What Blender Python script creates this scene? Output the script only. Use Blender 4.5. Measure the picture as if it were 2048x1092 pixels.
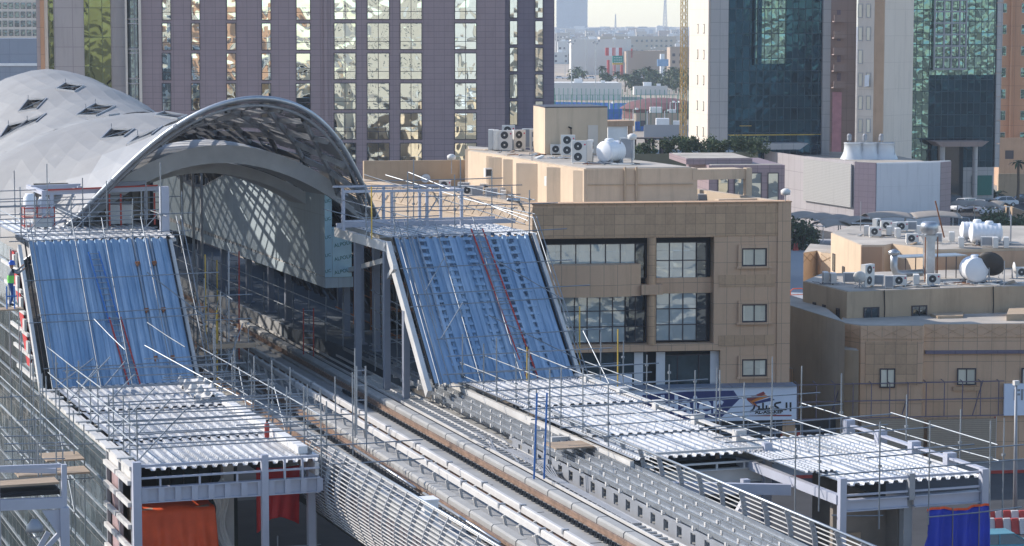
import bpy, bmesh, math, random
from mathutils import Vector, Matrix
R=math.radians
random.seed(7)
for o in list(bpy.data.objects): bpy.data.objects.remove(o)
S=bpy.context.scene; COL=S.collection
# ------------------------------------------------------------ camera
AL=R(19.5); TH=math.atan(501/5000); FP=5000.0; H=27.0
cr=Vector((math.cos(AL),-math.sin(AL),0)); fh=Vector((math.sin(AL),math.cos(AL),0))
cf=fh*math.cos(TH)-Vector((0,0,math.sin(TH))); cu=fh*math.sin(TH)+Vector((0,0,math.cos(TH)))
cam=bpy.data.cameras.new('camera'); co=bpy.data.objects.new('camera',cam); COL.objects.link(co); S.camera=co
m=Matrix((cr,cu,-cf)).transposed().to_4x4(); m.translation=(0,0,H); co.matrix_world=m
cam.sensor_width=36; cam.lens=FP/2048*36; cam.clip_start=.5; cam.clip_end=20000
# ------------------------------------------------------------ sky, sun, exposure
SUN=Vector((-1.28,1.07,1.0)).normalized()
w=bpy.data.worlds.new('World'); S.world=w; w.use_nodes=True; nt=w.node_tree
sk=nt.nodes.new('ShaderNodeTexSky'); sk.sky_type='NISHITA'; sk.sun_disc=False
sk.sun_elevation=math.asin(SUN.z); sk.sun_rotation=math.atan2(SUN.x,SUN.y)
sk.air_density=1.0; sk.dust_density=.7; sk.ozone_density=1.4; sk.altitude=600
bg=nt.nodes['Background']; bg.inputs[1].default_value=.15; nt.links.new(sk.outputs[0],bg.inputs[0])
sl=bpy.data.lights.new('sun','SUN'); sl.energy=3.3; sl.angle=R(.55); sl.color=(1,.93,.85)
so=bpy.data.objects.new('sun',sl); COL.objects.link(so); so.rotation_euler=SUN.to_track_quat('Z','Y').to_euler()
S.view_settings.view_transform='Standard'; S.view_settings.look='None'; S.view_settings.exposure=.80; S.view_settings.gamma=1
# ------------------------------------------------------------ helpers
def ray(px,py): return cf+cr*((px-1024)/FP)+cu*((546-py)/FP)
def P(px,py,x=None,y=None,z=None,d=None):
    v=ray(px,py)
    if z is not None: t=(z-H)/v.z
    elif x is not None: t=x/v.x
    elif y is not None: t=y/v.y
    else: t=d
    return Vector((v.x*t,v.y*t,H+v.z*t))
def PP(px,py,n,c):
    v=ray(px,py); n=Vector(n); t=(c-n.z*H)/n.dot(v); return Vector((v.x*t,v.y*t,H+v.z*t))
WM={}
def wm(o): return WM.get(o.name,Matrix.Identity(4)) if o else Matrix.Identity(4)
def tag(o,label=None,cat=None,group=None,kind=None):
    if label: o['label']=label
    if cat: o['category']=cat
    if group: o['group']=group
    if kind: o['kind']=kind
    return o
def thing(name,label,cat,loc=(0,0,0),rz=0,group=None):
    o=bpy.data.objects.new(name,None); COL.objects.link(o); o.empty_display_size=.3
    o.location=loc; o.rotation_euler=(0,0,rz); tag(o,label,cat,group)
    WM[o.name]=Matrix.Translation(Vector(loc))@Matrix.Rotation(rz,4,'Z'); return o
def copy_thing(root,loc,rz,label,group=None,scale=1):
    r=root.copy(); COL.objects.link(r); r.location=loc; r.rotation_euler=(0,0,rz); r.scale=(scale,)*3
    r['label']=label
    if group: r['group']=group
    for ch in list(root.children):
        c=ch.copy(); COL.objects.link(c); c.parent=r
        for g in list(ch.children):
            d=g.copy(); COL.objects.link(d); d.parent=c
    return r
class MB:
    def __init__(s): s.v=[]; s.f=[]
    def add(s,vs,fs):
        n=len(s.v); s.v+= [tuple(q) for q in vs]; s.f+= [tuple(i+n for i in f) for f in fs]; return s
    def box(s,x0,x1,y0,y1,z0,z1):
        return s.add([(x,y,z) for z in (z0,z1) for y in (y0,y1) for x in (x0,x1)],[(0,2,3,1),(4,5,7,6),(0,1,5,4),(2,6,7,3),(0,4,6,2),(1,3,7,5)])
    def bar(s,p,q,w=.1,h=.1,up=(0,0,1)):
        p=Vector(p);q=Vector(q);t=(q-p).normalized();a=t.cross(Vector(up))
        if a.length<1e-3: a=t.cross(Vector((0,1,0)))
        a.normalize(); b=a.cross(t); a=a*w/2; b=b*h/2
        return s.add([p-a-b,p+a-b,p+a+b,p-a+b,q-a-b,q+a-b,q+a+b,q-a+b],[(0,1,2,3),(4,7,6,5),(0,4,5,1),(1,5,6,2),(2,6,7,3),(3,7,4,0)])
    def tube(s,pts,r=.024,n=6,caps=True):
        pts=[Vector(p) for p in pts]; rs=r if isinstance(r,(list,tuple)) else [r]*len(pts)
        base=len(s.v); prev=None
        for i,p in enumerate(pts):
            t=(pts[min(i+1,len(pts)-1)]-pts[max(i-1,0)]).normalized()
            a=t.cross(Vector((0,0,1))) if prev is None else prev-t*prev.dot(t)
            if a.length<1e-3: a=t.cross(Vector((0,1,0)))
            a.normalize(); prev=a; b=t.cross(a)
            for k in range(n):
                an=2*math.pi*k/n; s.v.append(tuple(p+(a*math.cos(an)+b*math.sin(an))*rs[i]))
        for i in range(len(pts)-1):
            for k in range(n):
                k2=(k+1)%n; s.f.append((base+i*n+k,base+i*n+k2,base+(i+1)*n+k2,base+(i+1)*n+k))
        if caps:
            s.f.append(tuple(base+k for k in range(n))[::-1]); s.f.append(tuple(base+(len(pts)-1)*n+k for k in range(n)))
        return s
    def lathe(s,prof,c=(0,0,0),n=20,axis='z'):
        base=len(s.v)
        for (r,h) in prof:
            for k in range(n):
                a=2*math.pi*k/n; x,y=r*math.cos(a),r*math.sin(a)
                q={'z':(x,y,h),'y':(x,h,y),'x':(h,x,y)}[axis]; s.v.append((q[0]+c[0],q[1]+c[1],q[2]+c[2]))
        for i in range(len(prof)-1):
            for k in range(n): k2=(k+1)%n; s.f.append((base+i*n+k,base+i*n+k2,base+(i+1)*n+k2,base+(i+1)*n+k))
        return s
    def prism(s,pts,lo,hi,axis='z'):
        n=len(pts)
        f=(lambda p,h:(p[0],p[1],h)) if axis=='z' else ((lambda p,h:(p[0],h,p[1])) if axis=='y' else (lambda p,h:(h,p[0],p[1])))
        return s.add([f(p,lo) for p in pts]+[f(p,hi) for p in pts],[tuple(range(n))[::-1],tuple(range(n,2*n))]+[(i,(i+1)%n,n+(i+1)%n,n+i) for i in range(n)])
    def quad(s,a,b,c,d): return s.add([a,b,c,d],[(0,1,2,3)])
    def build(s,name,mt,parent=None,smooth=False,local=False,label=None):
        me=bpy.data.meshes.new(name)
        M=wm(parent).inverted() if (parent and not local) else Matrix.Identity(4)
        me.from_pydata([M@Vector(v) for v in s.v],[],s.f); me.materials.append(mt)
        bm=bmesh.new(); bm.from_mesh(me); bmesh.ops.recalc_face_normals(bm,faces=bm.faces); bm.to_mesh(me); bm.free()
        if smooth: me.polygons.foreach_set('use_smooth',[True]*len(me.polygons))
        o=bpy.data.objects.new(name,me); COL.objects.link(o)
        if parent: o.parent=parent; WM[o.name]=wm(parent)
        if label: o['label']=label
        return o
def many(name,mt,parent,mbs,local=False):
    return [m.build(name,mt,parent,local=local) for m in mbs]
# ------------------------------------------------------------ materials
class NT:
    def __init__(s,name):
        s.m=bpy.data.materials.new(name); s.m.use_nodes=True; s.t=s.m.node_tree; s.b=s.t.nodes['Principled BSDF']; s.out=s.t.nodes['Material Output']
        s.tc=s.n('ShaderNodeTexCoord')
    def n(s,ty,**k):
        q=s.t.nodes.new(ty)
        for a,b in k.items(): setattr(q,a,b)
        return q
    def l(s,a,b): s.t.links.new(a,b)
    def math(s,op,a,b=None,c=None):
        q=s.n('ShaderNodeMath',operation=op)
        for i,x in enumerate((a,b,c)):
            if x is None: continue
            if isinstance(x,(int,float)): q.inputs[i].default_value=x
            else: s.l(x,q.inputs[i])
        return q.outputs[0]
    def mix(s,f,a,b):
        q=s.n('ShaderNodeMix',data_type='RGBA')
        for sock,x in ((q.inputs['Factor'],f),(q.inputs['A'],a),(q.inputs['B'],b)):
            if isinstance(x,(int,float)): sock.default_value=x
            elif isinstance(x,tuple): sock.default_value=(*x[:3],1)
            else: s.l(x,sock)
        return q.outputs['Result']
    def noise(s,scale,detail=4,vec=None,rough=.55,dist=0):
        q=s.n('ShaderNodeTexNoise'); q.inputs['Scale'].default_value=scale; q.inputs['Detail'].default_value=detail; q.inputs['Roughness'].default_value=rough; q.inputs['Distortion'].default_value=dist
        s.l(vec or s.tc.outputs['Object'],q.inputs['Vector']); return q.outputs['Fac']
    def ramp(s,f,lo,hi):
        q=s.n('ShaderNodeMapRange'); s.l(f,q.inputs[0]); q.inputs[1].default_value=lo; q.inputs[2].default_value=hi; return q.outputs[0]
    def bump(s,h,strength=.3,dist=.02):
        q=s.n('ShaderNodeBump'); q.inputs['Strength'].default_value=strength; q.inputs['Distance'].default_value=dist; s.l(h,q.inputs['Height']); s.l(q.outputs[0],s.b.inputs['Normal'])
    def uv(s):   # facade coordinates: along the wall, up
        sp=s.n('ShaderNodeSeparateXYZ'); s.l(s.tc.outputs['Object'],sp.inputs[0])
        sn=s.n('ShaderNodeSeparateXYZ'); s.l(s.tc.outputs['Normal'],sn.inputs[0])
        f=s.math('GREATER_THAN',s.math('ABSOLUTE',sn.outputs[0]),.7)
        u=s.math('ADD',s.math('MULTIPLY',sp.outputs[1],f),s.math('MULTIPLY',sp.outputs[0],s.math('SUBTRACT',1,f)))
        c=s.n('ShaderNodeCombineXYZ'); s.l(u,c.inputs[0]); s.l(sp.outputs[2],c.inputs[1]); return c.outputs[0]
def vary(c,f): return tuple(min(1,x*f) for x in c)
def plain(name,col,rough=.6,metal=0,var=.12,scale=1.2,dirt=0,spec=.4,bump=0,stretch=None):
    t=NT(name); v=None
    if stretch:
        mp=t.n('ShaderNodeMapping'); mp.inputs['Scale'].default_value=stretch; t.l(t.tc.outputs['Object'],mp.inputs[0]); v=mp.outputs[0]
    n=t.noise(scale,5,v); c=t.mix(t.ramp(n,.3,.7),vary(col,1-var),vary(col,1+var))
    if dirt:
        n2=t.noise(scale*.23,6,v,.7); c=t.mix(t.ramp(n2,.5,.8),c,vary(col,1-dirt))
    t.l(c,t.b.inputs['Base Color']); t.b.inputs['Roughness'].default_value=rough; t.b.inputs['Metallic'].default_value=metal; t.b.inputs['Specular IOR Level'].default_value=spec
    if bump: t.bump(t.noise(scale*8,3),bump,.02)
    return t.m
def streak(t,c,col,a):
    mp=t.n('ShaderNodeMapping'); mp.inputs['Scale'].default_value=(1.1,1.1,.09); t.l(t.tc.outputs['Object'],mp.inputs[0])
    return t.mix(t.math('MULTIPLY',t.ramp(t.noise(1.6,6,mp.outputs[0],.7),.52,.72),a),c,vary(col,.5))
def walled(name,col,var,scale,dirt):
    t=NT(name); n=t.noise(scale,5); c=t.mix(t.ramp(n,.3,.7),vary(col,1-var),vary(col,1+var)); n2=t.noise(scale*.3,6,None,.7)
    c=t.mix(t.ramp(n2,.5,.8),c,vary(col,1-dirt)); c=streak(t,c,col,.38); t.l(c,t.b.inputs['Base Color']); t.b.inputs['Roughness'].default_value=.9; t.bump(t.noise(7,4),.12,.02); return t.m
def tiled(name,col,col2,mortar,w,h,off=0,rough=.55,ms=.012,var=.1,bump=.2):
    t=NT(name); b=t.n('ShaderNodeTexBrick'); b.offset=off; b.squash=1
    t.l(t.uv(),b.inputs['Vector']); b.inputs['Scale'].default_value=1
    b.inputs['Color1'].default_value=(*col,1); b.inputs['Color2'].default_value=(*col2,1); b.inputs['Mortar'].default_value=(*mortar,1)
    b.inputs['Mortar Size'].default_value=ms; b.inputs['Brick Width'].default_value=w; b.inputs['Row Height'].default_value=h; b.inputs['Mortar Smooth'].default_value=.1
    n=t.ramp(t.noise(.35,5),.3,.7); c=t.mix(t.math('MULTIPLY',n,var*2),b.outputs['Color'],vary(col,.72))
    n2=t.ramp(t.noise(6,3),.35,.7); c=t.mix(t.math('MULTIPLY',n2,var),c,vary(col,1.3)); c=streak(t,c,col,.3)
    t.l(c,t.b.inputs['Base Color']); t.b.inputs['Roughness'].default_value=rough
    if bump: t.bump(t.math('SUBTRACT',1,b.outputs['Fac']),bump,.02)
    return t.m
def wobble(name,tint,pane=(1.4,1.4),amp=1.0,scale=.9,dark=.0,rough=.03,frame=None,metal=1.0,ms=.03,amp2=.0):
    """mirror glass whose sheets are slightly bent, with frame lines between panes"""
    t=NT(name); uv=t.uv()
    b=t.n('ShaderNodeTexBrick'); b.offset=0; t.l(uv,b.inputs['Vector']); b.inputs['Scale'].default_value=1
    b.inputs['Color1'].default_value=(0,0,0,1); b.inputs['Color2'].default_value=(1,1,1,1); b.inputs['Mortar'].default_value=(.5,.5,.5,1)
    b.inputs['Brick Width'].default_value=pane[0]; b.inputs['Row Height'].default_value=pane[1]; b.inputs['Mortar Size'].default_value=ms; b.inputs['Mortar Smooth'].default_value=0
    # every sheet bends its own way
    ofs=t.n('ShaderNodeVectorMath',operation='MULTIPLY_ADD'); t.l(b.outputs['Color'],ofs.inputs[0]); ofs.inputs[1].default_value=(9,5,0); t.l(uv,ofs.inputs[2])
    n=t.noise(scale,1.5,ofs.outputs[0],.5,.4)
    bp=t.n('ShaderNodeBump'); bp.inputs['Strength'].default_value=1; bp.inputs['Distance'].default_value=.09*amp; t.l(n,bp.inputs['Height']); t.l(bp.outputs[0],t.b.inputs['Normal'])
    v=t.math('MULTIPLY_ADD',b.outputs['Color'],-dark,1.0)
    c=t.n('ShaderNodeMix',data_type='RGBA',blend_type='MULTIPLY'); c.inputs['Factor'].default_value=1; c.inputs['A'].default_value=(*tint,1); t.l(v,c.inputs['B'])
    cc=c.outputs['Result']
    if frame: cc=t.mix(b.outputs['Fac'],cc,frame); t.l(t.math('MULTIPLY',t.math('SUBTRACT',1,b.outputs['Fac']),metal),t.b.inputs['Metallic'])
    else: t.b.inputs['Metallic'].default_value=metal
    t.l(cc,t.b.inputs['Base Color'])
    t.l(t.math('MULTIPLY_ADD',b.outputs['Fac'],.5 if frame else 0,rough),t.b.inputs['Roughness'])
    return t.m
M={}
M['galv']=plain('galvanised_steel',(.42,.44,.46),.38,.75,.12,2.5,.25)
M['tube']=plain('scaffold_tube',(.27,.29,.31),.48,.6,.2,1.7,.3)
M['tubeY']=plain('yellow_tube',(.55,.36,.06),.5,.1,.15)
M['rust']=plain('rusty_steel',(.28,.12,.06),.75,.1,.3,3,.4)
M['rail']=plain('rail_steel',(.27,.18,.13),.65,.2,.3,3,.35)
M['clip']=plain('dark_clip',(.035,.04,.045),.6,.2)
M['white']=plain('white_paint',(.74,.73,.72),.5,0,.06,.8,.12)
M['steel']=plain('lilac_primer_steel',(.42,.43,.49),.5,0,.07,.9,.12)
M['cream']=plain('pale_primer_steel',(.58,.56,.53),.55,0,.1,1,.2)
M['conc']=plain('pale_concrete',(.33,.33,.325),.85,0,.12,.9,.22,bump=.15)
M['concrail']=plain('plinth_concrete',(.35,.345,.33),.85,0,.1,1.3,.2,bump=.1)
M['concd']=plain('stained_concrete',(.22,.19,.16),.9,0,.25,.6,.5,bump=.2)
M['grey']=plain('grey_metal',(.30,.31,.33),.5,.2)
M['dark']=plain('dark_void',(.03,.032,.035),.8)
M['black']=plain('black_gap',(.012,.012,.014),.7)
M['asphalt']=plain('asphalt',(.052,.052,.055),.85,0,.18,.5,.3,bump=.2)
M['sand']=plain('sandy_ground',(.36,.30,.235),.95,0,.15,.03,.25)
M['pave']=plain('pavement',(.27,.25,.23),.9,0,.12,.4,.2)
M['red']=plain('red_paint',(.42,.05,.035),.5)
M['blue']=plain('blue_paint',(.05,.16,.42),.5)
M['wood']=plain('scaffold_board',(.36,.27,.19),.85,0,.2,2,.3,stretch=(1,6,6))
M['cloth']=plain('pale_sheeting',(.55,.53,.50),.8,0,.12,2,.15)
M['orange']=plain('orange_tarpaulin',(.80,.11,.03),.6,0,.12,1.5,.25)
M['redtarp']=plain('red_tarpaulin',(.50,.03,.03),.6,0,.12,1.5,.2)
M['bluetarp']=plain('blue_tarpaulin',(.02,.045,.40),.55,0,.12,1.5,.25)
M['leaf']=plain('leaves',(.055,.085,.035),.7,0,.5,.9,.3)
M['leaf2']=plain('dry_leaves',(.11,.10,.04),.7,0,.4,1.2,.3)
M['bark']=plain('bark',(.13,.09,.06),.9,0,.2,3)
M['plastic']=plain('white_tank_plastic',(.78,.78,.79),.35,0,.03,.6,.06)
M['ac']=plain('air_conditioner_white',(.66,.64,.60),.5,0,.06,1.3,.15)
M['acd']=plain('fan_grille',(.05,.055,.06),.5,.2)
M['badge']=plain('red_badge',(.55,.02,.08),.5)
M['tyre']=plain('tyre',(.02,.02,.02),.8)
M['glassdark']=plain('dark_glass',(.02,.03,.035),.06,0,.1,spec=.9)
def corrugated_deck(name,metal,tone):
    t=NT(name); sp=t.n('ShaderNodeSeparateXYZ'); t.l(t.tc.outputs['Object'],sp.inputs[0])
    # shade of pressed embossments painted as short dark dashes, in some pans only
    a=t.math('FRACT',t.math('MULTIPLY',sp.outputs[1],4.2)); b=t.math('FRACT',t.math('MULTIPLY',sp.outputs[0],9.0))
    d=t.math('MULTIPLY',t.math('LESS_THAN',a,.42),t.math('LESS_THAN',b,.36))
    n=t.ramp(t.noise(.45,3),.40,.50); d=t.math('MULTIPLY',d,n)
    c=t.mix(t.ramp(t.noise(1.6,5),.3,.7),vary(tone,.85),vary(tone,1.12))
    c=t.mix(t.math('MULTIPLY',d,.8),c,vary(tone,.22))
    c=t.mix(t.math('MULTIPLY',t.ramp(t.noise(.55,6,None,.75),.48,.66),.55),c,(.22,.21,.20))
    c=t.mix(t.math('MULTIPLY',t.ramp(t.noise(5,4,None,.7),.55,.7),.35),c,(.2,.19,.18))
    t.l(c,t.b.inputs['Base Color']); t.b.inputs['Metallic'].default_value=metal; t.b.inputs['Roughness'].default_value=.42
    return t.m
M['deck']=corrugated_deck('galvanised_decking',.25,(.52,.53,.55))
def slope_mat():
    t=NT('slope_sheeting'); mp=t.n('ShaderNodeMapping'); mp.inputs['Scale'].default_value=(7,.25,.25); t.l(t.tc.outputs['Object'],mp.inputs[0])
    n=t.ramp(t.noise(1.0,6,mp.outputs[0],.7),.3,.7); n2=t.ramp(t.noise(.5,5),.35,.7)
    c=t.mix(n,(.20,.32,.44),(.55,.66,.76)); c=t.mix(t.math('MULTIPLY',n2,.35),c,(.13,.29,.49))  # sky-blue shade on galvanised sheet mixed into the base colour
    t.l(c,t.b.inputs['Base Color']); t.b.inputs['Metallic'].default_value=.55; t.b.inputs['Roughness'].default_value=.4; return t.m
M['slope']=slope_mat()
# ============================================================ SETTING: ground and roads
def sheet(name,mt,pts,z,kind='structure',thick=None):
    o=MB().add([(x,y,z) for x,y in pts],[tuple(range(len(pts)))]).build(name,mt); tag(o,kind=kind); return o
sheet('ground',M['sand'],[(-9000,-3000),(9000,-3000),(9000,14000),(-9000,14000)],0)
sheet('site_ground',plain('site_ground',(.15,.15,.15),.9,0,.2,.2,.3),[(-60,10),(31,10),(60,60),(60,170),(-60,170)],.003)
sheet('road',M['asphalt'],[(-40,40),(140,60),(140,137),(-40,137)],.004)
# ============================================================ STATION CANOPY
def itp(t,x):
    if x<=t[0][0]: return t[0][1]
    for (a,b),(c,d) in zip(t,t[1:]):
        if x<=c:
            f=(x-a)/(c-a); f=f*f*(3-2*f); return b+(d-b)*f
    return t[-1][1]
ZC=[(104,23.8),(110,22.95),(117,22.1),(125,22.5),(133,22.1),(141,22.6),(150,23.5),(160,24.05),(170,23.2),(182,20),(192,15)]
KR=[(104,.1),(125,.1),(150,.086),(165,.09),(190,.12)]
KL=[(104,.1),(109,.095),(117,.045),(126,.033),(134,.045),(143,.07),(160,.088),(190,.12)]
CX=25.45
def zs(x,y):
    w_=x-CX; return itp(ZC,y)-itp(KR if w_>0 else KL,y)*w_*w_
def edge_pt(wv):   # front rim: plane y+z=128.2
    y=104.4
    for _ in range(30): y=128.2-zs(CX+wv,y)
    return Vector((CX+wv,y,zs(CX+wv,y)))
M['screen0']=plain('dark_green_wall',(.03,.045,.05),.6)
canopy=thing('station_canopy','large pale wavy station roof of diamond panels with an open arched mouth','station roof',(CX,110,0))
cw,cl=.82,1.65
nodes={}
def node(i,j):
    if (i,j) not in nodes:
        x=CX+i*cw; y=101+j*cl
        z=zs(x,y)
        if y>112: z+=random.uniform(-.03,.03)
        nodes[(i,j)]=Vector((x,y,z))
    return nodes[(i,j)]
skypix=[(113,176),(51,221),(69,240),(23,256),(209,217),(178,240),(160,233),(297,237),(223,269),(252,289)]
def hit(px,py):
    v=ray(px,py); t=100.0
    while t<260:
        p=Vector((0,0,H))+v*t
        if p.z<zs(p.x,p.y): return p
        t+=.1
    return None
def hidden(p):
    v=(p-Vector((0,0,H))); L=v.length; v/=L; t=95.0
    while t<L-2.0:
        q=Vector((0,0,H))+v*t
        if q.y+q.z>128.2 and q.z<zs(q.x,q.y)-.02: return True
        t+=.35
    return False
skycells={}
for px,py in skypix:
    p=hit(px,py)
    if p is None: continue
    i=round((p.x-CX)/cw); j=round((p.y-101)/cl)
    if (i+j)%2==0: i+=1
    skycells[(i,j)]=p
shell=MB(); lat2=MB(); vis=MB(); opn=MB(); lat=MB(); done=set(); cells=[]
YMAX=188
for i in range(-32,17):
    for j in range(0,int((YMAX-101)/cl)):
        if (i+j)%2==0: continue
        a,b,c,d=node(i,j-1),node(i+1,j),node(i,j+1),node(i-1,j)
        if min(q.z for q in (a,b,c,d))<1: continue
        cells.append((i,j)); 
        for p,q in ((a,b),(b,c),(c,d),(d,a)):
            k=(tuple(p),tuple(q)) if tuple(p)<tuple(q) else (tuple(q),tuple(p))
            if k in done or p.y>150: continue
            done.add(k); o=Vector((0,0,.27)); (lat if max(p.y,q.y)<114 else lat2).bar(p-o,q-o,.12,.24)
        if j*cl+101>=113.5 and i>=-9 and j*cl+101<158:
            o=Vector((0,0,.2)); lat2.bar((a+b)/2-o,(c+d)/2-o,.06,.14); (lat2.bar((b+c)/2-o,(d+a)/2-o,.05,.12) if (i*7+j*3)%5<3 else None)  # extra thin bars added to split the sun pattern on the wall
        if (i,j) in skycells: continue
        tgt=vis if j*cl+101<113.5 else (opn if i>=-8 and j*cl+101<158 and hidden((a+b+c+d)/4) else shell)
        n=len(tgt.v); e=(a+b+c+d)/4+Vector((0,0,.03)); tgt.v+=[tuple(a),tuple(b),tuple(c),tuple(d),tuple(e)]; tgt.f+=[(n,n+1,n+4),(n+1,n+2,n+4),(n+2,n+3,n+4),(n+3,n,n+4)]
def clip(o,off=0):
    bm=bmesh.new(); bm.from_mesh(o.data); W=wm(o.parent)
    co_=W.inverted()@Vector((CX,104.2+off,24)); 
    bmesh.ops.bisect_plane(bm,geom=bm.verts[:]+bm.edges[:]+bm.faces[:],plane_co=co_,plane_no=(0,1,1),clear_inner=True)
    bm.to_mesh(o.data); bm.free()
def panel_mat(name,stripe,alpha,col):
    t=NT(name); n=t.noise(.5,3); c=t.mix(t.ramp(n,.3,.7),vary(col,.93),vary(col,1.06))
    fine=t.noise(14,2); c=t.mix(t.math('MULTIPLY',t.ramp(fine,.4,.6),.12),c,vary(col,.6))
    t.l(c,t.b.inputs['Base Color']); t.b.inputs['Roughness'].default_value=.6
    tr=t.n('ShaderNodeBsdfTransparent'); mx=t.n('ShaderNodeMixShader'); t.l(t.b.outputs[0],mx.inputs[1]); t.l(tr.outputs[0],mx.inputs[2]); t.l(mx.outputs[0],t.out.inputs[0])
    if stripe:
        sp=t.n('ShaderNodeSeparateXYZ'); t.l(t.tc.outputs['Object'],sp.inputs[0])
        s1=t.math('LESS_THAN',t.math('FRACT',t.math('MULTIPLY',t.math('ADD',sp.outputs[0],t.math('MULTIPLY',sp.outputs[1],.25)),7)),.42)
        s2=t.math('MULTIPLY',t.math('GREATER_THAN',t.noise(.9,2),.46),t.math('GREATER_THAN',sp.outputs[0],-2.6)); t.l(t.math('MULTIPLY_ADD',t.math('MULTIPLY',s1,s2),.7,alpha),mx.inputs[0])
    else:
        mx.inputs[0].default_value=alpha
    return t.m
M['shell']=panel_mat('perforated_roof_panels',False,.24,(.34,.33,.32)); M['visor']=panel_mat('slotted_roof_panels',True,.04,(.27,.27,.275)); M['openp']=panel_mat('unseen_sun_inlet_panels',False,.88,(.20,.195,.19))
M['latd']=plain('shaded_lattice_steel',(.07,.07,.075),.6)  # rear copy of the lattice steel, darkened to sink into the unlit interior
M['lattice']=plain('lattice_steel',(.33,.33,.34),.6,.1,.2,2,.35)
so_=shell.build('roof_panels',M['shell'],canopy); clip(so_)
oo_=opn.build('unseen_light_panels',M['openp'],canopy)  # unseen roof panels, made see-through to pass sun onto the wall
vo_=vis.build('slotted_mouth_panels',M['visor'],canopy); clip(vo_)
lo_=lat.build('lattice_beams',M['lattice'],canopy); clip(lo_,.1)
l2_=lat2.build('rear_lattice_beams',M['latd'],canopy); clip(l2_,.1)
rim=[edge_pt(w_/4) for w_ in range(-42,41)]
MB().tube(rim,.115,10).build('rim_tube',M['galv'],canopy,True)
rim2=[p+Vector((0,.35,-.32)) for p in rim]
MB().tube(rim2,.07,6).build('inner_rim_tube',M['grey'],canopy,True)
for wv in (-3.35,4.1,-5.7,5.9): 
    p=edge_pt(wv); q=edge_pt(wv+.13); MB().tube([p,q],.135,10).build('rim_clamp',M['grey'],canopy)
for (i,j) in skycells:
    a,b,c,d=node(i,j-1),node(i+1,j),node(i,j+1),node(i-1,j); s=MB(); up=Vector((0,0,.10))
    for p,q in ((a,b),(b,c),(c,d),(d,a)): s.bar(p+up*.4,q+up*.4,.06,.10)
    s.bar(d+up*.7,b+up*.7,.04,.04); s.bar(c+up,c+up*3,.04,.04)
    f=s.build('skylight_frame',M['grey'],canopy)
    MB().quad(a-up*3,b-up*3,c-up*3,d-up*3).build('skylight_opening',M['glassdark'],f)
MB().prism([(14,9)]+[(14+k,max(9,zs(14+k,166)-.6)) for k in range(24)]+[(37,9)],166,166.3,'y').build('added_dark_end',M['dark'],canopy)  # dark sheet added across the far end to keep the interior dim
MB().prism([(21,9),(21,12.2),(16,12.2),(16,9)],106,166,'y').build('left_platform',M['concd'],canopy)
MB().box(31.35,31.45,120,152,15,20.3).build('added_dark_sheet',M['black'],canopy)  # black sheet added to keep the vault above the wall dark
# concrete arch behind the mouth
arch=MB(); K=60; Y0,Y1=112.6,115.2
def az(w_,k1=.062,k2=.07,top=21.4): return top-(k1 if w_>0 else k2)*w_*w_
prof=[]
for k in range(K+1):
    w_=-10.5+21*k/K; prof.append((CX+.2+w_,az(w_)))
n0=len(arch.v)
for x,z in prof:
    dz=.82; arch.v+=[(x,Y0,z),(x,Y0,z-dz),(x,Y1+1.2,z-dz-.1),(x,Y1+1.2,z+.1)]
for k in range(K):
    a=n0+4*k; b=a+4
    arch.f+=[(a,a+1,b+1,b),(a+1,a+2,b+2,b+1),(a+2,a+3,b+3,b+2),(a+3,a,b,b+3)]
M['archc']=plain('grey_cladded_arch',(.54,.54,.54),.75,0,.12,.8,.3,bump=.1)
arch.build('concrete_arch',M['archc'],canopy)
ar2=MB()
for x,z in prof: ar2.v+=[(x,Y1+1.2,z-.95),(x,Y1+1.25,z-1.5),(x,Y1+4.5,z-1.6),(x,Y1+4.5,z-.95)]
for k in range(len(prof)-1):
    a=4*k; b=a+4; ar2.f+=[(a,a+1,b+1,b),(a+1,a+2,b+2,b+1),(a+2,a+3,b+3,b+2),(a+3,a,b,b+3)]
ar2.build('inner_arch',M['archc'],canopy)
hang=MB()
for x,y,z0,z1 in ((25,118,16,21),(26.2,121,15,20.5),(27.5,125,15,20.5),(24.2,123,15,21)): hang.box(x-.06,x+.06,y-.06,y+.06,z0,z1)
for k in range(2): hang.bar((20,120+14*k,20.4),(28.5,120+14*k,20.2),.2,.35)
for k in range(2): hang.bar((21+k*1.8,117,20.0),(21+k*1.8,150,20.0),.14,.3)
hang.build('ceiling_frame',M['lattice'],canopy)

# ============================================================ CLADDING WALL WITH FILMED END
XW=30.7
wall=thing('cladding_wall','long grey panelled wall with a zigzag top edge hanging over the right platform','wall',(XW,113,12))
tops=[(637,376),(560,362),(516,348),(477,341),(462,345),(436,358),(412,371),(398,377),(380,371),(356,356),(345,344),(335,330),(322,352),(306,352)]
bot=15.25
tp=[P(px,py,x=XW) for px,py in tops]
pts=[(p.y,p.z) for p in tp]; pts[0]=(113.0,pts[0][1]); yb=pts[-1][0]
poly=pts+[(yb,bot+.1),(113.0,bot-.12)]
M['alu']=tiled('matt_grey_panels',(.46,.54,.58),(.49,.57,.61),(.25,.3,.33),.62,6,0,.42,.008,.06,.05)
MB().prism([(y,z) for y,z in poly],XW,XW+.18,'x').build('panel_face',M['alu'],wall)
cap=MB()
for (a,b) in zip(pts,pts[1:]):
    L=int(max(1,math.hypot(b[0]-a[0],b[1]-a[1])/.42))
    for k in range(L):
        f=(k+.5)/L; y=a[0]+(b[0]-a[0])*f; z=a[1]+(b[1]-a[1])*f; cap.box(XW-.06,XW+.5,y-.07,y+.07,z-.02,z+.06)
cap.build('top_clips',M['cream'],wall)
fr=MB()
for k in range(14): y=113.4+k*2.6; fr.box(XW+.2,XW+.35,y,y+.1,bot,18.2)
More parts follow.
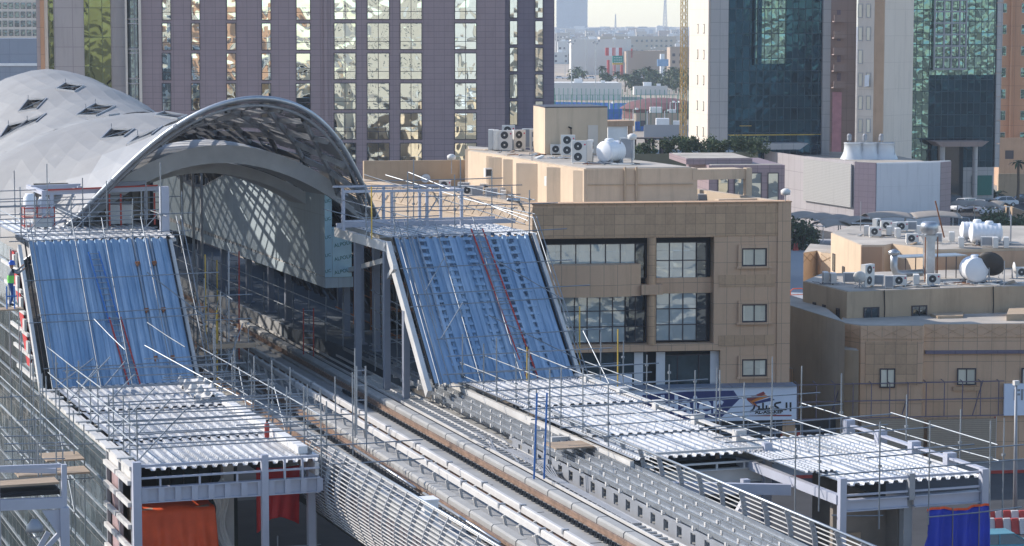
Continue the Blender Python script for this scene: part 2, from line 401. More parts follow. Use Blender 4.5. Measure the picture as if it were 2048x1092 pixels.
for z in (15.5,16.6,17.7): fr.bar((XW+.3,113.2,z),(XW+.3,148,z),.08,.08)
fr.build('rear_frame',M['grey'],wall)
soff=MB()
for k in range(46):
    y=113.4+k*.85; soff.box(XW+.02,XW+.25,y,y+.5+.2*random.random(),bot-.2-.18*random.random(),bot-.06+k*.004)
soff.build('torn_bottom_film',M['cloth'],wall)
M['film']=plain('blue_protective_film',(.55,.80,.92),.3,.3,.08,1.2,.1)
M['filmtxt']=plain('film_lettering',(.03,.22,.24),.5)
e1=MB().box(XW-.004,XW+.34,112.94,112.99,15.1,19.25).build('film_strip',M['film'],wall)
e2=MB().box(XW+.35,XW+1.28,112.9,112.95,15.1,17.35).build('film_sheet',M['film'],wall)
MB().box(XW+.35,XW+1.28,112.96,113.6,17.36,17.44).build('ledge',M['film'],wall)
soffit=MB().box(XW-.02,XW+1.35,112.9,150,14.6,15.08); soffit.build('underside_sheet',M['alu'],wall)
def text_mesh(name,s,size,mt,parent,origin,xdir,ydir,ext=.004,font=None,bold=0,shear=0,sx=1):
    cu_=bpy.data.curves.new(name,'FONT'); cu_.body=s; cu_.size=size; cu_.extrude=ext; cu_.offset=bold; cu_.shear=shear
    if font: cu_.font=font
    ob=bpy.data.objects.new(name,cu_); COL.objects.link(ob)
    bpy.context.view_layer.update()
    me=bpy.data.meshes.new_from_object(ob.evaluated_get(bpy.context.evaluated_depsgraph_get()))
    bpy.data.objects.remove(ob); X=Vector(xdir).normalized(); Y=Vector(ydir).normalized(); Z=X.cross(Y)
    Mx=Matrix((X*sx,Y,Z)).transposed().to_4x4(); Mx.translation=Vector(origin)
    me.transform(wm(parent).inverted()@Mx); me.materials.clear(); me.materials.append(mt); me.name=name
    o=bpy.data.objects.new(name,me); COL.objects.link(o); o.parent=parent; WM[o.name]=wm(parent); return o
X1=Vector((1,0,.18)).normalized(); Z1=Vector((-.18,0,1)).normalized()
for z in (16.5,15.85,15.22): text_mesh('lettering','ALPOLIC',.24,M['filmtxt'],wall,(XW+.44,112.885,z),X1,Z1,.003)
for z in (18.6,17.75,16.9,16.05,15.3): text_mesh('lettering','LIC',.21,M['filmtxt'],wall,(XW+.0,112.925,z),X1,Z1,.003)

# ============================================================ STATION PLATFORM, COLUMNS, REAR SCREEN
plat=thing('station_platform','concrete station platform in deep shade behind a row of grey columns','platform',(32,113,12))
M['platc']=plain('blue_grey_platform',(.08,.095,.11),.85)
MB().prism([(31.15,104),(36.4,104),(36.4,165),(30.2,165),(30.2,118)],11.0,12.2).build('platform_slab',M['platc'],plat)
MB().box(30.1,30.25,119,165,11.6,12.23).build('platform_edge',M['conc'],plat)
M['col']=plain('grey_blue_column',(.24,.26,.31),.55,.1,.08,.8,.15)
for (x,y,zt) in ((31.9,113.6,15.1),(31.7,110.5,17.4),(31.7,107.9,17.2),(30.9,120.8,15.1),(30.9,124.3,15.1),(30.9,129.1,15.1),(30.9,135,15.1),(30.9,141,15.1),(30.9,148,15.1),(34.5,116,17.5),(34.5,124,17.5)):
    MB().box(x-.15,x+.15,y-.15,y+.15,12.2,zt).box(x-.26,x+.26,y-.26,y+.26,12.2,12.26).build('column',M['col'],plat)
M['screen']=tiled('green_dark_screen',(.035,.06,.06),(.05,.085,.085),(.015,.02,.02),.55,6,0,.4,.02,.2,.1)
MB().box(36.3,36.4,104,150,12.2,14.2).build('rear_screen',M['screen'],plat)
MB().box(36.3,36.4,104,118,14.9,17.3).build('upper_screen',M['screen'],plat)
bm_=MB()
for y in (107.9,110.5,113.6): bm_.bar((31.7,y,17.3),(36.2,y,17.3),.2,.3)
bm_.bar((31.7,100.5,17.4),(31.7,113.6,17.4),.2,.3); bm_.bar((30.0,99.7,17.2),(31.9,113,15.4),.16,.22)
bm_.build('roof_beams',M['cream'],plat)
rb=MB()
for y in (105,106.5,109,112,115,118): rb.box(33.5,33.6,y,y+.1,12.2,17)
for z in (13,14.2,15.4,16.5): rb.bar((32.2,105,z),(32.6,118,z+.1),.05,.05); rb.bar((32,106,z),(36,106,z),.05,.05); rb.bar((32,109.2,z-.3),(36,109.2,z-.3),.06,.06)
rb.build('inner_framing',M['rust'],plat)
M['acdk']=plain('rung_gap_shade',(.09,.09,.09),.9)
# ============================================================ VIADUCT
M['fascia']=plain('purple_grey_shade',(.15,.13,.14),.7)
via=thing('viaduct','pale concrete railway viaduct carrying two tracks into the station','viaduct',(26.5,80,0))
body=[(22.35,11.1),(22.2,10.25),(22.6,9.9),(24.3,8.4),(28.8,8.4),(30.9,9.9),(31.3,10.25),(31.15,11.1)]
MB().prism(body,52,165,'y').build('box_girder',M['conc'],via)
MB().box(22.12,22.17,58,83,10.3,11.5).build('edge_shade_sheet',M['fascia'],via)  # added sheet, carries the girder edge's shade behind the slats in its colour
MB().box(22.36,31.1,52,165,11.105,11.4).build('track_slab',M['conc'],via)
ja=MB()
for y in range(54,150,5): ja.box(26.55,27.3,y,y+.05,11.4,11.408)
ja.build('slab_joints',M['clip'],via)
for y in (55,84): MB().box(24.4,28.6,y-1.1,y+1.1,0,8.4).build('pier',M['conc'],via)
MB().prism([(22.36,11.4),(22.7,11.4),(22.62,12.0),(22.40,12.0)],52,83.5,'y').build('edge_upstand',M['conc'],via)
sk_=.027
def tx(x0,y): return x0+sk_*(y-67)
def skewbox(mb,x0,x1,y0,y1,z0,z1):
    return mb.add([(tx(x,y),y,z) for z in (z0,z1) for y in (y0,y1) for x in (x0,x1)],[(0,2,3,1),(4,5,7,6),(0,1,5,4),(2,6,7,3),(0,4,6,2),(1,3,7,5)])
def track(xr,label,ymin):
    t=thing('railway_track',label,'railway track',(tx(xr,67),67,11.4))
    for k,dx in enumerate((0,-1.435)):
        r=MB(); Yb=165
        for (h0,h1,wd) in ((.12,.14,.15),(.14,.25,.03),(.25,.30,.075)): skewbox(r,xr+dx-wd/2,xr+dx+wd/2,52,Yb,11.4+h0,11.4+h1)
        r.build('rail',M['rail'],t)
    pl=MB(); y=52
    while y<165:   # running plinth under the rail
        skewbox(pl,xr-.24,xr+.22,y,y+4.7,11.4,11.5); skewbox(pl,xr-1.435-.24,xr-1.435+.24,y,y+4.7,11.4,11.5); y+=4.72
    pl.build('rail_plinth',M['concrail'],t)
    g=MB(); y=52
    while y<165:
        a,b=xr+.20,xr+.62
        g.add([(tx(x,yy),yy,z) for yy in (y,y+2.28) for x,z in ((a,11.4),(a,11.74),(a+.06,11.80),(b-.06,11.80),(b,11.74),(b,11.4))],[(0,1,7,6),(1,2,8,7),(2,3,9,8),(3,4,10,9),(4,5,11,10),(0,5,4,3,2,1),(6,7,8,9,10,11)]); y+=2.36
    g.build('guard_plinth',M['concrail'],t)
    proto=None; y=60.0; n=0
    while y<101 and n<96:
        if y>=ymin:
            x=tx(xr,y)-.17
            if proto is None:
                mb=MB().box(-.08,.02,-.055,.055,.1,.16).box(-.17,-.08,-.09,-.05,.06,.2).box(-.17,-.08,.05,.09,.06,.2).box(-.2,-.02,-.12,.12,.085,.11)
                proto=mb.build('rail_fastener',M['clip'],t,local=True); o=proto
            else: o=proto.copy(); COL.objects.link(o)
            o.location=(x-tx(xr,67),y-67,0); n+=1
        y+=.43
    return t
track(27.56,'right railway track with rusty rail and a wide pale bed, nearer the cable trays',60.5)
track(24.13,'left railway track with rusty rail beside the curved slatted fence',62)
M['cover']=plain('cream_cover',(.52,.50,.475),.6,0,.08,1.5,.2)
# third rails
def third(xc,zc,label,y0=52,y1=165,ph=0):
    t=thing('third_rail',label,'third rail',(tx(xc,67),67,11.4))
    c=MB(); y=y0
    while y<y1:
        a=xc-.08; b=xc+.08
        c.add([(tx(x,yy),yy,z) for yy in (y,y+3.96) for x,z in ((a-.02,zc-.1),(a,zc+.07),(a+.03,zc+.10),(b-.03,zc+.10),(b,zc+.07),(b+.02,zc-.1))],[(0,1,7,6),(1,2,8,7),(2,3,9,8),(3,4,10,9),(4,5,11,10),(0,5,11,6),(0,1,2,3,4,5),(6,7,8,9,10,11)])
        y+=4
    c.build('cover',M['cover'],t)
    k=MB(); y=60
    while y<130:
        skewbox(k,xc-.10,xc+.10,y,y+.12,zc-.02,zc+.13); y+=4
    k.build('cover_strap',M['grey'],t)
    y=60.5+ph
    while y<125:
        b=MB(); x=tx(xc,y); b.bar((x-.02,y,11.4),(x-.14,y,zc-.1),.09,.06,(0,1,0)); b.box(x-.2,x+.1,y-.07,y+.07,11.4,11.44); b.build('bracket',M['cream'],t); y+=1.55
    return t
third(25.02,12.06,'white covered third rail on slanted brackets between the two tracks, nearer the left track')
third(25.74,11.98,'white covered third rail lying along the bed of the right track',ph=.7)
tr=thing('drain_trough','dark drain gap in the slab between left track and its third rail','drain',(25,67,11.4)); 
d=MB(); skewbox(d,24.82,25.25,52,165,11.402,11.41); d.build('drain_cover',M['concd'],tr)
# conduit pipes beside left rail
cp=thing('conduit','silver conduit pipes laid beside the left rail near the slatted fence','pipe',(23.75,70,11.7))
for a,b in ((60,66.6),(68.3,76.5),(77.5,86)): MB().tube([(tx(23.78,a),a,11.78),(tx(23.78,b),b,11.78)],.045,8).build('pipe',M['galv'],cp,True)
cs=thing('cross_conduit','thin grey cables crossing the walkway slab beside the left track','cable',(23,70,11.4)); q=MB()
for y in range(60,92,1): q.tube([(22.7,y+.2,11.43),(23.7,y,11.45)],.02,5)
q.build('cable_run',M['grey'],cs)
# cable tray zone right of the right track
ld=thing('cable_ladder','grey cable ladder with close rungs beside the guard plinth of the right track','cable ladder',(29,80,11.5))
r=MB(); 
for xx in (28.55,29.0,29.5): r.bar((tx(xx,80),80,11.66),(tx(xx,165),165,11.66),.04,.1)
r.bar((tx(28.55,52),52,11.66),(tx(28.55,80),80,11.66),.04,.1); r.bar((tx(28.95,52),52,11.66),(tx(28.95,80),80,11.66),.04,.1)
r.build('side_rails',M['cream'],ld)
y=62
while y<104:
    xb=29.5 if y>79 else 28.95; MB().bar((tx(28.55,y),y,11.66),(tx(xb,y),y,11.66),.05,.06).build('rung',M['cream'],ld); y+=.45
gd=MB(); skewbox(gd,28.52,29.62,52,165,11.402,11.412); gd.build('rung_gap_shade',M['acdk'],ld)  # shade of the gap under the rungs, laid in as a dark strip
r=MB(); random.seed(3)
for k in range(30):
    y=79+random.random()*8; x=28.6+random.random()*1.0; r.bar((tx(x,y),y,11.7),(tx(x+random.uniform(-.3,.3),y),y+random.uniform(.4,1.4),11.74),.04,.03)
for k in range(6): r.tube([(tx(28.65+.06*k,70),70,11.7),(tx(28.7+.05*k,78),78,11.72),(tx(28.9+.1*k,80+.2*k),80,11.75),(tx(29+.05*k,84),84,11.7)],.018,5)
r.build('loose_cables',M['grey'],ld)
def trough(x,z,w_,y0,y1,label,h=.16):
    t=thing('cable_tray',label,'cable tray',(x,67,z),group='galvanised cable trays beside the right track')
    mb=MB(); y=y0
    while y<y1:
        e=min(y+2.97,y1); skewbox(mb,x-w_/2,x+w_/2,y,e,z,z+.02); skewbox(mb,x-w_/2,x-w_/2+.02,y,e,z+.02,z+h); skewbox(mb,x+w_/2-.02,x+w_/2,y,e,z+.02,z+h); y+=3
    mb.build('tray',M['galv'],t)
    y=y0+6.4
    while y<min(y1,102): k=MB(); skewbox(k,x-w_/2-.1,x+w_/2+.02,y,y+.12,z-.05,z-.005); skewbox(k,x-w_/2-.1,x-w_/2-.07,y,y+.12,z-.02,z+.09); k.build('support_arm',M['cream'],t); y+=1.25
sk_tr=[(29.75,12.02,.34,52,140,'innermost galvanised cable tray, closest to the cable ladder'),(30.15,12.10,.34,52,108,'second galvanised cable tray from the tracks'),
 (30.52,12.14,.30,52,100,'third galvanised cable tray from the tracks, under the plank'),(30.9,12.2,.34,52,98,'outermost galvanised cable tray, right against the slatted fence')]
for a in sk_tr: trough(*a)
cwl=thing('tray_support_wall','low grey concrete wall with square openings under the cable trays','wall',(29.6,70,11.4))
q=MB(); y=52
while y<84: skewbox(q,29.5,29.56,y,y+.7,11.41,11.98); skewbox(q,29.5,29.56,y+.7,y+1.1,11.41,11.52); skewbox(q,29.5,29.56,y+.7,y+1.1,11.88,11.98); y+=1.1
q.build('wall_panels',M['grey'],cwl)
tag(MB().box(29.7,31.1,79.3,80.6,12.42,12.47).build('plank',M['wood']),'weathered brown plywood board lying across the cable trays','board')
# slatted fences
def slat_fence(label,xs,y0,y1,zt,zb,side,bow,ns,gap,mt):
    t=thing('slatted_fence',label,'fence',(xs,(y0+y1)/2,zb))
    def pos(f): # f 0 bottom..1 top
        return xs+side*bow*math.sin(math.pi*f)**1.0+side*.05*(1-f), zb+(zt-zb)*f
    y=y0
    while y<=y1+.01:
        pts=[Vector((pos(k/8)[0],y,pos(k/8)[1])) for k in range(9)]; b=MB()
        for p,q in zip(pts,pts[1:]): b.bar(p,q+(q-p)*.02,.15,.035,(0,1,0))
        b.build('post',M['grey'],t); y+=gap
    s=MB()
    for k in range(ns+1):
        x,z=pos(k/ns); s.bar((x-side*.0+side*.05,y0,z),(x+side*.05,y1,z),.022,.03)
    s.build('slats',mt,t)
    x,z=pos(1); MB().tube([(x,y0,z+.03),(x,y1,z+.03)],.045,8).build('top_rail',M['galv'],t,True)
slat_fence('long curved fence of thin cream slats on the left edge of the viaduct',22.0,58,83.1,12.80,10.35,-1,.38,20,1.35,M['cream'])
slat_fence('straight fence of cream slats and grey fins on the right edge of the viaduct',31.5,57,84.6,12.85,11.5,1,.12,9,1.6,M['cream'])
cab=thing('hydrant_cabinet','red and white equipment cabinet behind the curved slatted fence','cabinet',(0,0,0),group='red and white cabinets stored behind the curved fence')
MB().box(-.3,.3,-.32,.32,.02,.7).build('cabinet_body',M['white'],cab); MB().box(-.31,-.302,-.27,.27,.12,.5).build('red_panel',M['red'],cab); MB().lathe([(.12,-.33),(.16,-.318),(.16,-.312)],(0,0,.32),12,'x').build('valve_wheel',M['red'],cab)
cab.location=(22.55,60.2,10.6)
cab['label']='nearest red and white equipment cabinet behind the curved slatted fence'
for k in range(1,13): copy_thing(cab,(22.55,60.2+k*1.75,10.6),0,'red and white equipment cabinet behind the curved fence, %s from the near end'%['','second','third','fourth','fifth','sixth','seventh','eighth','ninth','tenth','eleventh','twelfth','thirteenth'][k])
jb=thing('junction_box','square white junction box standing behind the curved slatted fence','box',(23.0,72.6,11.4)); MB().box(22.75,23.2,72.3,72.9,11.4,12.35).build('box_body',M['white'],jb); MB().box(22.72,23.23,72.27,72.93,12.35,12.4).build('lid',M['white'],jb)
# ============================================================ RIBBED DECKS
def rib_profile(x0,x1,pitch=.34,h=.085):
    pts=[]; x=x0
    while x<x1-.01:
        pts+=[(x,h),(x+pitch*.42,h),(x+pitch*.52,0),(x+pitch*.9,0)]; x+=pitch
    pts.append((x,h)); return pts
def ribbed(a0,a1,p0,p1,pitch=.34,h=.085):
    """sheet whose ribs run from p0 to p1 (y,z pairs), spanning x a0..a1"""
    mb=MB(); pr=rib_profile(a0,a1,pitch,h); t=Vector((0,p1[0]-p0[0],p1[1]-p0[1])).normalized(); n=Vector((0,-t.z,t.y)); n=n if n.z>0 else -n
    k=len(pr)
    for (y,z) in (p0,p1):
        for x,hh in pr: mb.v.append((x,y+n.y*hh,z+n.z*hh))
        for x,hh in pr: mb.v.append((x,y+n.y*(hh-.012),z+n.z*(hh-.012)))
    for i in range(k-1):
        mb.f+=[(i,i+1,2*k+i+1,2*k+i),(k+i,3*k+i,3*k+i+1,k+i+1),(i,k+i,k+i+1,i+1),(2*k+i,2*k+i+1,3*k+i+1,3*k+i)]
    return mb
ZD=12.5; ZT=18.0
XL0,XL1=15.1,21.2; XR0,XR1=29.9,36.0
# ---- left block
lb=thing('left_entrance_block','left steel entrance block with bright ribbed lower roof and slanted blue ribbed face','building',(18,79.4,0))
for k,(a,b) in enumerate(((79.55,85.2),(85.1,91.6),(91.5,97.9))):
    ribbed(XL0+.45,XL1-.1,(a,ZD+.07*k),(b,ZD+.07*k)).build('roof_sheet',M['deck'],lb)
ribbed(XL0+.35,XL1,(97.85,ZD+.15),(103.2,ZT)).build('slanted_face',M['slope'],lb)
for k,(a,b) in enumerate(((103.2,108.4),(108.3,114.5))): ribbed(XL0+.3,XL1,(a,ZT+.01-.02*k),(b,ZT+.01-.02*k)).build('upper_roof_sheet',M['deck'],lb)
def column(x,y,z0,z1,s,mt,par): MB().box(x-s/2,x+s/2,y-s/2,y+s/2,z0,z1).build('column',mt,par)
column(15.2,79.35,0,12.85,.27,M['steel'],lb); column(19.45,79.35,0,12.85,.22,M['steel'],lb); column(18.85,82.2,0,12.3,.36,M['cream'],lb)
column(21.3,80.4,0,12.3,.25,M['steel'],lb)
b=MB(); b.box(15.34,19.34,79.3,79.4,12.66,12.74).box(19.56,21.3,79.3,79.4,12.66,12.74).box(15.34,19.34,79.31,79.41,12.27,12.33).box(19.56,21.3,79.31,79.41,12.27,12.33)
for x in (15.95,17.25,18.5): b.box(x,x+.06,79.32,79.4,12.0,12.26)
for x in (20.1,20.7): b.box(x,x+.07,79.32,79.4,12.0,12.66)
b.build('front_rails',M['steel'],lb)
b=MB()
for (xa,xb_) in ((15.34,19.34),(19.56,21.35)):
    b.box(xa,xb_,79.42,79.46,11.52,11.95); b.box(xa,xb_,79.3,79.55,11.95,11.99); b.box(xa,xb_,79.3,79.55,11.48,11.52)
    x=xa+.02
    while x<xb_-.1: b.box(x,x+.2,79.31,79.415,11.525,11.945); x+=.55
b.build('stiffened_beam',M['steel'],lb)
b=MB(); 
for y in (84.5,90,96): b.bar((15.3,y,12.2),(21.3,y,12.2),.2,.4)
b.bar((21.25,79.4,12.25),(21.25,98,12.25),.12,.42); b.bar((15.2,79.5,12.25),(15.2,98,12.25),.12,.42); b.bar((XL1+.12,97.9,12.3),(XL1+.12,103.3,17.8),.2,.45,(0,-1,1)); b.bar((XL0-.02,97.9,12.3),(XL0-.02,103.3,17.8),.14,.35,(0,-1,1)); b.bar((XL1+.12,103.3,17.7),(XL1+.12,114.5,17.7),.18,.45)
b.build('edge_beams',M['cream'],lb)
MB().bar((XL0+.2,97.9,12.62),(XL0+.2,103.3,18.1),.05,.1,(0,-1,1)).build('joint_strip',M['black'],lb); MB().bar((XL1+.02,97.9,12.7),(XL1+.02,103.3,18.12),.06,.14,(0,-1,1)).build('joint_strip',M['black'],lb)
e=MB(); e.box(XL0-.1,XL0+.14,79.5,98,12.55,12.68); e.bar((XL0+.25,79.6,12.62),(XL0+.25,98,12.62),.12,.05)
y=81
while y<98: e.box(XL0-.22,XL0+.36,y,y+.28,12.685,12.73); y+=2.0
e.build('kerb_ledge',M['cream'],lb)
r=MB()
for x in (19.75,20.45):
    r.bar((x,97.95,12.66),(x,103.2,18.16),.06,.09,(0,-1,1))
r.build('slope_rails',M['galv'],lb)
r=MB()
for x in (19.75,20.45):
    for f in (.16,.48,.8): y=97.95+5.25*f; z=12.7+5.5*f; r.bar((x-.09,y,z),(x+.09,y,z+.02),.12,.12); r.bar((x-.02,y-.15,z-.1),(x-.02,y,z+.05),.07,.07)
r.build('rusty_brackets',M['rust'],lb)
# white parapet blocks on the right rim of the lower roof
pb=MB(); random.seed(5); y=80.5
while y<98:
    pb.box(20.9,21.22,y,y+1.5,12.6,12.82+random.random()*.05); y+=1.55
pb.build('rim_blocks',M['white'],lb)
# side facade: mirror glass, open bay
M['lglass']=wobble('tinted_mirror_panes',(.34,.44,.47),(1.15,1.0),.6,.8,.45,.12,(.10,.10,.10),.8,.02)
gl=MB().add([(XL0,84.1,0),(XL0,128,0),(XL0,128,12.4),(XL0,84.1,12.4)],[(0,1,2,3)]).build('glass_facade',M['lglass'],lb)
gl2=MB().add([(XL0-.01,98.2,12.45),(XL0-.01,128,12.45),(XL0-.01,128,17.6),(XL0-.01,103.4,17.6)],[(0,1,2,3)]).build('upper_glass_facade',M['lglass'],lb)
mu=MB(); z=.3
while z<12.5: mu.bar((XL0-.03,84.1,z),(XL0-.03,128,z),.045,.035); z+=1.0
z=12.9
while z<17.5: ya=98.2+(z-12.5)*1.0; mu.bar((XL0-.03,ya,z),(XL0-.03,128,z),.045,.035); z+=1.0
mu.build('glazing_bars',M['grey'],lb)
ob=MB(); z=.6
while z<12.3: ob.bar((XL0-.08,79.6,z),(XL0-.08,81.7,z),.14,.15); ob.bar((XL0-.08,81.9,z),(XL0-.08,84.0,z),.14,.15); z+=.72
ob.build('cladding_brackets',M['cream'],lb)
ob=MB(); 
for y in (79.62,81.8,84.05): ob.box(XL0-.03,XL0+.1,y-.06,y+.06,0,12.5)
ob.build('facade_posts',M['grey'],lb)
M['pink']=plain('pinkish_board',(.33,.23,.23),.8,0,.2,1,.3)
MB().box(XL0+.12,XL0+.16,79.7,83.9,0,9.9).box(XL0+.12,XL0+.16,82.2,83.9,9.9,12.2).build('inner_board',M['pink'],lb)
MB().box(XL0+.4,XL1-.1,90.5,90.7,0,12.2).build('inner_wall',M['concd'],lb)
MB().box(XL0+.2,22,79.8,90.4,6.8,7.0).build('inner_floor',M['concd'],lb)
ng=MB()
for k in range(6): ng.box(17.6+k*.5,18.05+k*.5,88,88.05,7,11.9)
ng.build('inner_glass_door',M['screen'],lb)
# red membrane and white blocks beside the slope
rm=MB().prism([(100.2,13.2),(101.3,13.2),(105.6,17.5),(104.4,17.5)],XL0-.09,XL0-.05,'x').build('red_membrane',M['redtarp'],lb)
wb=MB(); random.seed(8)
for k in range(6):
    z=12.9+k*.8; wb.bar((XL0-.14,98.8+k*.8,z),(XL0-.14,103.5+k*.8,z),.1,.14)
    wb.box(XL0-.2,XL0-.1,99.4+k*.85,99.9+k*.85,z+.1,z+.55)
for y in (99.6,101.4,103.2,105): wb.box(XL0-.17,XL0-.1,y,y+.1,12.5+(y-98)*.9 if y<103 else 17.0,17.6) if y>=103 else None
wb.build('white_fixing_rails',M['cream'],lb)
# portal frames on the upper left roof
pf=thing('portal_frame','pale steel portal frame standing at the back of the upper left roof','steel frame',(18.6,111,18))
q=MB(); A=P(165,385,y=112); z1=19.6; 
for x in (17.0,17.35): q.box(x,x+.16,109.4,109.56,18.1,z1)
for x in (19.0,19.3,22.0): q.box(x,x+.16,112,112.16,18.1,z1+.1)
q.bar((17,109.5,z1),(22.2,109.5,z1+.1),.16,.2); q.bar((17,112.5,z1+.05),(22.2,112.5,z1+.15),.16,.18); q.bar((17.08,109.5,z1),(17.08,114,z1),.16,.18); q.bar((22.1,109.5,z1),(22.1,114,z1),.16,.18)
q.bar((17.4,109.4,18.25),(19,112,18.3),.12,.12)
q.build('frame_members',M['steel'],pf)
sh=MB()
for k in range(14): sh.bar((17.5+k*.36,113.6,18.3),(17.5+k*.36,113.6,19.7),.12,.04)
sh.box(17.3,22.6,113.7,113.8,18.1,19.75); sh.build('rear_panels',M['concd'],pf)
rbm=MB()
for x in (19.9,20.4,21.9): rbm.box(x,x+.07,109.3,109.37,18.1,19.5)
rbm.bar((17.2,109.35,19.73),(22.1,109.35,19.83),.06,.06); rbm.build('red_props',M['red'],pf)
MB().box(20.1,21.1,110.2,110.8,18.1,18.95).build('equipment_box',M['galv'],pf)
po=thing('tall_pale_post','tall pale lilac steel post at the inner corner of the left slanted face','post',(21.5,105.2,12)); MB().box(21.35,21.72,105.1,105.4,11.4,20.05).build('post_shaft',M['steel'],po)
MB().bar((21.5,105,18.1),(21.5,103.4,17.9),.3,.1).build('post_plate',M['cream'],po)
# white rubble / rim band behind portal
# barrel stand
bs=thing('drum_stand','two pale plastic drums in a dark red pipe frame on the upper left roof','drum stand',(16.6,106.5,18.1))
P0=P(75,455,z=18.1)
q=MB(); X,Y=P0.x,P0.y
for dx in (-.55,.0,.75):
    for dy in (0,.8): q.tube([(X+dx,Y+dy,18.1),(X+dx,Y+dy,19.0)],.03,6)
for zz in (18.55,18.95,18.15): 
    for dy in (0,.8): q.tube([(X-.55,Y+dy,zz),(X+.75,Y+dy,zz)],.025,6)
    for dx in (-.55,.75): q.tube([(X+dx,Y,zz),(X+dx,Y+.8,zz)],.025,6)
q.build('red_frame',M['red'],bs)
MB().lathe([(0,0),(.26,0),(.28,.1),(.28,.65),(.2,.75),(.2,.8),(0,.8)],(X-.25,Y+.4,18.75),16).build('drum',M['plastic'],bs,True)
MB().lathe([(0,0),(.26,0),(.28,.1),(.28,.65),(.2,.75),(.2,.8),(0,.8)],(X+.35,Y+.4,18.6),16).build('drum',M['plastic'],bs,True)
MB().box(X-.15,X+.62,Y-.2,Y+.3,18.12,18.5).build('pale_box',M['galv'],bs)
# ---- right block
rb_=thing('right_entrance_block','right steel entrance block whose slanted blue face has rows of square openings','building',(33,76,0))
for k,(a,b) in enumerate(((76.1,80.6),(80.5,87.2),(87.1,94.1))):
    ribbed(31.15,XR1-.15,(a,ZD+.07*k),(b,ZD+.07*k)).build('roof_sheet',M['deck'],rb_)
ribbed(XR0+.1,XR1,(94.0,ZD+.15),(99.5,ZT)).build('slanted_face',M['slope'],rb_)
ribbed(XR0,XR1+.2,(99.5,ZT+.01),(107.6,ZT-.02)).build('upper_roof_sheet',M['deck'],rb_)
# stepped plates with square openings
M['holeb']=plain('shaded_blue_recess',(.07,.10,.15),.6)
for x in (31.15,32.15,33.15,34.35,35.1):
    for k in range(19):
        f=(k+.5)/19; y=94.0+5.5*f; z=ZD+.1+5.5*f; n=Vector((0,-.707,.707)); o=Vector((x,y,z))+n*.03
        t_=Vector((0,.707,.707))
        p=o-t_*.07; q2=o+t_*.07; st=MB().bar(p+Vector((-.2,0,0))+n*.02,p+Vector((.2,0,0))+n*.02,.12,.05,n).build('step_plate',M['slope'],rb_)
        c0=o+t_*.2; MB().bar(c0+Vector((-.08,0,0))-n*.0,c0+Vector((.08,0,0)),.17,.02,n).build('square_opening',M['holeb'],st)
MB().box(31.16,31.3,76.2,98,11.0,12.46).build('left_kerb_wall',M['cream'],rb_)
column(36.05,75.95,0,12.85,.27,M['steel'],rb_); column(31.9,76.6,0,12.3,.3,M['cream'],rb_)
b=MB(); b.box(31.6,35.9,75.95,76.03,12.66,12.74).box(31.6,35.9,75.97,76.05,12.22,12.28).box(31.6,35.9,76.02,76.06,11.6,12.0).box(31.6,35.9,75.92,76.2,11.56,11.6).box(31.6,35.9,75.92,76.2,12.0,12.04)
for x in (33,34.2,35.2): b.box(x,x+.06,75.98,76.04,12.04,12.22)
b.bar((36.05,76.1,12.78),(36.05,94,12.78),.2,.07); b.bar((36.05,76.1,12.2),(36.05,94,12.2),.1,.4)
y=78
while y<94: b.box(35.85,36.25,y,y+.35,12.4,12.95); y+=3.6
b.bar((35.9,82,12.2),(30.5,82,12.2),.2,.4); b.bar((36.18,93.9,12.6),(36.18,99.5,18.0),.14,.3,(0,-1,1)); b.bar((29.75,93.9,12.3),(29.75,99.5,17.8),.2,.42,(0,-1,1)); b.bar((29.75,99.5,17.7),(29.75,107.5,17.7),.2,.4); b.bar((29.6,98.0,17.0),(30.0,100.5,16.2),.16,.2)
b.build('frame_beams',M['cream'],rb_)
MB().bar((36.0,93.95,12.68),(36.0,99.5,18.1),.05,.1,(0,-1,1)).build('joint_strip',M['black'],rb_); MB().bar((29.98,93.95,12.66),(29.98,99.5,18.1),.05,.1,(0,-1,1)).build('joint_strip',M['black'],rb_)
for (x,y,zt) in ((29.75,97.0,15.3),(29.8,99.9,17.5),(29.8,104.3,17.5),(35.9,97.5,15.4)):
    column(x,y,11.4 if x<30 else 0,zt,.26,M['col'],rb_)
r=MB()
for x in (30.35,30.75,31.0):
    r.bar((x,94.05,12.68),(x,99.45,18.14),.06,.09,(0,-1,1))
r.build('slope_rails',M['galv'],rb_)
cv=thing('open_frame','pale open steel frame at the back of the upper right roof','steel frame',(32,104,18))
q=MB(); ya=104.5
for x in (29.2,31.4,33.0,34.6): q.box(x,x+.12,ya,ya+.12,18,19.65)
for x in (30,31.9,33.6,34.6): q.box(x,x+.12,ya+3,ya+3.12,18,19.65)
q.bar((29.2,ya,19.7),(34.75,ya,19.65),.09,.11); q.bar((29.6,ya+3,19.72),(34.75,ya+3,19.68),.09,.09); q.bar((34.68,ya,19.65),(34.68,ya+3,19.65),.09,.09); q.bar((29.2,ya+1,18.15),(37.5,ya+1,18.15),.16,.2); q.bar((29.3,ya,18.4),(36.2,ya,18.4),.08,.1)
q.build('frame_members',M['steel'],cv)
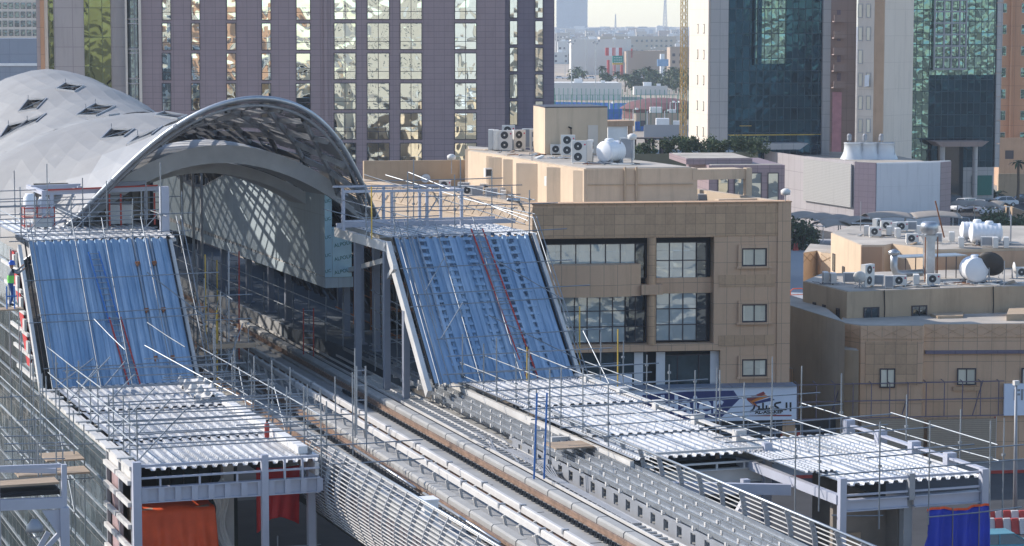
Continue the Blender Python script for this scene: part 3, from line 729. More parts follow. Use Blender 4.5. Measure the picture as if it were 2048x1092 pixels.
# --- far right low block
r2=thing('far_right_roof_block','low ribbed steel roof block at the lower right above the blue tarpaulin','building',(38,69.4,0))
for k,(a,b) in enumerate(((69.55,73.6),(73.5,78.5))):
    ribbed(35.75,40.4 if k==0 else 40.2,(a,ZD-.02*k),(b,ZD-.02*k)).build('roof_sheet',M['deck'],r2)
for k in range(3): ribbed(35.2-.0*k,36.4,(71.5+k*2.2,12.62-.05*k),(73.9+k*2.2,12.6-.05*k),.2,.06).build('roof_sheet',M['deck'],r2)
column(35.55,69.4,0,12.8,.22,M['steel'],r2); column(40.6,69.4,0,12.8,.24,M['steel'],r2); column(38.0,69.45,11.95,12.8,.2,M['grey'],r2); column(38.0,69.75,0,11.94,.3,M['conc'],r2)
b=MB(); 
for xa,xb_ in ((35.68,37.88),(38.12,40.46)): b.box(xa,xb_,69.38,69.46,12.66,12.73).box(xa,xb_,69.4,69.48,12.2,12.26).box(xa,xb_,69.44,69.48,11.75,12.05).box(xa,xb_,69.34,69.6,11.71,11.75).box(xa,xb_,69.34,69.6,12.05,12.09)
b.bar((40.6,69.5,12.78),(40.6,78.5,12.78),.2,.07); b.bar((35.5,69.5,12.1),(35.5,77,12.1),.2,.3); b.bar((35.3,72.5,11.9),(30.9,74.6,11.9),.2,.35)
y=71.5
while y<79: b.box(40.45,40.8,y,y+.3,12.3,12.95); y+=2.4
b.box(34.1,34.35,73.6,73.85,0,12.1); b.box(33.2,33.4,75.2,75.4,0,11.9)
b.bar((33.0,73.5,9.6),(34.2,73.7,11.4),.16,.2)
b.build('frame_beams',M['steel'],r2)
MB().box(35.9,37.8,70.7,70.9,7.4,11.7).build('concrete_wall',M['concd'],r2)
MB().box(37.8,37.95,69.95,76,5.5,11.7).build('side_wall',M['concd'],r2)
MB().box(36.35,36.85,70.6,70.69,10.2,10.75).box(36.42,36.78,70.585,70.6,10.27,10.68).build('timber_opening',M['wood'],r2)
MB().box(38.3,40.4,75.6,75.8,5,11.6).build('rear_wall',M['dark'],r2)
MB().box(35.8,40.5,70.0,76,5.3,5.45).build('lower_floor',M['concd'],r2)
lv=MB()
for k in range(9): lv.bar((33.4,77.5,8.2+k*.38),(35.8,77.5,8.2+k*.38),.12,.12)
lv.build('stair_slats',M['conc'],r2)
MB().box(33.0,36.2,78.4,78.6,6,11.9).build('dark_backing',M['dark'],r2)
# ---------------------------------------------------------- draped sheets
def drape(name,label,cat,mt,fn,nu=40,nv=24,thick=.012,kids=None):
    mb=MB(); 
    for j in range(nv+1):
        for i in range(nu+1): mb.v.append(tuple(fn(i/nu,j/nv)))
    for j in range(nv):
        for i in range(nu): a=j*(nu+1)+i; mb.f.append((a,a+1,a+nu+2,a+nu+1))
    o=mb.build(name,mt,None,True); md=o.modifiers.new('thickness','SOLIDIFY'); md.thickness=thick; tag(o,label,cat); return o
def f_orange(u,v):
    x=15.4+u*2.75; fold=.09*math.sin(u*23+1.5*math.sin(v*4))+.05*math.sin(u*47)
    if v<.3: return (x+ (0), 82.6-v/.3*1.6, 10.95+.03*math.sin(u*9+v*12)-.1*v)
    k=(v-.3)/.7; hem=.35*math.sin(u*7+.5)+.22*math.sin(u*15)
    return (x+.28*k*(u-.35), 81.0-.18*k-fold*k, 10.87-k*(2.0+hem*.8)-.02)
drape('tarpaulin','bright orange tarpaulin draped over stored material under the left lower roof','tarpaulin',M['orange'],f_orange,60,30)
top=MB().box(15.5,18.0,81.15,82.7,9.0,10.9); tag(top.build('stored_crate',M['wood']),'covered timber crate hidden under the orange tarpaulin','crate')
def f_red(u,v):
    x=19.62+u*1.5; k=v; hem=.3*math.sin(u*4.2+2.2)
    return (x-.25*k*math.sin(u*3), 81.2-.3*math.sin(u*3.1)-.06*math.sin(u*25)*k, 12.1-k*(2.0+hem))
drape('tarpaulin','crumpled dark red tarpaulin hanging in the narrow right bay of the left block','tarpaulin',M['redtarp'],f_red,40,24)
def f_cloth(u,v):
    x=18.0+.9*v*.55+u*(.5-.1*v)+.12*math.sin(v*9); return (x,81.3-.05*math.sin(u*20+v*6)-.1*math.sin(v*7),11.35-v*2.6+.5*(1-v)*u)
drape('sheeting','torn pale cloth sheeting hanging to the right of the orange tarpaulin','cloth',M['cloth'],f_cloth,16,30)
def f_blue(u,v):
    x=38.35+u*2.25; z=11.65-v*4.4+.05*math.sin(u*9); 
    return (x+(.12*math.sin(v*14) if u<.03 else 0),69.0+.07*math.sin(u*28+math.sin(v*5))+.05*math.sin(u*11)*v,z)
bt=drape('tarpaulin','blue tarpaulin with an orange hem tied across the front of the far right block','tarpaulin',M['bluetarp'],f_blue,60,24)
hm=MB(); 
for k in range(24): u=k/24; u2=(k+1)/24; p=Vector(f_blue(u,0));q=Vector(f_blue(u2,0)); hm.bar(p+Vector((0,-.02,.02)),q+Vector((0,-.02,.02)),.03,.07)
hm.build('orange_hem',M['orange'],bt)
r_=MB()
for u in (.38,.8): r_.tube([(38.35+u*2.25,68.88,11.7),(38.35+u*2.25+.02,68.86,7)],.018,5)
r_.build('tie_ropes',M['concd'],bt)
def f_sh(u,v):
    x=20.3+u*1.1-.3*v; y=97.2-v*5
    return (x,y,12.72+.14*math.sin(u*9+v*13)*math.sin(v*17+1)+.08*math.sin(u*17+v*23)+.05*math.sin(u*11-v*31)+.1)
drape('sheeting','crumpled white plastic sheeting lying at the back right corner of the left lower roof','sheeting',M['cloth'],f_sh,30,90)
bp_=thing('rim_parapet','pale concrete block kerb between the left lower roof and the tracks','kerb',(21.8,88,11.4)); q=MB(); y=83.2
while y<104: q.box(21.55,21.85,y,y+2.2,11.4,12.25); q.box(22.15,22.45,y,y+2.2,11.4,12.05); y+=2.25
q.build('kerb_blocks',M['white'],bp_)
# bracket platform on the far left
bk=thing('bracket_platform','lilac steel bracket platform with braces in front of the glass facade, lower left','steel platform',(13,76,0))
q=MB(); A=P(-60,1012,y=77.0); B=P(128,1005,y=77.0)
q.bar(A,B,.18,.34); q.bar(A+Vector((0,1.5,.9)),B+Vector((0,1.5,.75)),.14,.16); q.bar(A+Vector((0,0,1.15)),B+Vector((0,.4,1.1)),.12,.12); q.bar(B+Vector((0,0,-.1)),B+Vector((.02,0,1.2)),.16,.16)
q.box(B.x-.14,B.x+.14,76.86,77.14,0,B.z-.15); q.bar(B+Vector((-.1,0,-.9)),B+Vector((-1.5,0,-2.4)),.14,.14); q.bar(B+Vector((.1,0,-.3)),B+Vector((.35,3,-2.5)),.14,.14)
q.bar(B+Vector((-.5,0,-.9)),B+Vector((-1.3,0.1,-2.3)),.1,.16)
q.build('steel_members',M['steel'],bk)
g=MB().prism([(B.x-.7,B.z-.2),(B.x+.1,B.z-.2),(B.x+.1,B.z-1.2),(B.x-.15,B.z-1.1)],76.95,77.0,'y').build('gusset_plate',M['steel'],bk)
fl=MB(); fl.box(A.x-.5,B.x-.1,77.2,78.3,B.z+.55,B.z+.62); fl.build('deck_boards',M['wood'],bk)
MB().box(A.x,B.x-.1,77.1,78.2,B.z+.25,B.z+.4).build('dark_underlay',M['black'],bk)
lamp=thing('floodlight','wire-caged floodlight hanging under the left bracket platform','floodlight',(B.x-.9,76.9,B.z-.3))
c=Vector((B.x-.95,76.8,B.z-.45)); MB().lathe([(0,0),(.1,.02),(.26,-.2),(.28,-.35),(0,-.36)],c,14).build('lamp_shade',M['grey'],lamp,True)
q=MB()
for k in range(8): a=k*math.pi/4; q.tube([c+Vector((.28*math.cos(a),.28*math.sin(a),-.32)),c+Vector((.2*math.cos(a),.2*math.sin(a),-.5)),c+Vector((0,0,-.56))],.012,4)
q.build('wire_cage',M['galv'],lamp)
# near window post
wp=thing('near_post','blurred grey-blue upright post close to the viewpoint at the left edge','post',tuple(P(2,700,d=9)))
a=P(-14,172,d=9); b=P(7,1120,d=9)
M['postm']=plain('dull_blue_grey_post',(.22,.23,.28),.6,0,.05)
MB().box(a.x-.02,b.x+.014,a.y-.02,a.y+.03,b.z-2,a.z).build('post_shaft',M['postm'],wp)

# ============================================================ SCAFFOLDS
def scaf(label,loc,std=(),led=(),brc=(),boards=(),yel=(),jit=.02):
    t=thing('scaffold',label,'scaffold',loc)
    for a in std:
        x,y,z0,z1=a[:4]; mb=MB(); ex=random.uniform(-jit,jit); mb.tube([(x,y,z0),(x+ex,y+random.uniform(-jit,jit),z1)],.025,6)
        for zc in a[4:]: mb.box(x-.05,x+.05,y-.05,y+.05,zc-.04,zc+.04)
        mb.build('standard',M['tube'],t)
    for p,q in led: 
        p=Vector(p);q=Vector(q); md=(p+q)/2+Vector((0,0,random.uniform(-.03,.01))); MB().tube([p,md,q],.023,6).build('ledger',M['tube'],t)
    for p,q in brc: MB().tube([p,q],.025,6).build('brace',M['tube'],t)
    for bx in boards: MB().box(*bx).build('scaffold_board',M['wood'],t)
    for p,q in yel: MB().tube([p,q],.03,6).build('yellow_standard',M['tubeY'],t)
    return t
random.seed(11)
ys=[79.9,81.2,82.3,84.1,85.0,87.0,88.6,91.0,93.5,96.0]
std=[];led=[];brc=[]
for k,y in enumerate(ys):
    zt=14.4+random.uniform(-.2,.5); std.append((15.35,y,12.7,zt,13.3,13.9))
    led.append(((15.1,y+.05,13.3),(21.9+random.random(),y-.1,13.3))); 
    if k%2==0: led.append(((15.2,y+.08,13.95),(21.7+random.random(),y,13.95)))
    if k%2==1: led.append(((15.2,y,12.95),(22.0,y+.1,12.92)))
    if k%2==0: brc.append(((15.4,y+.08,12.8),(17.0,y+.1,14.4)))
for z,a,b in ((13.35,79.6,97.6),(13.9,79.6,91),(14.35,86,97.8)): led.append(((15.28,a,z),(15.28,b,z)))
scaf('guard-rail scaffold of thin steel tubes standing along the glass side of the left lower roof',(15.3,88,12.6),std,led,brc)
std=[];led=[]
for k,y in enumerate([79.6,80.6,81.8,83.0,84.2,85.4,86.8,88.0,89.4,90.8,92.4,94.0,95.6,97.4]):
    std.append((21.45+.45*(k%2),y,11.6,14.5+random.uniform(-.35,.6),13.2,13.9))
for z,x in ((13.2,21.5),(13.95,21.55),(12.6,21.6)): led.append(((x,79.8,z),(x,98.5,z)))
for k in range(9): y=81+k*2; led.append(((19.2-random.random(),y,13.6+.1*(k%3)),(22.2+random.random()*.6,y+.1,13.62+.1*(k%3))))
led.append(((18.9,96.5,14.4),(21.0,87.4,13.3))); led.append(((17.4,99.2,15.2),(18.2,97.0,14.2))); led.append(((19.5,99.0,15.0),(20.6,97,14.2)))
scaf('guard-rail scaffold between the left lower roof and the tracks',(21.5,88,11.6),std,led,[((21.5,84,12.2),(21.6,86.5,14.0)),((21.5,90,12.2),(21.6,92,14.0))])
# tubes lying on the left slope
def sl_pt(x,f,off,L=True):
    y0,y1=(97.85,103.2) if L else (94.0,99.5); n=Vector((0,-.707,.707))
    return Vector((x,y0+(y1-y0)*f,ZD+5.5*f))+n*off
led=[]; std=[]
for x in (15.45,15.62,17.35,18.6,20.25,21.75,21.95): led.append((sl_pt(x,-.02 if x<20 else .05,.3),sl_pt(x-.05,1.12,.35)))
for f,xa,xb_ in ((.97,14.6,21.9),(.7,15.0,23.0),(.47,15.3,22.2),(.42,14.9,22.6),(.12,15.2,22.8),(-.05,15.4,22.7),(-.12,15.4,22.9)): led.append((sl_pt(xa,f,.36),sl_pt(xb_,f+.01,.4)))
brc=[(sl_pt(20.0,.72,.45),sl_pt(22.0,.4,.5)),(sl_pt(15.6,.0,.4),sl_pt(17.2,.16,.5)),(sl_pt(16,-.1,.4),sl_pt(17.3,.1,.6)),(sl_pt(17.2,-.06,.5),sl_pt(18.4,.12,.6))]
scaf('bright steel tubes clamped across and down the slanted face of the left block',(18,100,13),[],led,brc)
std=[];led=[];brc=[]
for x,y,h in ((14.6,105.5,1.7),(15.7,107,2.0),(17.6,105.5,1.6),(19.9,103.9,1.6),(22.2,104.8,1.8),(14.2,110,2.2),(18.7,109,2.2),(15.3,104.2,1.5),(16.0,105,1.9),(17.0,108,2.9),(18.2,104.5,1.3),(19.3,106.5,2.2),(21.2,104.3,3.1),(20.6,105.5,1.9),(21.3,108,2.0),(15.0,108.8,1.9),(16.2,112,2.4),(17.9,113,1.8),(14.7,112,1.6)):
    std.append((x,y,18.05,18.05+h,18.9))
for y,z,a,b in ((103.6,18.2,14.2,22.3),(106.6,18.9,14.0,21.8),(109.6,19.0,14.2,22.2),(104.2,18.9,14.4,22.6),(105.6,18.6,14.6,21.5),(108,19.35,14.2,22.9),(108.2,19.15,14.6,21.4),(111,19.6,13.6,18.6),(111.6,19.2,14,21.2),(104,18.35,15,21),(103.9,18.25,15,21)): led.append(((a,y,z),(b,y+.1,z+.06)))
for x in (15.2,17.7,21.3): led.append(((x,103.6,18.9),(x-.2,113,19.0)))
for x0 in (15.3,16.2,17.2,20.2): brc.append(((x0,104.1,18.1),(x0+1.8,106.5,19.3)))
scaf('tangle of guard-rail tubes around the upper roof of the left block',(18,107,18),std,led,brc)
# right side
led=[]
for x in (30.15,30.3,30.6,31.9,33.65,36.35,36.5): led.append((sl_pt(x,-.02,.3,False),sl_pt(x-.06,1.1,.36,False)))
for f,xa,xb_ in ((.98,29.3,37.6),(.76,29.8,37.4),(.58,30,37.8),(.5,29.8,36.4),(.28,30.5,37.9),(.05,30.4,38.0),(-.03,30.5,37.7),(-.16,30.2,37.9)): led.append((sl_pt(xa,f,.36,False),sl_pt(xb_,f+.015,.42,False)))
brc=[(sl_pt(33.6,.84,.4,False),sl_pt(36.4,.5,.45,False)),(sl_pt(33.0,.42,.4,False),sl_pt(36.2,.1,.45,False)),(sl_pt(30.7,.28,.4,False),sl_pt(32,.5,.5,False)),(sl_pt(30.6,.6,.4,False),sl_pt(31.8,.82,.4,False))]
scaf('bright steel tubes clamped across and down the slanted face of the right block',(33,97,13),[],led,brc,yel=[(sl_pt(33.7,-.05,.5,False),sl_pt(33.7,-.05,.5,False)+Vector((0,0,1.5))),((29.2,100,18),(29.2,100,20.2)),((36.7,95.3,12.8),(36.7,95.3,15.4))])
std=[];led=[];brc=[]
for x,y,h in ((29.4,101.5,2.2),(30.5,101,1.9),(31.7,103,2.6),(34.0,103.5,2.4),(36.2,100,1.9),(36.3,102.5,1.9),(36.4,105.5,2.4),(35.6,107.5,2.9),(33.2,107,2.9)): std.append((x,y,17.9,18+h,18.9,19.5))
for y,z,a,b in ((100,18.9,28.6,32.2),(100.2,19.3,29,37.6),(103,19.5,31,36.9),(103.1,18.9,31,36.8),(106,19.7,30.6,36.6),(107.5,19.6,30.6,38.6),(107.3,19.95,31,37.6)): led.append(((a,y,z),(b,y+.1,z)))
for z in (18.9,19.5): led.append(((36.3,99.6,z),(36.3,110,z))); 
led+= [((32.5,109,20.1),(36.4,99.8,18.7)),((33.6,109,20.2),(36.5,101,18.5)),((31.2,108,20.2),(36.2,100.5,18.4)),((29,105,19.4),(31.5,100,18.7)),((28.2,104,19.0),(31.5,99.8,18.2))]
brc=[((29.3,101,18.2),(30.8,103,19.6)),((31.4,101,18.1),(33.5,104,19.5))]
scaf('guard-rail tubes around the upper roof of the right block',(33,103,18),std,led,brc)
std=[];led=[];brc=[]
for k,y in enumerate([76.4,78.6,80.6,82.8,85.2,87.4,89.8,92.2]):
    std.append((36.4,y,12.0,14.5+random.uniform(-.2,.3),13.3,14.0)); led.append(((30.2-random.random(),y,13.3),(37.0+random.random(),y,13.35)))
    if k%2: led.append(((30.0,y+.1,14.0),(36.9,y,14.05)))
for z in (12.95,13.3): led.append(((36.4,75.8,z-.03),(36.4,95.2,z)))
led.append((P(919,692,z=13.6),P(1346,853,z=13.6))); led.append((P(1031,694,z=13.9),P(1346,820,z=13.6)))
brc=[((36.4,91,12.6),(36.2,93.6,14.6))]
scaf('guard-rail scaffold standing along the street side of the right lower roof',(36.4,85,12.6),std,led,brc,yel=[((36.5,90.6,12.6),(36.5,90.6,15.0))])
std=[];led=[]
for k,y in enumerate([78.4,81.2,83.0,84.6,86.4,88.2,90.0,92.0,94.2,96.4]):
    std.append((31.25+.15*(k%2),y,12.4,14.7+random.uniform(-.35,.4),12.95,13.4))
for z in (12.9,13.4): led.append(((31.3,77,z),(31.3,98.5,z)))
led.append(((31.3,80,12.65),(31.3,97,12.7)))
scaf('guard-rail scaffold between the right lower roof and the cable trays',(31.2,88,12.4),std,led,[])
std=[];led=[]
for x,y,z0,z1 in ((35.2,70.3,11.6,14.3),(34.9,71.4,11.2,14.1),(36.6,68.9,11.2,14.6),(38.4,69.0,11.2,14.5),(40.6,69.0,10.9,14.4),(41.3,69.4,11.2,14.4),(41.2,72,12,14.3),(41.1,75.5,12.2,14.3),(40.4,79,12,14.6),(38.4,80.5,12,15.1),(36.2,80.5,12,14.8),(39.6,80.6,12.2,14.7)): std.append((x,y,z0,z1,13.2))
for y,z,a,b in ((69,13.0,34.6,41.9),(69.1,13.45,36.2,42.0),(71.5,13.1,34,41.5),(74,13.3,33.6,41.4),(77,13.3,34,41.4),(79.6,13.3,34.5,40.8),(76.9,12.95,34.5,41.2),(80.6,13.6,34.2,40.4),(68.3,11.6,38,41.4)): led.append(((a,y,z),(b,y+.1,z+.08)))
led+= [((41.2,69.6,13.5),(41.2,76.8,13.48)),((41.2,69.5,13.0),(41.2,76.7,12.87)),((41.2,76.6,12.9),(39.6,80.6,13.35)),((36.5,74.9,13.76),(36.5,69.0,13.85)),((36.5,77.3,13.2),(36.5,72.0,13.27)),((35.3,69.6,11.6),(36.8,69,11.6))]
brc=[((36.5,72,9.2),(35.9,69.8,12.2))]
scaf('loose guard-rail scaffold around the far right low roof',(38,74,12),std,led,brc)
# platform-side scaffolds around the left slope foot & in the station
std=[];led=[];brc=[]
for x,y,z0,z1 in ((22.3,101,11.4,16.5),(22.9,103,11.4,17),(23.1,106,11.4,17),(23.9,104,11.4,15.8),(23.2,99.5,11.4,14.3),(22.4,98.5,11.4,16.2),(24.0,100.5,11.4,14.4),(23.6,108.5,11.4,17),(24.2,112,11.4,17)): std.append((x,y,z0,z1,13,14.6))
for z in (12.6,13.6,14.8,15.8): led.append(((22.2,100.5,z),(24.2,100.6,z))); led.append(((23.0,99,z),(24,112,z)))
brc=[((22.4,99.2,12),(23.8,100.6,14.6)),((22.6,103,12),(24,106,15))]
scaf('scaffold tower with a plank platform beside the foot of the left slanted face',(23.2,103,11.4),std,led,brc,boards=[(22.2,24.3,100.3,100.5,13.62,13.82),(22.2,24.2,100.5,102.2,13.62,13.66)],yel=[((22.7,100.6,11.4),(22.7,100.6,15.2)),((23.0,104,13),(23.0,104,17.2)),((24.3,107.5,13),(24.3,107.5,16.6))])
std=[];led=[]
for y in range(106,150,3): std.append((30.45,y,12.2,14.3,13))
for z in (13.1,13.9): led.append(((30.4,106,z),(30.4,150,z)))
led+= [((30.6,106.2,13.35),(33.8,106.2,13.35)),((30.4,104.6,12.9),(32.9,104.2,13.2))]
scaf('railing of dark scaffold tubes along the platform edge under the cladding wall',(30.5,125,12.2),std,led,[])
std=[];led=[]
for y in (100.8,102.4,104.6): std.append((31.0,y,12,16.4)); std.append((30.2,y+.6,12,15.2))
for z in (12.8,13.6,14.4,15.2): led.append(((29.9,101,z),(32.6,101.2,z))); led.append(((30.6,99,z-.2),(30.9,106,z)))
scaf('cluster of rusty and grey tubes under the slope of the right block',(31,102,12),std,led,[((30.0,99.5,12.6),(31.6,100,12.9))],yel=[((33.0,103,12.2),(33,103,17))])
# left platform in front of glass facade
std=[];led=[]
for px,py0,py1 in ((60,840,1000),(75,840,1010),(98,870,960),(118,893,960),(76,760,980),(62,865,940)):
    b=P(px,py1,y=84); std.append((b.x,84-(px%3)*.8,b.z,P(px,py0,y=84).z))
for py in (870,885,900,917,940,960): a=P(8,py+3,y=84); b=P(130,py,y=84); led.append((a,b))
bb=P(40,905,y=84.5)
scaf('scaffold bay with boards in front of the mirror glass facade at the left edge',(13.6,84,8),std,led,[],boards=[(12.0,14.4,83.4,84.6,P(60,948,y=84).z,P(60,948,y=84).z+.07),(13.2,14.5,85.0,86.6,P(90,925,y=85).z,P(90,925,y=85).z+.06)])
# scaffold under left block front (narrow bay)
led=[];std=[]
for k,(y,zt) in enumerate(((86,13.6),(89,13.9),(92,14),(95,14.2),(98,15),(101,17))):
    std.append((14.3,y,8.5,zt,10,12)); std.append((14.75,y+.6,8.5,zt-.6,11))
for z in (10.0,11.2,12.4): led.append(((14.3,85,z),(14.3,104,z)))
for y in (86,92,98): led.append(((13.2,y,11.2),(15.0,y,11.2))); led.append(((13.2,y,12.4),(15.0,y,12.4)))
scaf('row of scaffold tubes along the outside of the glass side of the left block',(14.3,92,8.5),std,led,[((14.3,86,10),(14.3,89,12.4))])
led=[((19.6,80.3,9.5),(21.6,80.3,9.5)),((19.6,80.3,9.0),(21.6,80.3,9.0)),((19.6,80.3,8.6),(21.6,80.3,8.6)),((17.9,81.5,9.6),(18.7,81.5,9.6)),((17.9,81.5,8.8),(18.7,81.5,8.8))]
scaf('small scaffold with a pale board in the right bay of the left block',(20.5,80.3,8),[(20.1,80.3,8.3,9.9),(21.45,80.3,7.5,10.6),(17.95,81.5,7,10.2),(18.5,81.5,7,10.8)],led,[],boards=[(19.65,21.3,80.36,80.42,9.02,9.45)])
# ladders
def ladder(label,a,b,wdir,wd,mt,mr,n,alt=None,wid2=None):
    t=thing('ladder',label,'ladder',tuple(Vector(a))); a=Vector(a); b=Vector(b); wv=Vector(wdir).normalized()*wd/2
    for s in (-1,1): MB().bar(a+wv*s,b+wv*s,.035,.06,wdir).build('stile',(alt if (alt and s>0) else mt),t)
    for k in range(n): f=(k+.7)/n; p=a+(b-a)*f; MB().tube([p-wv,p+wv],.022,5).build('rung',mr,t)
    return t
ladder('blue ladder lying on the upper half of the left slanted face',sl_pt(18.35,.42,.2),sl_pt(18.0,.9,.2),(1,0,0),.42,M['blue'],M['galv'],12)
ladder('red ladder lying on the lower half of the left slanted face',sl_pt(18.75,-.06,.2),sl_pt(18.4,.45,.22),(1,0,0),.46,M['red'],M['galv'],13)
ladder('long red ladder lying on the right slanted face',sl_pt(34.15,.02,.16,False),sl_pt(33.7,1.04,.16,False),(1,0,0),.5,M['red'],M['galv'],26)
ladder('tall upright red ladder with pale rungs beside the left track at the station mouth',P(468,725,z=11.6),P(468,502,y=P(468,725,z=11.6).y),(1,-.3,0),.46,M['white'],M['galv'],16,M['red'])
ladder('short upright red ladder beside the right track under the cladding wall',P(617,713,z=11.7),P(617,617,y=P(617,713,z=11.7).y),(1,-.3,0),.46,M['red'],M['galv'],7)
ladder('blue step ladder standing on the guard plinth beside the cable trays',P(1078,958,z=11.8),P(1084,786,y=P(1078,958,z=11.8).y+.3),(1,-.2,0),.34,M['blue'],M['galv'],3)
ladder('slim grey ladder frame standing beside the left track behind the curved fence',P(722,880,z=11.6),P(722,732,y=P(722,880,z=11.6).y),(1,-.2,0),.33,M['galv'],M['galv'],5)
ladder('red ladder leaning behind the front frame of the left block',(18.35,83,7),(18.05,82.6,11.2),(1,0,0),.3,M['red'],M['galv'],12)
scaf('three tall single tubes standing between the two tracks',(24,78,11.6),[(P(710,880,z=11.7).x,P(710,880,z=11.7).y,11.6,15.1),(P(733,900,z=11.7).x,P(733,900,z=11.7).y,11.6,14.2),(P(706,905,z=11.7).x,P(706,905,z=11.7).y,11.6,14.6),(P(672,870,z=11.7).x,P(672,870,z=11.7).y,11.6,13.9)],[((21.2,79.6,13.0),(25.0,79.6,13.0)),((21.4,78.2,12.6),(24.6,78.2,12.6))],[])
scaf('pair of scaffold standards beside the blue step ladder',(29,76,11.7),[(P(1100,940,z=11.7).x,P(1100,940,z=11.7).y,11.6,15.2),(P(1072,930,z=11.7).x,P(1072,930,z=11.7).y,11.6,14.4)],[],[])
fe=thing('fire_extinguisher','small red fire extinguisher hanging on a scaffold tube beside the left lower roof','fire extinguisher',tuple(P(534,870,y=84))); c=P(534,875,y=84)
MB().lathe([(0,0),(.08,0),(.09,.05),(.09,.45),(.05,.52),(.03,.55),(0,.55)],c,12).build('cylinder_body',M['red'],fe,True); MB().box(c.x-.03,c.x+.05,c.y-.02,c.y+.02,c.z+.55,c.z+.62).build('valve',M['black'],fe)
# ============================================================ BUILDINGS
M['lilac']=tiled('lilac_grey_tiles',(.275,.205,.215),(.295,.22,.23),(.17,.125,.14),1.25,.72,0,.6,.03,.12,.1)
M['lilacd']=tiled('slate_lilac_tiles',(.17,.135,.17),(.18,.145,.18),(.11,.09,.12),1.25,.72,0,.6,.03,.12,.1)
M['lilacp']=tiled('pale_lilac_panels',(.36,.33,.335),(.385,.355,.36),(.22,.2,.21),2.2,2.4,0,.5,.04,.1,.1)
M['sandst']=tiled('sandstone_tiles',(.62,.39,.225),(.47,.295,.17),(.22,.14,.09),.62,.62,0,.7,.014,.2,.2)
M['sandst2']=tiled('plain_sandstone_slabs',(.64,.405,.245),(.68,.435,.27),(.27,.185,.13),.85,1.25,0,.7,.014,.12,.2)
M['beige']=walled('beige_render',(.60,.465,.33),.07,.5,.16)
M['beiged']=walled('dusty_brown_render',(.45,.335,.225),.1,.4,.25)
M['pinkr']=walled('pinkish_brown_render',(.46,.30,.195),.08,.4,.2)
M['roofc']=plain('dusty_roof_screed',(.42,.375,.32),.9,0,.25,.35,.45)
M['creamt']=tiled('cream_tower_panels',(.62,.54,.46),(.64,.56,.48),(.5,.43,.37),2.6,3.6,0,.6,.03,.06,.05)
M['greyt']=tiled('grey_tower_panels',(.42,.40,.39),(.44,.42,.41),(.26,.25,.25),1.6,1.8,0,.5,.04,.08,.05)
M['orangeb']=tiled('orange_brown_render',(.50,.27,.155),(.52,.285,.165),(.33,.19,.12),3,3.3,0,.8,.04,.08,.05)
M['brownp']=tiled('brown_pink_render',(.30,.225,.20),(.32,.24,.21),(.2,.15,.14),2.6,1.8,0,.8,.03,.08,.05)
M['wglass']=wobble('warped_window_mirror',(.76,.86,.83),(3,3.6),.85,.33,0,.02,None,1,0)
M['wglass2']=wobble('warped_shop_mirror',(.66,.76,.76),(1.45,1.1),.4,.9,.12,.05,None,.55,.01)
M['teal']=wobble('dark_teal_curtain_glass',(.02,.06,.10),(.98,1.7),.35,.5,.45,.05,(.02,.045,.06),1,.05)
M['teal2']=wobble('mirrored_teal_curtain_glass',(.15,.25,.25),(.98,1.7),1.2,.6,.3,.03,(.03,.06,.06),1,.05)
M['olive']=wobble('olive_curtain_glass',(.16,.19,.10),(1.6,3.6),.35,.5,.15,.03,(.1,.12,.06),1,.04)
M['stairg']=wobble('grey_stair_glass',(.22,.27,.29),(.8,6),.4,1.2,.4,.15,(.16,.17,.18),.8,.06)
M['wdark']=wobble('dark_small_window',(.16,.20,.23),(1,3),.6,1,.2,.05,None,1,0)
M['curt']=wobble('curtained_window',(.88,.80,.62),(1,3),.4,2,.3,.15,None,.0,0)
M['frame']=plain('dark_window_frame',(.06,.05,.055),.5)
class Fac:
    """a facade: origin on the ground, direction along the wall; pixels of its own plane become wall coordinates"""
    def __init__(s,px0,d,rz,z=0):
        v=ray(px0,546); s.O=Vector((v.x*d,v.y*d,0)); s.rz=rz; s.ux=Vector((math.cos(rz),math.sin(rz),0)); s.n=Vector((-math.sin(rz),math.cos(rz),0))
    def uz(s,px,py,k=0):
        v=ray(px,py); o=s.O+s.n*k; t=s.n.dot(o)/s.n.dot(v); p=v*t; return (p-o).dot(s.ux), H+p.z
    def root(s,name,label,cat='building',group=None): return thing(name,label,cat,tuple(s.O),s.rz,group)
def window(f,root,px0,px1,py0,py1,glass,fr='frame',mul=(),k=0,depth=.0,fw=.09,label=None):
    u0,z1=f.uz(px0,py0,k); u1,z0=f.uz(px1,py1,k); y=k-.03
    w=MB(); w.box(u0-fw,u0,y-.05,y,z0-fw,z1+fw).box(u1,u1+fw,y-.05,y,z0-fw,z1+fw).box(u0,u1,y-.05,y,z1,z1+fw).box(u0,u1,y-.05,y,z0-fw,z0)
    for a in mul:
        if a>0: x=u0+(u1-u0)*a; w.box(x-.035,x+.035,y-.045,y,z0,z1)
        else: z=z0-(z1-z0)*a; w.box(u0,u1,y-.04,y-.002,z-.035,z+.035)
    o=w.build('window',M[fr],root,local=True,label=label)
    MB().box(u0,u1,y-.01,y+.02,z0,z1).build('pane',glass,o,local=True); return o
A10=R(-10.9)
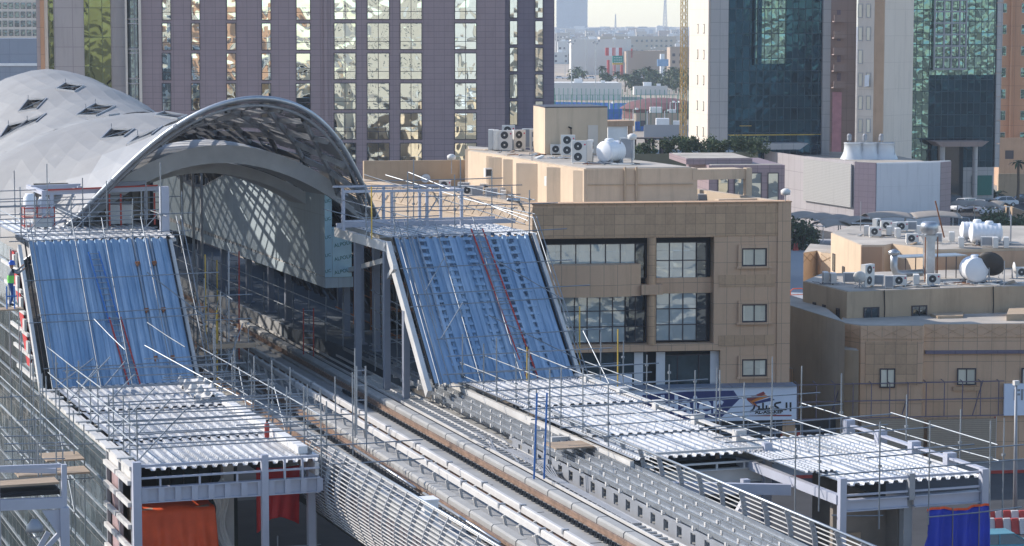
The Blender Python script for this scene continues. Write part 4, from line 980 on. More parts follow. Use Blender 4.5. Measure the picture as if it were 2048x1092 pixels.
# ---- central tower
f=Fac(290,300,A10); ct=f.root('office_tower','wide lilac-grey tiled tower with columns of mirror windows behind the canopy')
W,_=f.uz(1010,100); W2,_=f.uz(1113,100); ZH=46
MB().box(0,W,0,18,0,ZH).build('main_wall',M['lilac'],ct,local=True)
uu,_=f.uz(651,100)
MB().box(uu-.2,uu+.2,-.25,-.002,0,ZH).build('pilaster',M['lilac'],ct,local=True)
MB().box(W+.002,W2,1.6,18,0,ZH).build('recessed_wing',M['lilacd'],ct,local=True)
for px0,px1 in ((325,341),(383,399),(454,471),(524,541),(593,620)):
    for k in range(6): window(f,ct,px0,px1,288-60.2*k if k else 288,(288-60.2*k)+52,M['wglass'],mul=(-.28,))
for px0,px1 in ((669,711),(735,778),(801,843),(910,952)):
    for k in range(6): window(f,ct,px0,px1,287-60*k,287-60*k+51,M['wglass'],mul=(.5,-.3))
for px0,px1 in ((1020,1034),(1071,1085)):
    for k in range(5): window(f,ct,px0,px1,203-53.5*k,203-53.5*k+46,M['wglass'],k=1.6,mul=())
u0,_=f.uz(255,100)
g=MB(); pr=[]
for k in range(9): a=math.pi*k/8; pr.append(((u0+0)/2-(abs(u0)/2)*math.cos(a),-.9*math.sin(a)+.8))
g.prism(pr,0,ZH); g.build('round_stair_glass',M['stairg'],ct,local=True)
rg=MB()
for py in (38,47,98,106,157,167,217):
    _,z=f.uz(275,py)
    rg.prism([(x*1.0,y-.06) for x,y in pr],z-.08,z+.08)
rg.build('stair_bands',M['lilacp'],ct,local=True)
MB().box(u0-.25,u0,-.1,10,0,ZH).box(-.35,.0-.002,-.3,-.0,0,ZH).build('stair_fins',M['creamt'],ct,local=True)
# ---- left tower
f=Fac(82,310,R(-14)); lt=f.root('striped_tower','pale lilac tower with an olive glass stripe rising behind the rear roof hump')
W,_=f.uz(254,100)
MB().box(0,W,0,14,0,ZH).build('panel_wall',M['lilacp'],lt,local=True)
def strip(px0,px1,mt,nm,k=-.12):
    a,_=f.uz(px0,100);b,_=f.uz(px1,100); MB().box(a,b,k,-.002,0,ZH).build(nm,mt,lt,local=True)
strip(82,90,M['orangeb'],'brown_edge',-.6); strip(90,97,M['creamt'],'cream_edge',-.4); strip(98,108,M['olive'],'green_glass_strip'); strip(169,222,M['olive'],'olive_glass_strip')
# ---- far left pair
f=Fac(-60,640,R(-16)); fl_=f.root('hazy_office_block','hazy tan office block with a grid of square windows at the far upper left')
W,_=f.uz(130,50); _,zt=f.uz(40,-60)
MB().box(0,W,0,20,0,60).build('facade_wall',M['creamt'],fl_,local=True)
for j in range(4):
    for i in range(9):
        px=-6+i*12; py=6+j*18
        if py<62: window(f,fl_,px,px+8,py,py+11,M['wdark'],'frame')
f=Fac(-80,560,R(-16)); fb=f.root('blue_grey_block','low blue-grey clad block below the hazy office block at the upper left'); W,_=f.uz(140,100); _,zt=f.uz(40,77)
M['bluegrey']=tiled('blue_grey_cladding',(.20,.23,.29),(.22,.25,.31),(.14,.16,.2),6,4,0,.5,.06,.1,0)
MB().box(0,W,0,20,0,zt).build('clad_wall',M['bluegrey'],fb,local=True); _,z2=f.uz(40,129); MB().box(0,W,-.4,-.01,z2-.3,z2+.3).build('pale_band',M['white'],fb,local=True)
# ---- right tower 1
f=Fac(1413,345,A10); t1=f.root('cream_and_glass_tower','tower with a cream left side and a dark teal glass front right of the crane')
W,_=f.uz(1456,100); Wg,_=f.uz(1645,100); We,_=f.uz(1660,100)
MB().box(0,W,0,11.8,0,ZH).build('cream_wall',M['creamt'],t1,local=True)
MB().box(.3,W,-.15,-.002,0,ZH).build('grey_front_panels',M['greyt'],t1,local=True)
MB().box(W+.002,Wg,.3,12,0,ZH).build('glass_front',M['teal'],t1,local=True)
a,_=f.uz(1507,100); b,zb=f.uz(1591,130)
MB().box(a+.2,b-.2,-.2,.29,zb+.2,ZH).build('mirrored_bay',M['teal2'],t1,local=True)
q=MB().box(a,a+.2,-.5,.29,zb,ZH).box(b-.2,b,-.5,.29,zb,ZH).box(a+.2,b-.2,-.5,.29,zb,zb+.2)
for p0,p9 in ((1513,1522),(1571,1590)): c,_=f.uz(p0,100); c9,_=f.uz(p9,100); q.box(c,c9,-.42,-.202,zb+.2,ZH)
q.build('bay_frame',M['teal'],t1,local=True)
MB().box(Wg+.002,We,-.3,12,0,ZH).build('grey_edge',M['greyt'],t1,local=True)
for k in range(6): # left-side windows, on the side wall
    for y_ in (2.6,6.4):
        _,z0=f.uz(1413,60+52*k-12); 
        o=MB().box(-.06,-.002,y_-.3,y_+.3,z0-1.3,z0).build('window',M['wdark'],t1,local=True)
        MB().box(-.075,-.061,y_-.22,y_+.22,z0-1.2,z0-.1).build('pane',M['curt'],o,local=True)
c,zc=f.uz(1500,297); d_,zd=f.uz(1604,284)
MB().prism([(c,zd),(d_,zd),(d_-1.2,zc),(c+1.2,zc)],-3.5,.25,'y').build('entrance_canopy',M['greyt'],t1,local=True)
y_=MB(); 
for py,p0,p1 in ((252,1480,1504),(270,1457,1645),(271,1460,1630)): a,z=f.uz(p0,py); b,_=f.uz(p1,py); y_.box(a,b,.24,.295,z-.04,z+.04)
y_.build('gold_trim',M['tubeY'],t1,local=True)
# ---- brown flats behind
f=Fac(1655,372,A10); bf=f.root('brown_flats','brown block of flats with stacked balconies between the two glass towers'); W,_=f.uz(1712,100); W1,_=f.uz(1684,100); _,zp=f.uz(1670,184)
MB().box(0,W,0,12,0,ZH).build('brown_wall',M['brownp'],bf,local=True)
M['pinkp']=plain('pink_panel',(.50,.26,.30),.7); MB().box(.4,W1,-.2,-.002,0,zp).build('pink_panel',M['pinkp'],bf,local=True)
for k in range(5):
    _,z=f.uz(1665,42+33*k); MB().box(.2,2.0,-1.2,-.01,z-.15,z+.0).box(.2,2.0,-1.2,-1.1,z,z+.9).build('balcony',M['brownp'],bf,local=True)
    a,z1=f.uz(1674,20+42*k); b,z0=f.uz(1681,40+42*k); MB().box(a,b,-.08,-.002,z0,z1).build('shutter',M['lilacd'],bf,local=True)
# ---- cream tower
f=Fac(1709,341,R(-60)); c2=f.root('slim_cream_tower','slim cream tower with paired narrow windows left of the stepped grey corner'); W,_=f.uz(1748,100)
MB().box(0,W,0,10,0,ZH).build('cream_front',M['creamt'],c2,local=True)
MB().prism([(W+.002,.01),(W+.9,1.0),(W-3,8),(W-6,6)],0,ZH).build('brown_side',M['pinkr'],c2,local=True)
for k in range(6):
    for px in (1718,1734):
        if k==2 and px==1734: continue
        window(f,c2,px,px+6,9+46*k,34+46*k,M['curt'],'greyt',fw=.12)
a,z1=f.uz(1735,150); b,z0=f.uz(1740,173)
o=MB().bar((a+.2,-.5,z0),(a,-.05,z1),.7,.05,(0,1,0)).build('open_window',M['white'],c2,local=True,label='window sash tilted open')
# ---- right glass tower 2
f=Fac(1762,366,A10); t2=f.root('mirrored_glass_tower','glass tower with yellow-green warped reflections, stepped grey corner and a columned entrance'); Wa,_=f.uz(1803,100); Wb,_=f.uz(1993,100); Wc,_=f.uz(2004,100)
st=MB()
for k in range(9):
    _,z1=f.uz(1780,10+47*(k-1)); _,z0=f.uz(1780,10+47*k-1); st.box(-.02*k,Wa*.55,-.2-.03*k,4,z0,z1)
st.build('stepped_grey_panels',M['greyt'],t2,local=True)
MB().box(Wa*.55+.01,Wa,.4,12,0,ZH).build('brown_return',M['brownp'],t2,local=True)
_,zm=f.uz(1900,150); _,zg=f.uz(1900,335)
MB().box(Wa+.002,Wb,.2,12,zm,ZH).build('upper_glass',M['teal2'],t2,local=True)
a,_=f.uz(1858,200)
MB().box(Wa+.002,a,.2,12,zg,zm-.002).build('side_glass',M['teal2'],t2,local=True)
MB().box(a+.002,Wb,.2,12,zg,zm-.002).build('lower_glass',M['teal'],t2,local=True)
MB().box(Wa+.002,Wb,.1,12,0,zg-.002).build('base_wall',M['greyt'],t2,local=True)
st=MB()
for k in range(8):
    _,z1=f.uz(2000,6+47*(k-1)); _,z0=f.uz(2000,6+47*k-1); st.box(Wb+.002,Wc-.02*k,-.2,5,z0,z1)
st.build('stepped_right_edge',M['greyt'],t2,local=True)
a,z1=f.uz(1867,-20); b,z0=f.uz(1931,138)
MB().box(a,b,-.3,.19,z0,ZH).build('projecting_bay',M['teal2'],t2,local=True)
q=MB()
for px in (1867,1886,1901,1917,1930): c,_=f.uz(px,100); q.box(c-.12,c+.12,-.45,-.302,z0,ZH)
for k in range(8): _,z=f.uz(1900,138-23*k); q.box(a,b,-.5,-.452,z-.12,z+.12)
q.build('bay_grid',M['grey'],t2,local=True)
a,z0=f.uz(1866,291); b,z1=f.uz(1952,280); MB().prism([(a-1,z1),(b+.6,z1),(b-.4,z0),(a,z0)],-4,.15,'y').build('entrance_roof',M['brownp'],t2,local=True)
for px in (1871,1936): c,_=f.uz(px,350); MB().lathe([(.38,0),(.38,z0)],(c,-3,0),14).build('column',M['greyt'],t2,True,local=True)
a,z1=f.uz(1876,292); b,_=f.uz(1925,400); MB().box(a,b,-.05,.09,0,z1).build('entrance_glass',M['glassdark'],t2,local=True)
a,z1=f.uz(1944,351); b,z0=f.uz(1983,390); M['greens']=plain('green_screen',(.01,.14,.11),.5,0,.15,2,stretch=(8,8,.4)); MB().box(a,b,-.12,.09,z0,z1).build('green_screen',M['greens'],t2,local=True)
# ---- orange tower
f=Fac(1985,420,R(-24)); ot=f.root('orange_tower','orange-brown tower with square green windows at the right edge'); W,_=f.uz(2075,100)
MB().box(0,W,0,12,0,ZH+6).build('orange_wall',M['orangeb'],ot,local=True)
a,_=f.uz(2024,100); MB().box(a-.3,a,-.5,-.002,0,ZH+6).build('corner_pier',M['orangeb'],ot,local=True)
for k in range(7):
    for px,w_ in ((2004,9),(2044,10)): 
        window(f,ot,px-1.2*k*.5,px-1.2*k*.5+w_,7+43*k,25+43*k,M['teal2'],'creamt',fw=.05)
# ---- grey mid building with cooling towers
def roofpoly(pix,z): return [tuple(P(px,py,z=z)[:2]) for px,py in pix]
zg=9.4
gb=thing('grey_plant_building','grey tiled building with louvred side wall, pale blank front and three cooling towers','building',tuple(P(1753,325,z=zg)[:2])+(0,))
c0,c1,c2_,c3,c4,c5=[P(px,py,z=zg) for px,py in ((1518,300),(1612,313),(1710,324),(1753,326),(1880,323),(1901,321))]
back=Vector((.2,1,0)).normalized()*30
def pr(pts): return [(p.x,p.y) for p in pts]
MB().prism(pr([c0,c1,c2_,c3,c5,c5+back,c0+back*.6]),0,zg-.7).build('tiled_wall',M['lilacp'],gb)
def wallstrip(a,b,z0,z1,t,mt,nm,par,out=0):
    d_=(b-a); d_.z=0; d_.normalize(); n=Vector((d_.y,-d_.x,0)); a_=a+n*out; b_=b+n*out
    return MB().prism(pr([a_,b_,b_-n*t,a_-n*t]),z0,z1).build(nm,mt,par)
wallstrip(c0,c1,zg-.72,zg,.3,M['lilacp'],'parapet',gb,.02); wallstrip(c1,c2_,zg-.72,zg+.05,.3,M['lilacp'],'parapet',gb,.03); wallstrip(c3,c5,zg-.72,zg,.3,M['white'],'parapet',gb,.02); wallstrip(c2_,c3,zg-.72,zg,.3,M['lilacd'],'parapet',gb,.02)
M['louvre']=tiled('pale_louvres',(.42,.41,.39),(.44,.43,.41),(.30,.29,.28),.3,.2,0,.5,.05,.08,.1)
lo=P(1612,402,x=c1.x).z
wallstrip(c1,c1+(c2_-c1)*.97,3.6,zg-.3,.2,M['louvre'],'louvred_panel',gb,.35)
M['whitep']=tiled('pale_blank_panels',(.60,.60,.62),(.61,.61,.63),(.5,.5,.52),7,3.2,0,.6,.02,.05,0)
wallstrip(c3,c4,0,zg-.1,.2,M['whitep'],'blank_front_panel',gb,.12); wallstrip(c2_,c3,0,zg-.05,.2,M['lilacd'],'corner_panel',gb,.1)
wallstrip(c4,c5,0,zg-.1,.2,M['lilac'],'right_pier',gb,.12)
MB().prism(pr([c0+Vector((.5,.5,0)),c1+Vector((.5,.5,0)),c2_+Vector((0,.8,0)),c3+Vector((0,.8,0)),c5+Vector((-.5,.6,0)),c5+back*.98,c0+back*.55]),zg-.7,zg-.6).build('roof_floor',M['roofc'],gb)
M['towerp']=plain('white_cowl',(.58,.60,.62),.45,0,.06,.8,.1)
for px,lab in ((1706,'leftmost white cooling tower cowl on the grey plant building'),(1737,'middle white cooling tower cowl on the grey plant building'),(1770,'rightmost, widest white cooling tower cowl on the grey plant building')):
    b=P(px,318,z=zg-.6); t=thing('cooling_tower',lab,'cooling tower',tuple(b),group='cooling towers on the plant building roof')
    MB().lathe([(1.75,0),(1.55,.4),(1.3,.9),(1.2,1.5),(1.22,2.1),(1.3,2.15),(1.2,2.2),(.2,2.1)],tuple(b),28).build('cowl',M['towerp'],t,True)
    MB().tube([b+Vector((-.6,0,2.2)),b+Vector((-.6,0,2.7))],.08).lathe([(.0,2.5),(.3,2.5),(.32,3.2),(.15,3.4),(0,3.4)],(b.x-.6,b.y,b.z),10).build('fan_motor',M['grey'],t)
    MB().bar(b+Vector((-1.1,-.3,2.25)),b+Vector((1.1,-.3,2.25)),.08,.08).bar(b+Vector((.8,-1.2,0)),b+Vector((.8,-1.2,3)),.05,.05).build('service_frame',M['grey'],t)
# ---- small lilac building
zl=12.6; a=P(1418,331,z=zl); b=P(1569,336,z=zl); 
sb=thing('low_lilac_building','low lilac-grey building with four tall windows behind the beige rooftop house','building',(a.x,a.y,0))
f=Fac(1418,a.length,0); f.rz=R(-14); f.O=Vector((a.x,a.y,0)); f.ux=Vector((math.cos(f.rz),math.sin(f.rz),0)); f.n=Vector((-f.ux.y,f.ux.x,0)); bpy.data.objects[sb.name].rotation_euler=(0,0,f.rz); WM[sb.name]=Matrix.Translation((a.x,a.y,0))@Matrix.Rotation(f.rz,4,'Z')
W=f.uz(1569,400)[0]
MB().box(0,W,0,14,0,zl).build('tiled_wall',M['lilac'],sb,local=True); MB().box(-2,W*.62,2,13,zl+.001,zl+.6).build('upper_step',M['lilac'],sb,local=True); MB().box(.3,W-.3,.3,1.9,zl+.002,zl+.04).box(-1.8,W*.6,2.2,12.8,zl+.601,zl+.63).build('roof_floor',M['roofc'],sb,local=True)
for px in (1437,1470,1503,1537): window(f,sb,px,px+18,347,400,M['wglass'],'frame')
# ============================================================ BROWN OFFICE BUILDING
zb=16.15
A=P(1066,409,z=zb); B=P(1580,404,z=zb); Cb=P(738,361,z=zb); Db=P(735,352,z=zb)
f=Fac(1066,150,0); d_=B-A; f.O=Vector((A.x,A.y,0)); f.ux=Vector((d_.x,d_.y,0)).normalized(); f.n=Vector((-f.ux.y,f.ux.x,0)); f.rz=math.atan2(f.ux.y,f.ux.x)
br=f.root('sandstone_office_building','sandstone-tiled building with a recessed glass bay, three square windows and shop signs'); W=Vector((d_.x,d_.y)).length
u0,zt=f.uz(1080,478); u1,z0=f.uz(1427,687)
g0,gz1=f.uz(1130,706); g1,gz0=f.uz(1440,770)
w=MB(); TH_=1.1
w.box(0,W,0,TH_,zt+.001,zb); w.box(0,u0,0,TH_,z0,zt); w.box(u1,W,0,TH_,z0,zt); w.box(0,W,0,TH_,gz1,z0-.001); w.box(g1,W,0,TH_,0,gz1-.001); w.box(0,.6,0,TH_,0,gz1-.001)
w.build('tiled_front',M['sandst2'],br,local=True)
w=MB(); a,b=f.uz(1066,416)[1],f.uz(1066,476)[1]; w.box(-.05,W+.03,-.05,-.002,b,a)
for p0,p1 in ((550,575),(663,690)): pass
w.box(u1+.3,W-.9,-.03,-.002,f.uz(1500,573)[1],f.uz(1500,549)[1]); w.box(u1+.3,W-.9,-.03,-.002,f.uz(1500,692)[1],f.uz(1500,670)[1])
w.build('mottled_tile_bands',M['sandst'],br,local=True)
MB().box(W-.75,W+.06,-.1,-.052,0,zb+.02).build('corner_strip',M['sandst2'],br,local=True)
cop=MB().box(-.1,W+.1,-.14,1.0,zb,zb+.06).build('coping',M['sandst'],br,local=True)
MB().box(u0,u1,TH_,TH_+.2,z0,zt).box(g0-3,g1,TH_,TH_+.2,0,gz1).build('dark_inner_wall',M['dark'],br,local=True)
# bands of mirror glass inside the recess
def gp(p0,p1,q0,q1,nm='glass_band',k=.75,mt='wglass2',n=6,m_=1):
    a,z1=f.uz(p0,q0,k); b,zz=f.uz(p1,q1,k); o=MB().box(a,b,k,k+.06,zz,z1).build(nm,M[mt],br,local=True)
    q=MB()
    for i in range(n+1): x=a+(b-a)*i/n; q.box(x-.03,x+.03,k-.05,k-.002,zz,z1)
    for j in range(m_+1): z=zz+(z1-zz)*j/m_; q.box(a,b,k-.045,k-.004,z-.03,z+.03)
    q.build('mullions',M['frame'],o,local=True)
gp(1092,1270,489,530,n=6); gp(1270,1291,487,556,n=1,mt='wdark'); gp(1098,1250,592,684,n=6,m_=3); gp(1250,1291,590,684,n=2,mt='wdark',m_=3)
gp(1312,1392,485,556,n=3,m_=2); gp(1393,1412,485,556,n=1,m_=2,mt='wdark'); gp(1312,1392,586,680,n=3,m_=3); gp(1393,1412,586,680,n=1,m_=3,mt='wdark')
w=MB(); k=.7
a,z1=f.uz(1292,556,k); b,zz=f.uz(1427,585,k); w.box(a,u1,k-.1,k+.3,zz,z1)
a,z1=f.uz(1078,556,k); 
w.build('spandrel',M['sandst2'],br,local=True)
# curved balcony front
p=[];a,z1=f.uz(1085,531,-.1); b,zz=f.uz(1282,592,-.1)
for i in range(13): t_=i/12; x=a+(b-a)*t_; p.append((x,.25-.75*math.sin(math.pi*(t_*.8+.1))))
MB().prism(p+[(b,.74),(a,.74)],zz,z1).build('curved_balcony',M['sandst2'],br,local=True)
c,_=f.uz(1303,600,.1); MB().lathe([(.28,z0),(.28,zt)],(c,.15,0),16).build('round_column',M['sandst'],br,True,local=True)
a,z1=f.uz(1283,570,-.2); b,zz=f.uz(1326,589,-.2); MB().box(a,b,-.25,.6,zz,z1).build('column_collar',M['sandst2'],br,local=True)
for (q0,q1) in ((499,529),(611,641),(721,749)):
    o=window(f,br,1486,1530,q0,q1,M['curt'],'frame',mul=(.5,),k=-.0)
    a,z1=f.uz(1476,q0-10); b,zz=f.uz(1540,q1+3); s=MB().box(a,a+.22,-.14,-.055,zz,z1).box(b-.22,b,-.14,-.055,zz,z1).box(a+.22,b-.22,-.14,-.055,z1-.22,z1).box(a-.1,b+.1,-.2,-.055,zz-.12,zz)
    s.build('stone_surround',M['sandst2'],o,local=True)
M['shopg']=plain('bluish_shop_glass',(.06,.09,.10),.08,.3,.3,1,spec=.8)
gp(1165,1292,706,768,'shop_glass',.5,'shopg',2); gp(1312,1440,711,768,'shop_glass',.5,'shopg',3)
a,z1=f.uz(1312,711,.4); 
w=MB()
for px in (1312,1420,1268): x,_=f.uz(px,740,.45); w.box(x,x+.55,.42,.44,gz0,gz1-.1)
w.build('pale_blinds',M['white'],br,local=True)
# left side wall and roof
par=1.0
sd=MB(); A2=Vector((A.x,A.y,0)); C2=Vector((Cb.x,Cb.y,0)); dd=(C2-A2).normalized(); nn=Vector((-dd.y,dd.x,0)); C2=C2+dd*14
for a_,b_ in ((A2,C2),): sd.prism([(a_.x,a_.y),(b_.x,b_.y),(b_.x-nn.x*.35,b_.y-nn.y*.35),(a_.x-nn.x*.35,a_.y-nn.y*.35)],0,zb)
M['sidew']=plain('pale_sandstone_side',(.50,.40,.30),.8,0,.06,.6,.12)
sd.build('side_wall',M['sidew'],br)
fz=MB(); L=(C2-A2).length; n_=int(L/1.25)
for k in range(n_):
    p0=A2+dd*(k*1.25); 
    for s in ((0,1.2),(1.2,0)): fz.bar(p0+dd*s[0]+nn*.012+Vector((0,0,zb-1.15)),p0+dd*s[1]+nn*.012+Vector((0,0,zb-.25)),.03,.07)
for z in (zb-1.25,zb-.15): fz.bar(A2+nn*.015+Vector((0,0,z)),C2+nn*.015+Vector((0,0,z)),.04,.06)
fz.build('zigzag_frieze',M['beige'],br)
zr=zb-.95
Rb=Vector((B.x,B.y,0)); back_r=Rb+Vector((-.02,1,0))*42; 
MB().prism([(A2.x+.3,A2.y+1.0),(Rb.x-.3,Rb.y+1),(back_r.x-.3,back_r.y),(C2.x,C2.y)],zr-.3,zr).build('flat_roof',M['roofc'],br)
MB().prism([(Rb.x-.35,Rb.y+.9),(Rb.x,Rb.y+.9),(back_r.x,back_r.y),(back_r.x-.35,back_r.y)],0,zb).build('right_wall',M['sidew'],br)
e0=P(728,322,z=17.1); e1=P(940,320,z=17.1)
MB().prism([(e0.x,e0.y),(e1.x,e1.y),(e1.x,e1.y+.3),(e0.x,e0.y+.3)],0,17.1).build('rear_parapet',M['beiged'],br)
# shop canopy and signs
k=-1.1
a,zc=f.uz(1200,770,0); 
s0,sz1=f.uz(1205,779,k); s1,sz0=f.uz(1593,839,k)
cp_=MB(); e_,_=f.uz(1593,770,k)
cp_.add([(g0-2,-.01,gz0+.1),(e_,-.01,gz0+.1),(e_,k-.15,sz1+.05),(g0-2,k-.15,sz1+.05),(g0-2,-.01,gz0+.02),(e_,-.01,gz0+.02),(e_,k-.15,sz1-.03),(g0-2,k-.15,sz1-.03)],[(0,1,2,3),(4,5,6,7),(0,1,5,4),(2,3,7,6),(0,3,7,4),(1,2,6,5)])
cp_.build('sloped_canopy',M['bluegrey'],br,local=True)
M['signw']=plain('white_sign_face',(.72,.76,.84),.4,0,.03); M['navy']=plain('navy_print',(.03,.045,.16),.5); M['dkred']=plain('maroon_print',(.30,.05,.05),.5); M['orp']=plain('orange_print',(.70,.22,.04),.5)
sg=thing('shop_sign','long white shop sign with navy arrow shape, coloured emblem and Arabic lettering','sign',tuple(f.O),f.rz)
MB().box(s0,s1,k,k+.18,sz0,sz1).build('sign_face',M['signw'],sg,local=True)
def sgp(p): u,z=f.uz(p[0],p[1],k); return (u,z)
def shape(pts,mt,nm,par=sg,kk=None):
    kk=k if kk is None else kk
    MB().prism([sgp(p) for p in pts],kk-.012,kk-.002,'y').build(nm,mt,par,local=True)
shape([(1285,790),(1375,783),(1467,781),(1479,798),(1455,822),(1440,838),(1372,838),(1285,836)],M['navy'],'navy_arrow')
shape([(1493,797),(1527,783),(1531,788),(1500,803),(1515,818),(1508,812),(1494,800)],M['dkred'],'emblem_stroke')
shape([(1498,801),(1530,789),(1540,793),(1508,804),(1517,815),(1506,808)],M['orp'],'emblem_stroke')
shape([(1505,805),(1542,795),(1550,800),(1512,808),(1520,816),(1508,811)],M['navy'],'emblem_stroke')
def wr(s,px,py,size,mt,par=sg,font=None,bold=0,sx=1,kk=None):
    kk=k if kk is None else kk
    u,z=f.uz(px,py,kk); o=f.O+f.ux*u+f.n*(kk-.016); o.z=z
    return text_mesh('lettering',s,size,mt,par,o,f.ux,(0,0,1),.004,font,bold,sx=sx)
wr('Haier',1318,830,1.75,M['signw'],bold=.03)
def afont():
    import os,glob
    for r_ in (bpy.utils.resource_path('LOCAL'),):
        for g_ in glob.glob(os.path.join(r_,'datafiles','fonts','*rabic*')): return g_
    return None
wr('AL-ASAKER',1510,827.5,.27,M['black'],bold=.01,sx=1.3)
shape([(1499,829.5),(1583,829.5),(1583,832.5),(1499,832.5)],M['dkred'],'fine_print_band')
# Arabic word drawn stroke by stroke (right to left: alif lam kaf sin alif kaf ra)
ar=MB(); 
def st_(pts,w_=.11):
    q=[sgp((p[0],p[1]-1.5)) for p in pts]
    for a_,b_ in zip(q,q[1:]): ar.bar((a_[0],k-.01,a_[1]),(b_[0],k-.01,b_[1]),.012,w_,(0,1,0)) if False else ar.bar((a_[0],k-.012,a_[1]),(b_[0],k-.012,b_[1]),w_,.016,(0,1,0))
st_([(1581,806),(1581,824)]); st_([(1573,806),(1573,820),(1555,820)]); st_([(1562,806),(1551,808),(1549,813),(1556,817),(1558,820),(1534,820)]); st_([(1545,814),(1545,820)]); st_([(1539,815),(1539,820)]); st_([(1533,812),(1533,820),(1518,820)]); st_([(1526,807),(1526,820)]); st_([(1518,813),(1518,821),(1510,824)]); st_([(1509,813),(1507,820),(1500,825)])
ar.build('arabic_lettering',M['black'],sg,local=True)
s2=thing('shop_sign','white shop sign with grey capital letters at the right edge, beside the street lamp','sign',tuple(f.O),f.rz)
a,z1=f.uz(2009,768,k); b,zz=f.uz(2075,830,k); MB().box(a,b,k,k+.18,zz,z1).build('sign_face',M['signw'],s2,local=True)
wr('FIT',2026,800,.95,M['grey'],s2,bold=.02); 
sgf=thing('sign_frame','bare rusty sign frame with empty bays running right of the white shop sign','sign frame',tuple(f.O),f.rz)
a,z1=f.uz(1596,770,k); b,zz=f.uz(2007,830,k); q=MB()
for z in (z1,(z1+zz)/2,zz): q.bar((a,k,z),(b,k,z),.06,.06)
x=a
while x<b: q.bar((x,k,zz),(x,k,z1),.05,.05); q.bar((x,k,z1),(x,-.2,z1+.1),.04,.04); x+=1.15
for x in (a+2,a+6.5,a+11): q.bar((x,k,zz),(x+.8,k+.5,z1),.05,.05)
q.build('frame_bars',M['lilacd'],sgf,local=True)
s3_=thing('wall_notice','small white fascia with dark marks behind the scaffold tubes left of the navy arrow sign','sign',tuple(f.O),f.rz)
a,z1=f.uz(1140,751,k); b,zz=f.uz(1264,800,k); MB().box(a,b,k,k+.12,zz,z1).build('sign_face',M['signw'],s3_,local=True)
# ============================================================ BEIGE ROOFTOP HOUSE
zh=17.95
rh=thing('rooftop_house','beige rendered rooftop house with projecting fins, standing on the sandstone building','house',tuple(P(1165,337,z=zh)[:2])+(zr,))
pl=[P(px,py,z=zh) for px,py in ((936,302),(1000,311),(1063,322),(1110,330),(1168,338),(1395,336))]
bk1=pl[-1]+Vector((-.5,16,0)); bk0=pl[0]+Vector((2,6,0))
MB().prism(pr(pl+[bk1,bk0]),zr-.05,zh).build('house_wall',M['beige'],rh)
MB().prism(pr([p+Vector((.25,.3,0)) for p in pl[:-1]]+[pl[-1]+Vector((-.3,.3,0)),bk1,bk0]),zh+.001,zh+.05).build('roof_floor',M['roofc'],rh)
for px,py,wd,ang in ((950,303,1.7,52),(978,310,.5,60),(1000,313,1.8,50),(1028,317,1.7,50),(1056,325,1.8,50),(1096,327,.7,55),(1118,333,1.8,50),(1160,339,1.1,60)):
    p=P(px,py,z=zh-.05); ca,sa=math.cos(R(-ang)),math.sin(R(-ang)); v1=Vector((ca,sa,0))*wd/2; v2=Vector((-sa,ca,0))*.9
    MB().prism(pr([p-v1,p+v1,p+v1+v2,p-v1+v2]),zr,zh-.12 if px!=950 else zh+.1).build('wall_fin',M['beige'],rh)
lb_=MB(); a=P(1170,362,y=pl[4].y-.02); b=P(1340,361,y=pl[5].y); fr_=(pl[5]-pl[4]); 
lb_.bar(pl[4]+Vector((.2,-.05,-1.0)),pl[5]+Vector((-.3,-.05,-1.0)),.06,.05); lb_.build('shadow_groove',M['beiged'],rh)
for s,e in ((.355,0),(.455,0)): p=pl[4]+(pl[5]-pl[4])*s; MB().box(p.x-.06,p.x+.06,p.y-.15,p.y-.03,zr,zh+.1).build('downpipe',M['beiged'],rh)
pm=MB(); a=pl[5]; pm.box(a.x-.3,a.x+3.3,a.y+.0,a.y+.25,zh-.75,zh-.1).box(a.x+3.31,a.x+3.7,a.y-.1,a.y+.35,zr,zh-.06).box(a.x-.2,a.x+3.3,a.y+.26,a.y+1.8,zh-.3,zh-.12); pm.build('side_porch',M['beige'],rh)
MB().box(pl[5].x+.3,pl[5].x+2.9,pl[5].y-2.6,pl[5].y-2.0,zr,zr+.95).build('low_box_wall',M['beige'],rh)
wl=MB()
for px,q0,q1 in ((963,335,365),(986,340,360),(1085,350,380),(1122,350,375)): p=P(px,q1,z=zr+.6); wl.box(p.x,p.x+.35,p.y-.0,p.y+.5,p.z,p.z+1.1)
wl.build('small_window',M['creamt'],rh)
# stair tower
p0=P(1090,216,z=21.2); p1=P(1215,215,z=21.2); pL=P(1077,213,z=21.2); dv=(p1-p0); nb=Vector((-dv.y,dv.x,0)).normalized()*5
stt=thing('stair_tower','plain beige box-shaped stair tower on the roof of the beige rooftop house','roof room',(p0.x,p0.y,zh))
MB().prism(pr([p0,p1,p1+nb,pL+nb*.3,pL]),zh-.1,21.2).build('tower_wall',M['beige'],stt)
MB().prism(pr([p0,p1,p1+nb,pL+nb*.3,pL]),21.2,21.28).build('dark_roof_edge',M['frame'],stt)
a=p0+dv*.685; b=p0+dv*.845; nf=nb.normalized()*-.06
MB().prism(pr([a+nf,b+nf,b,a]),zh+.1,zh+2.05).build('door',M['creamt'],stt)
ck=p0+dv*.41+nf; MB().tube([ck+Vector((0,0,-1.35+0)),ck+Vector((.03,-.05,-2.6)),ck+Vector((.1,0,-3.1))],.035,5).tube([ck+Vector((-.2,-.05,-1.3)),ck+Vector((.05,-.05,-1.4))],.05,5).build('hanging_cable',M['black'],stt)
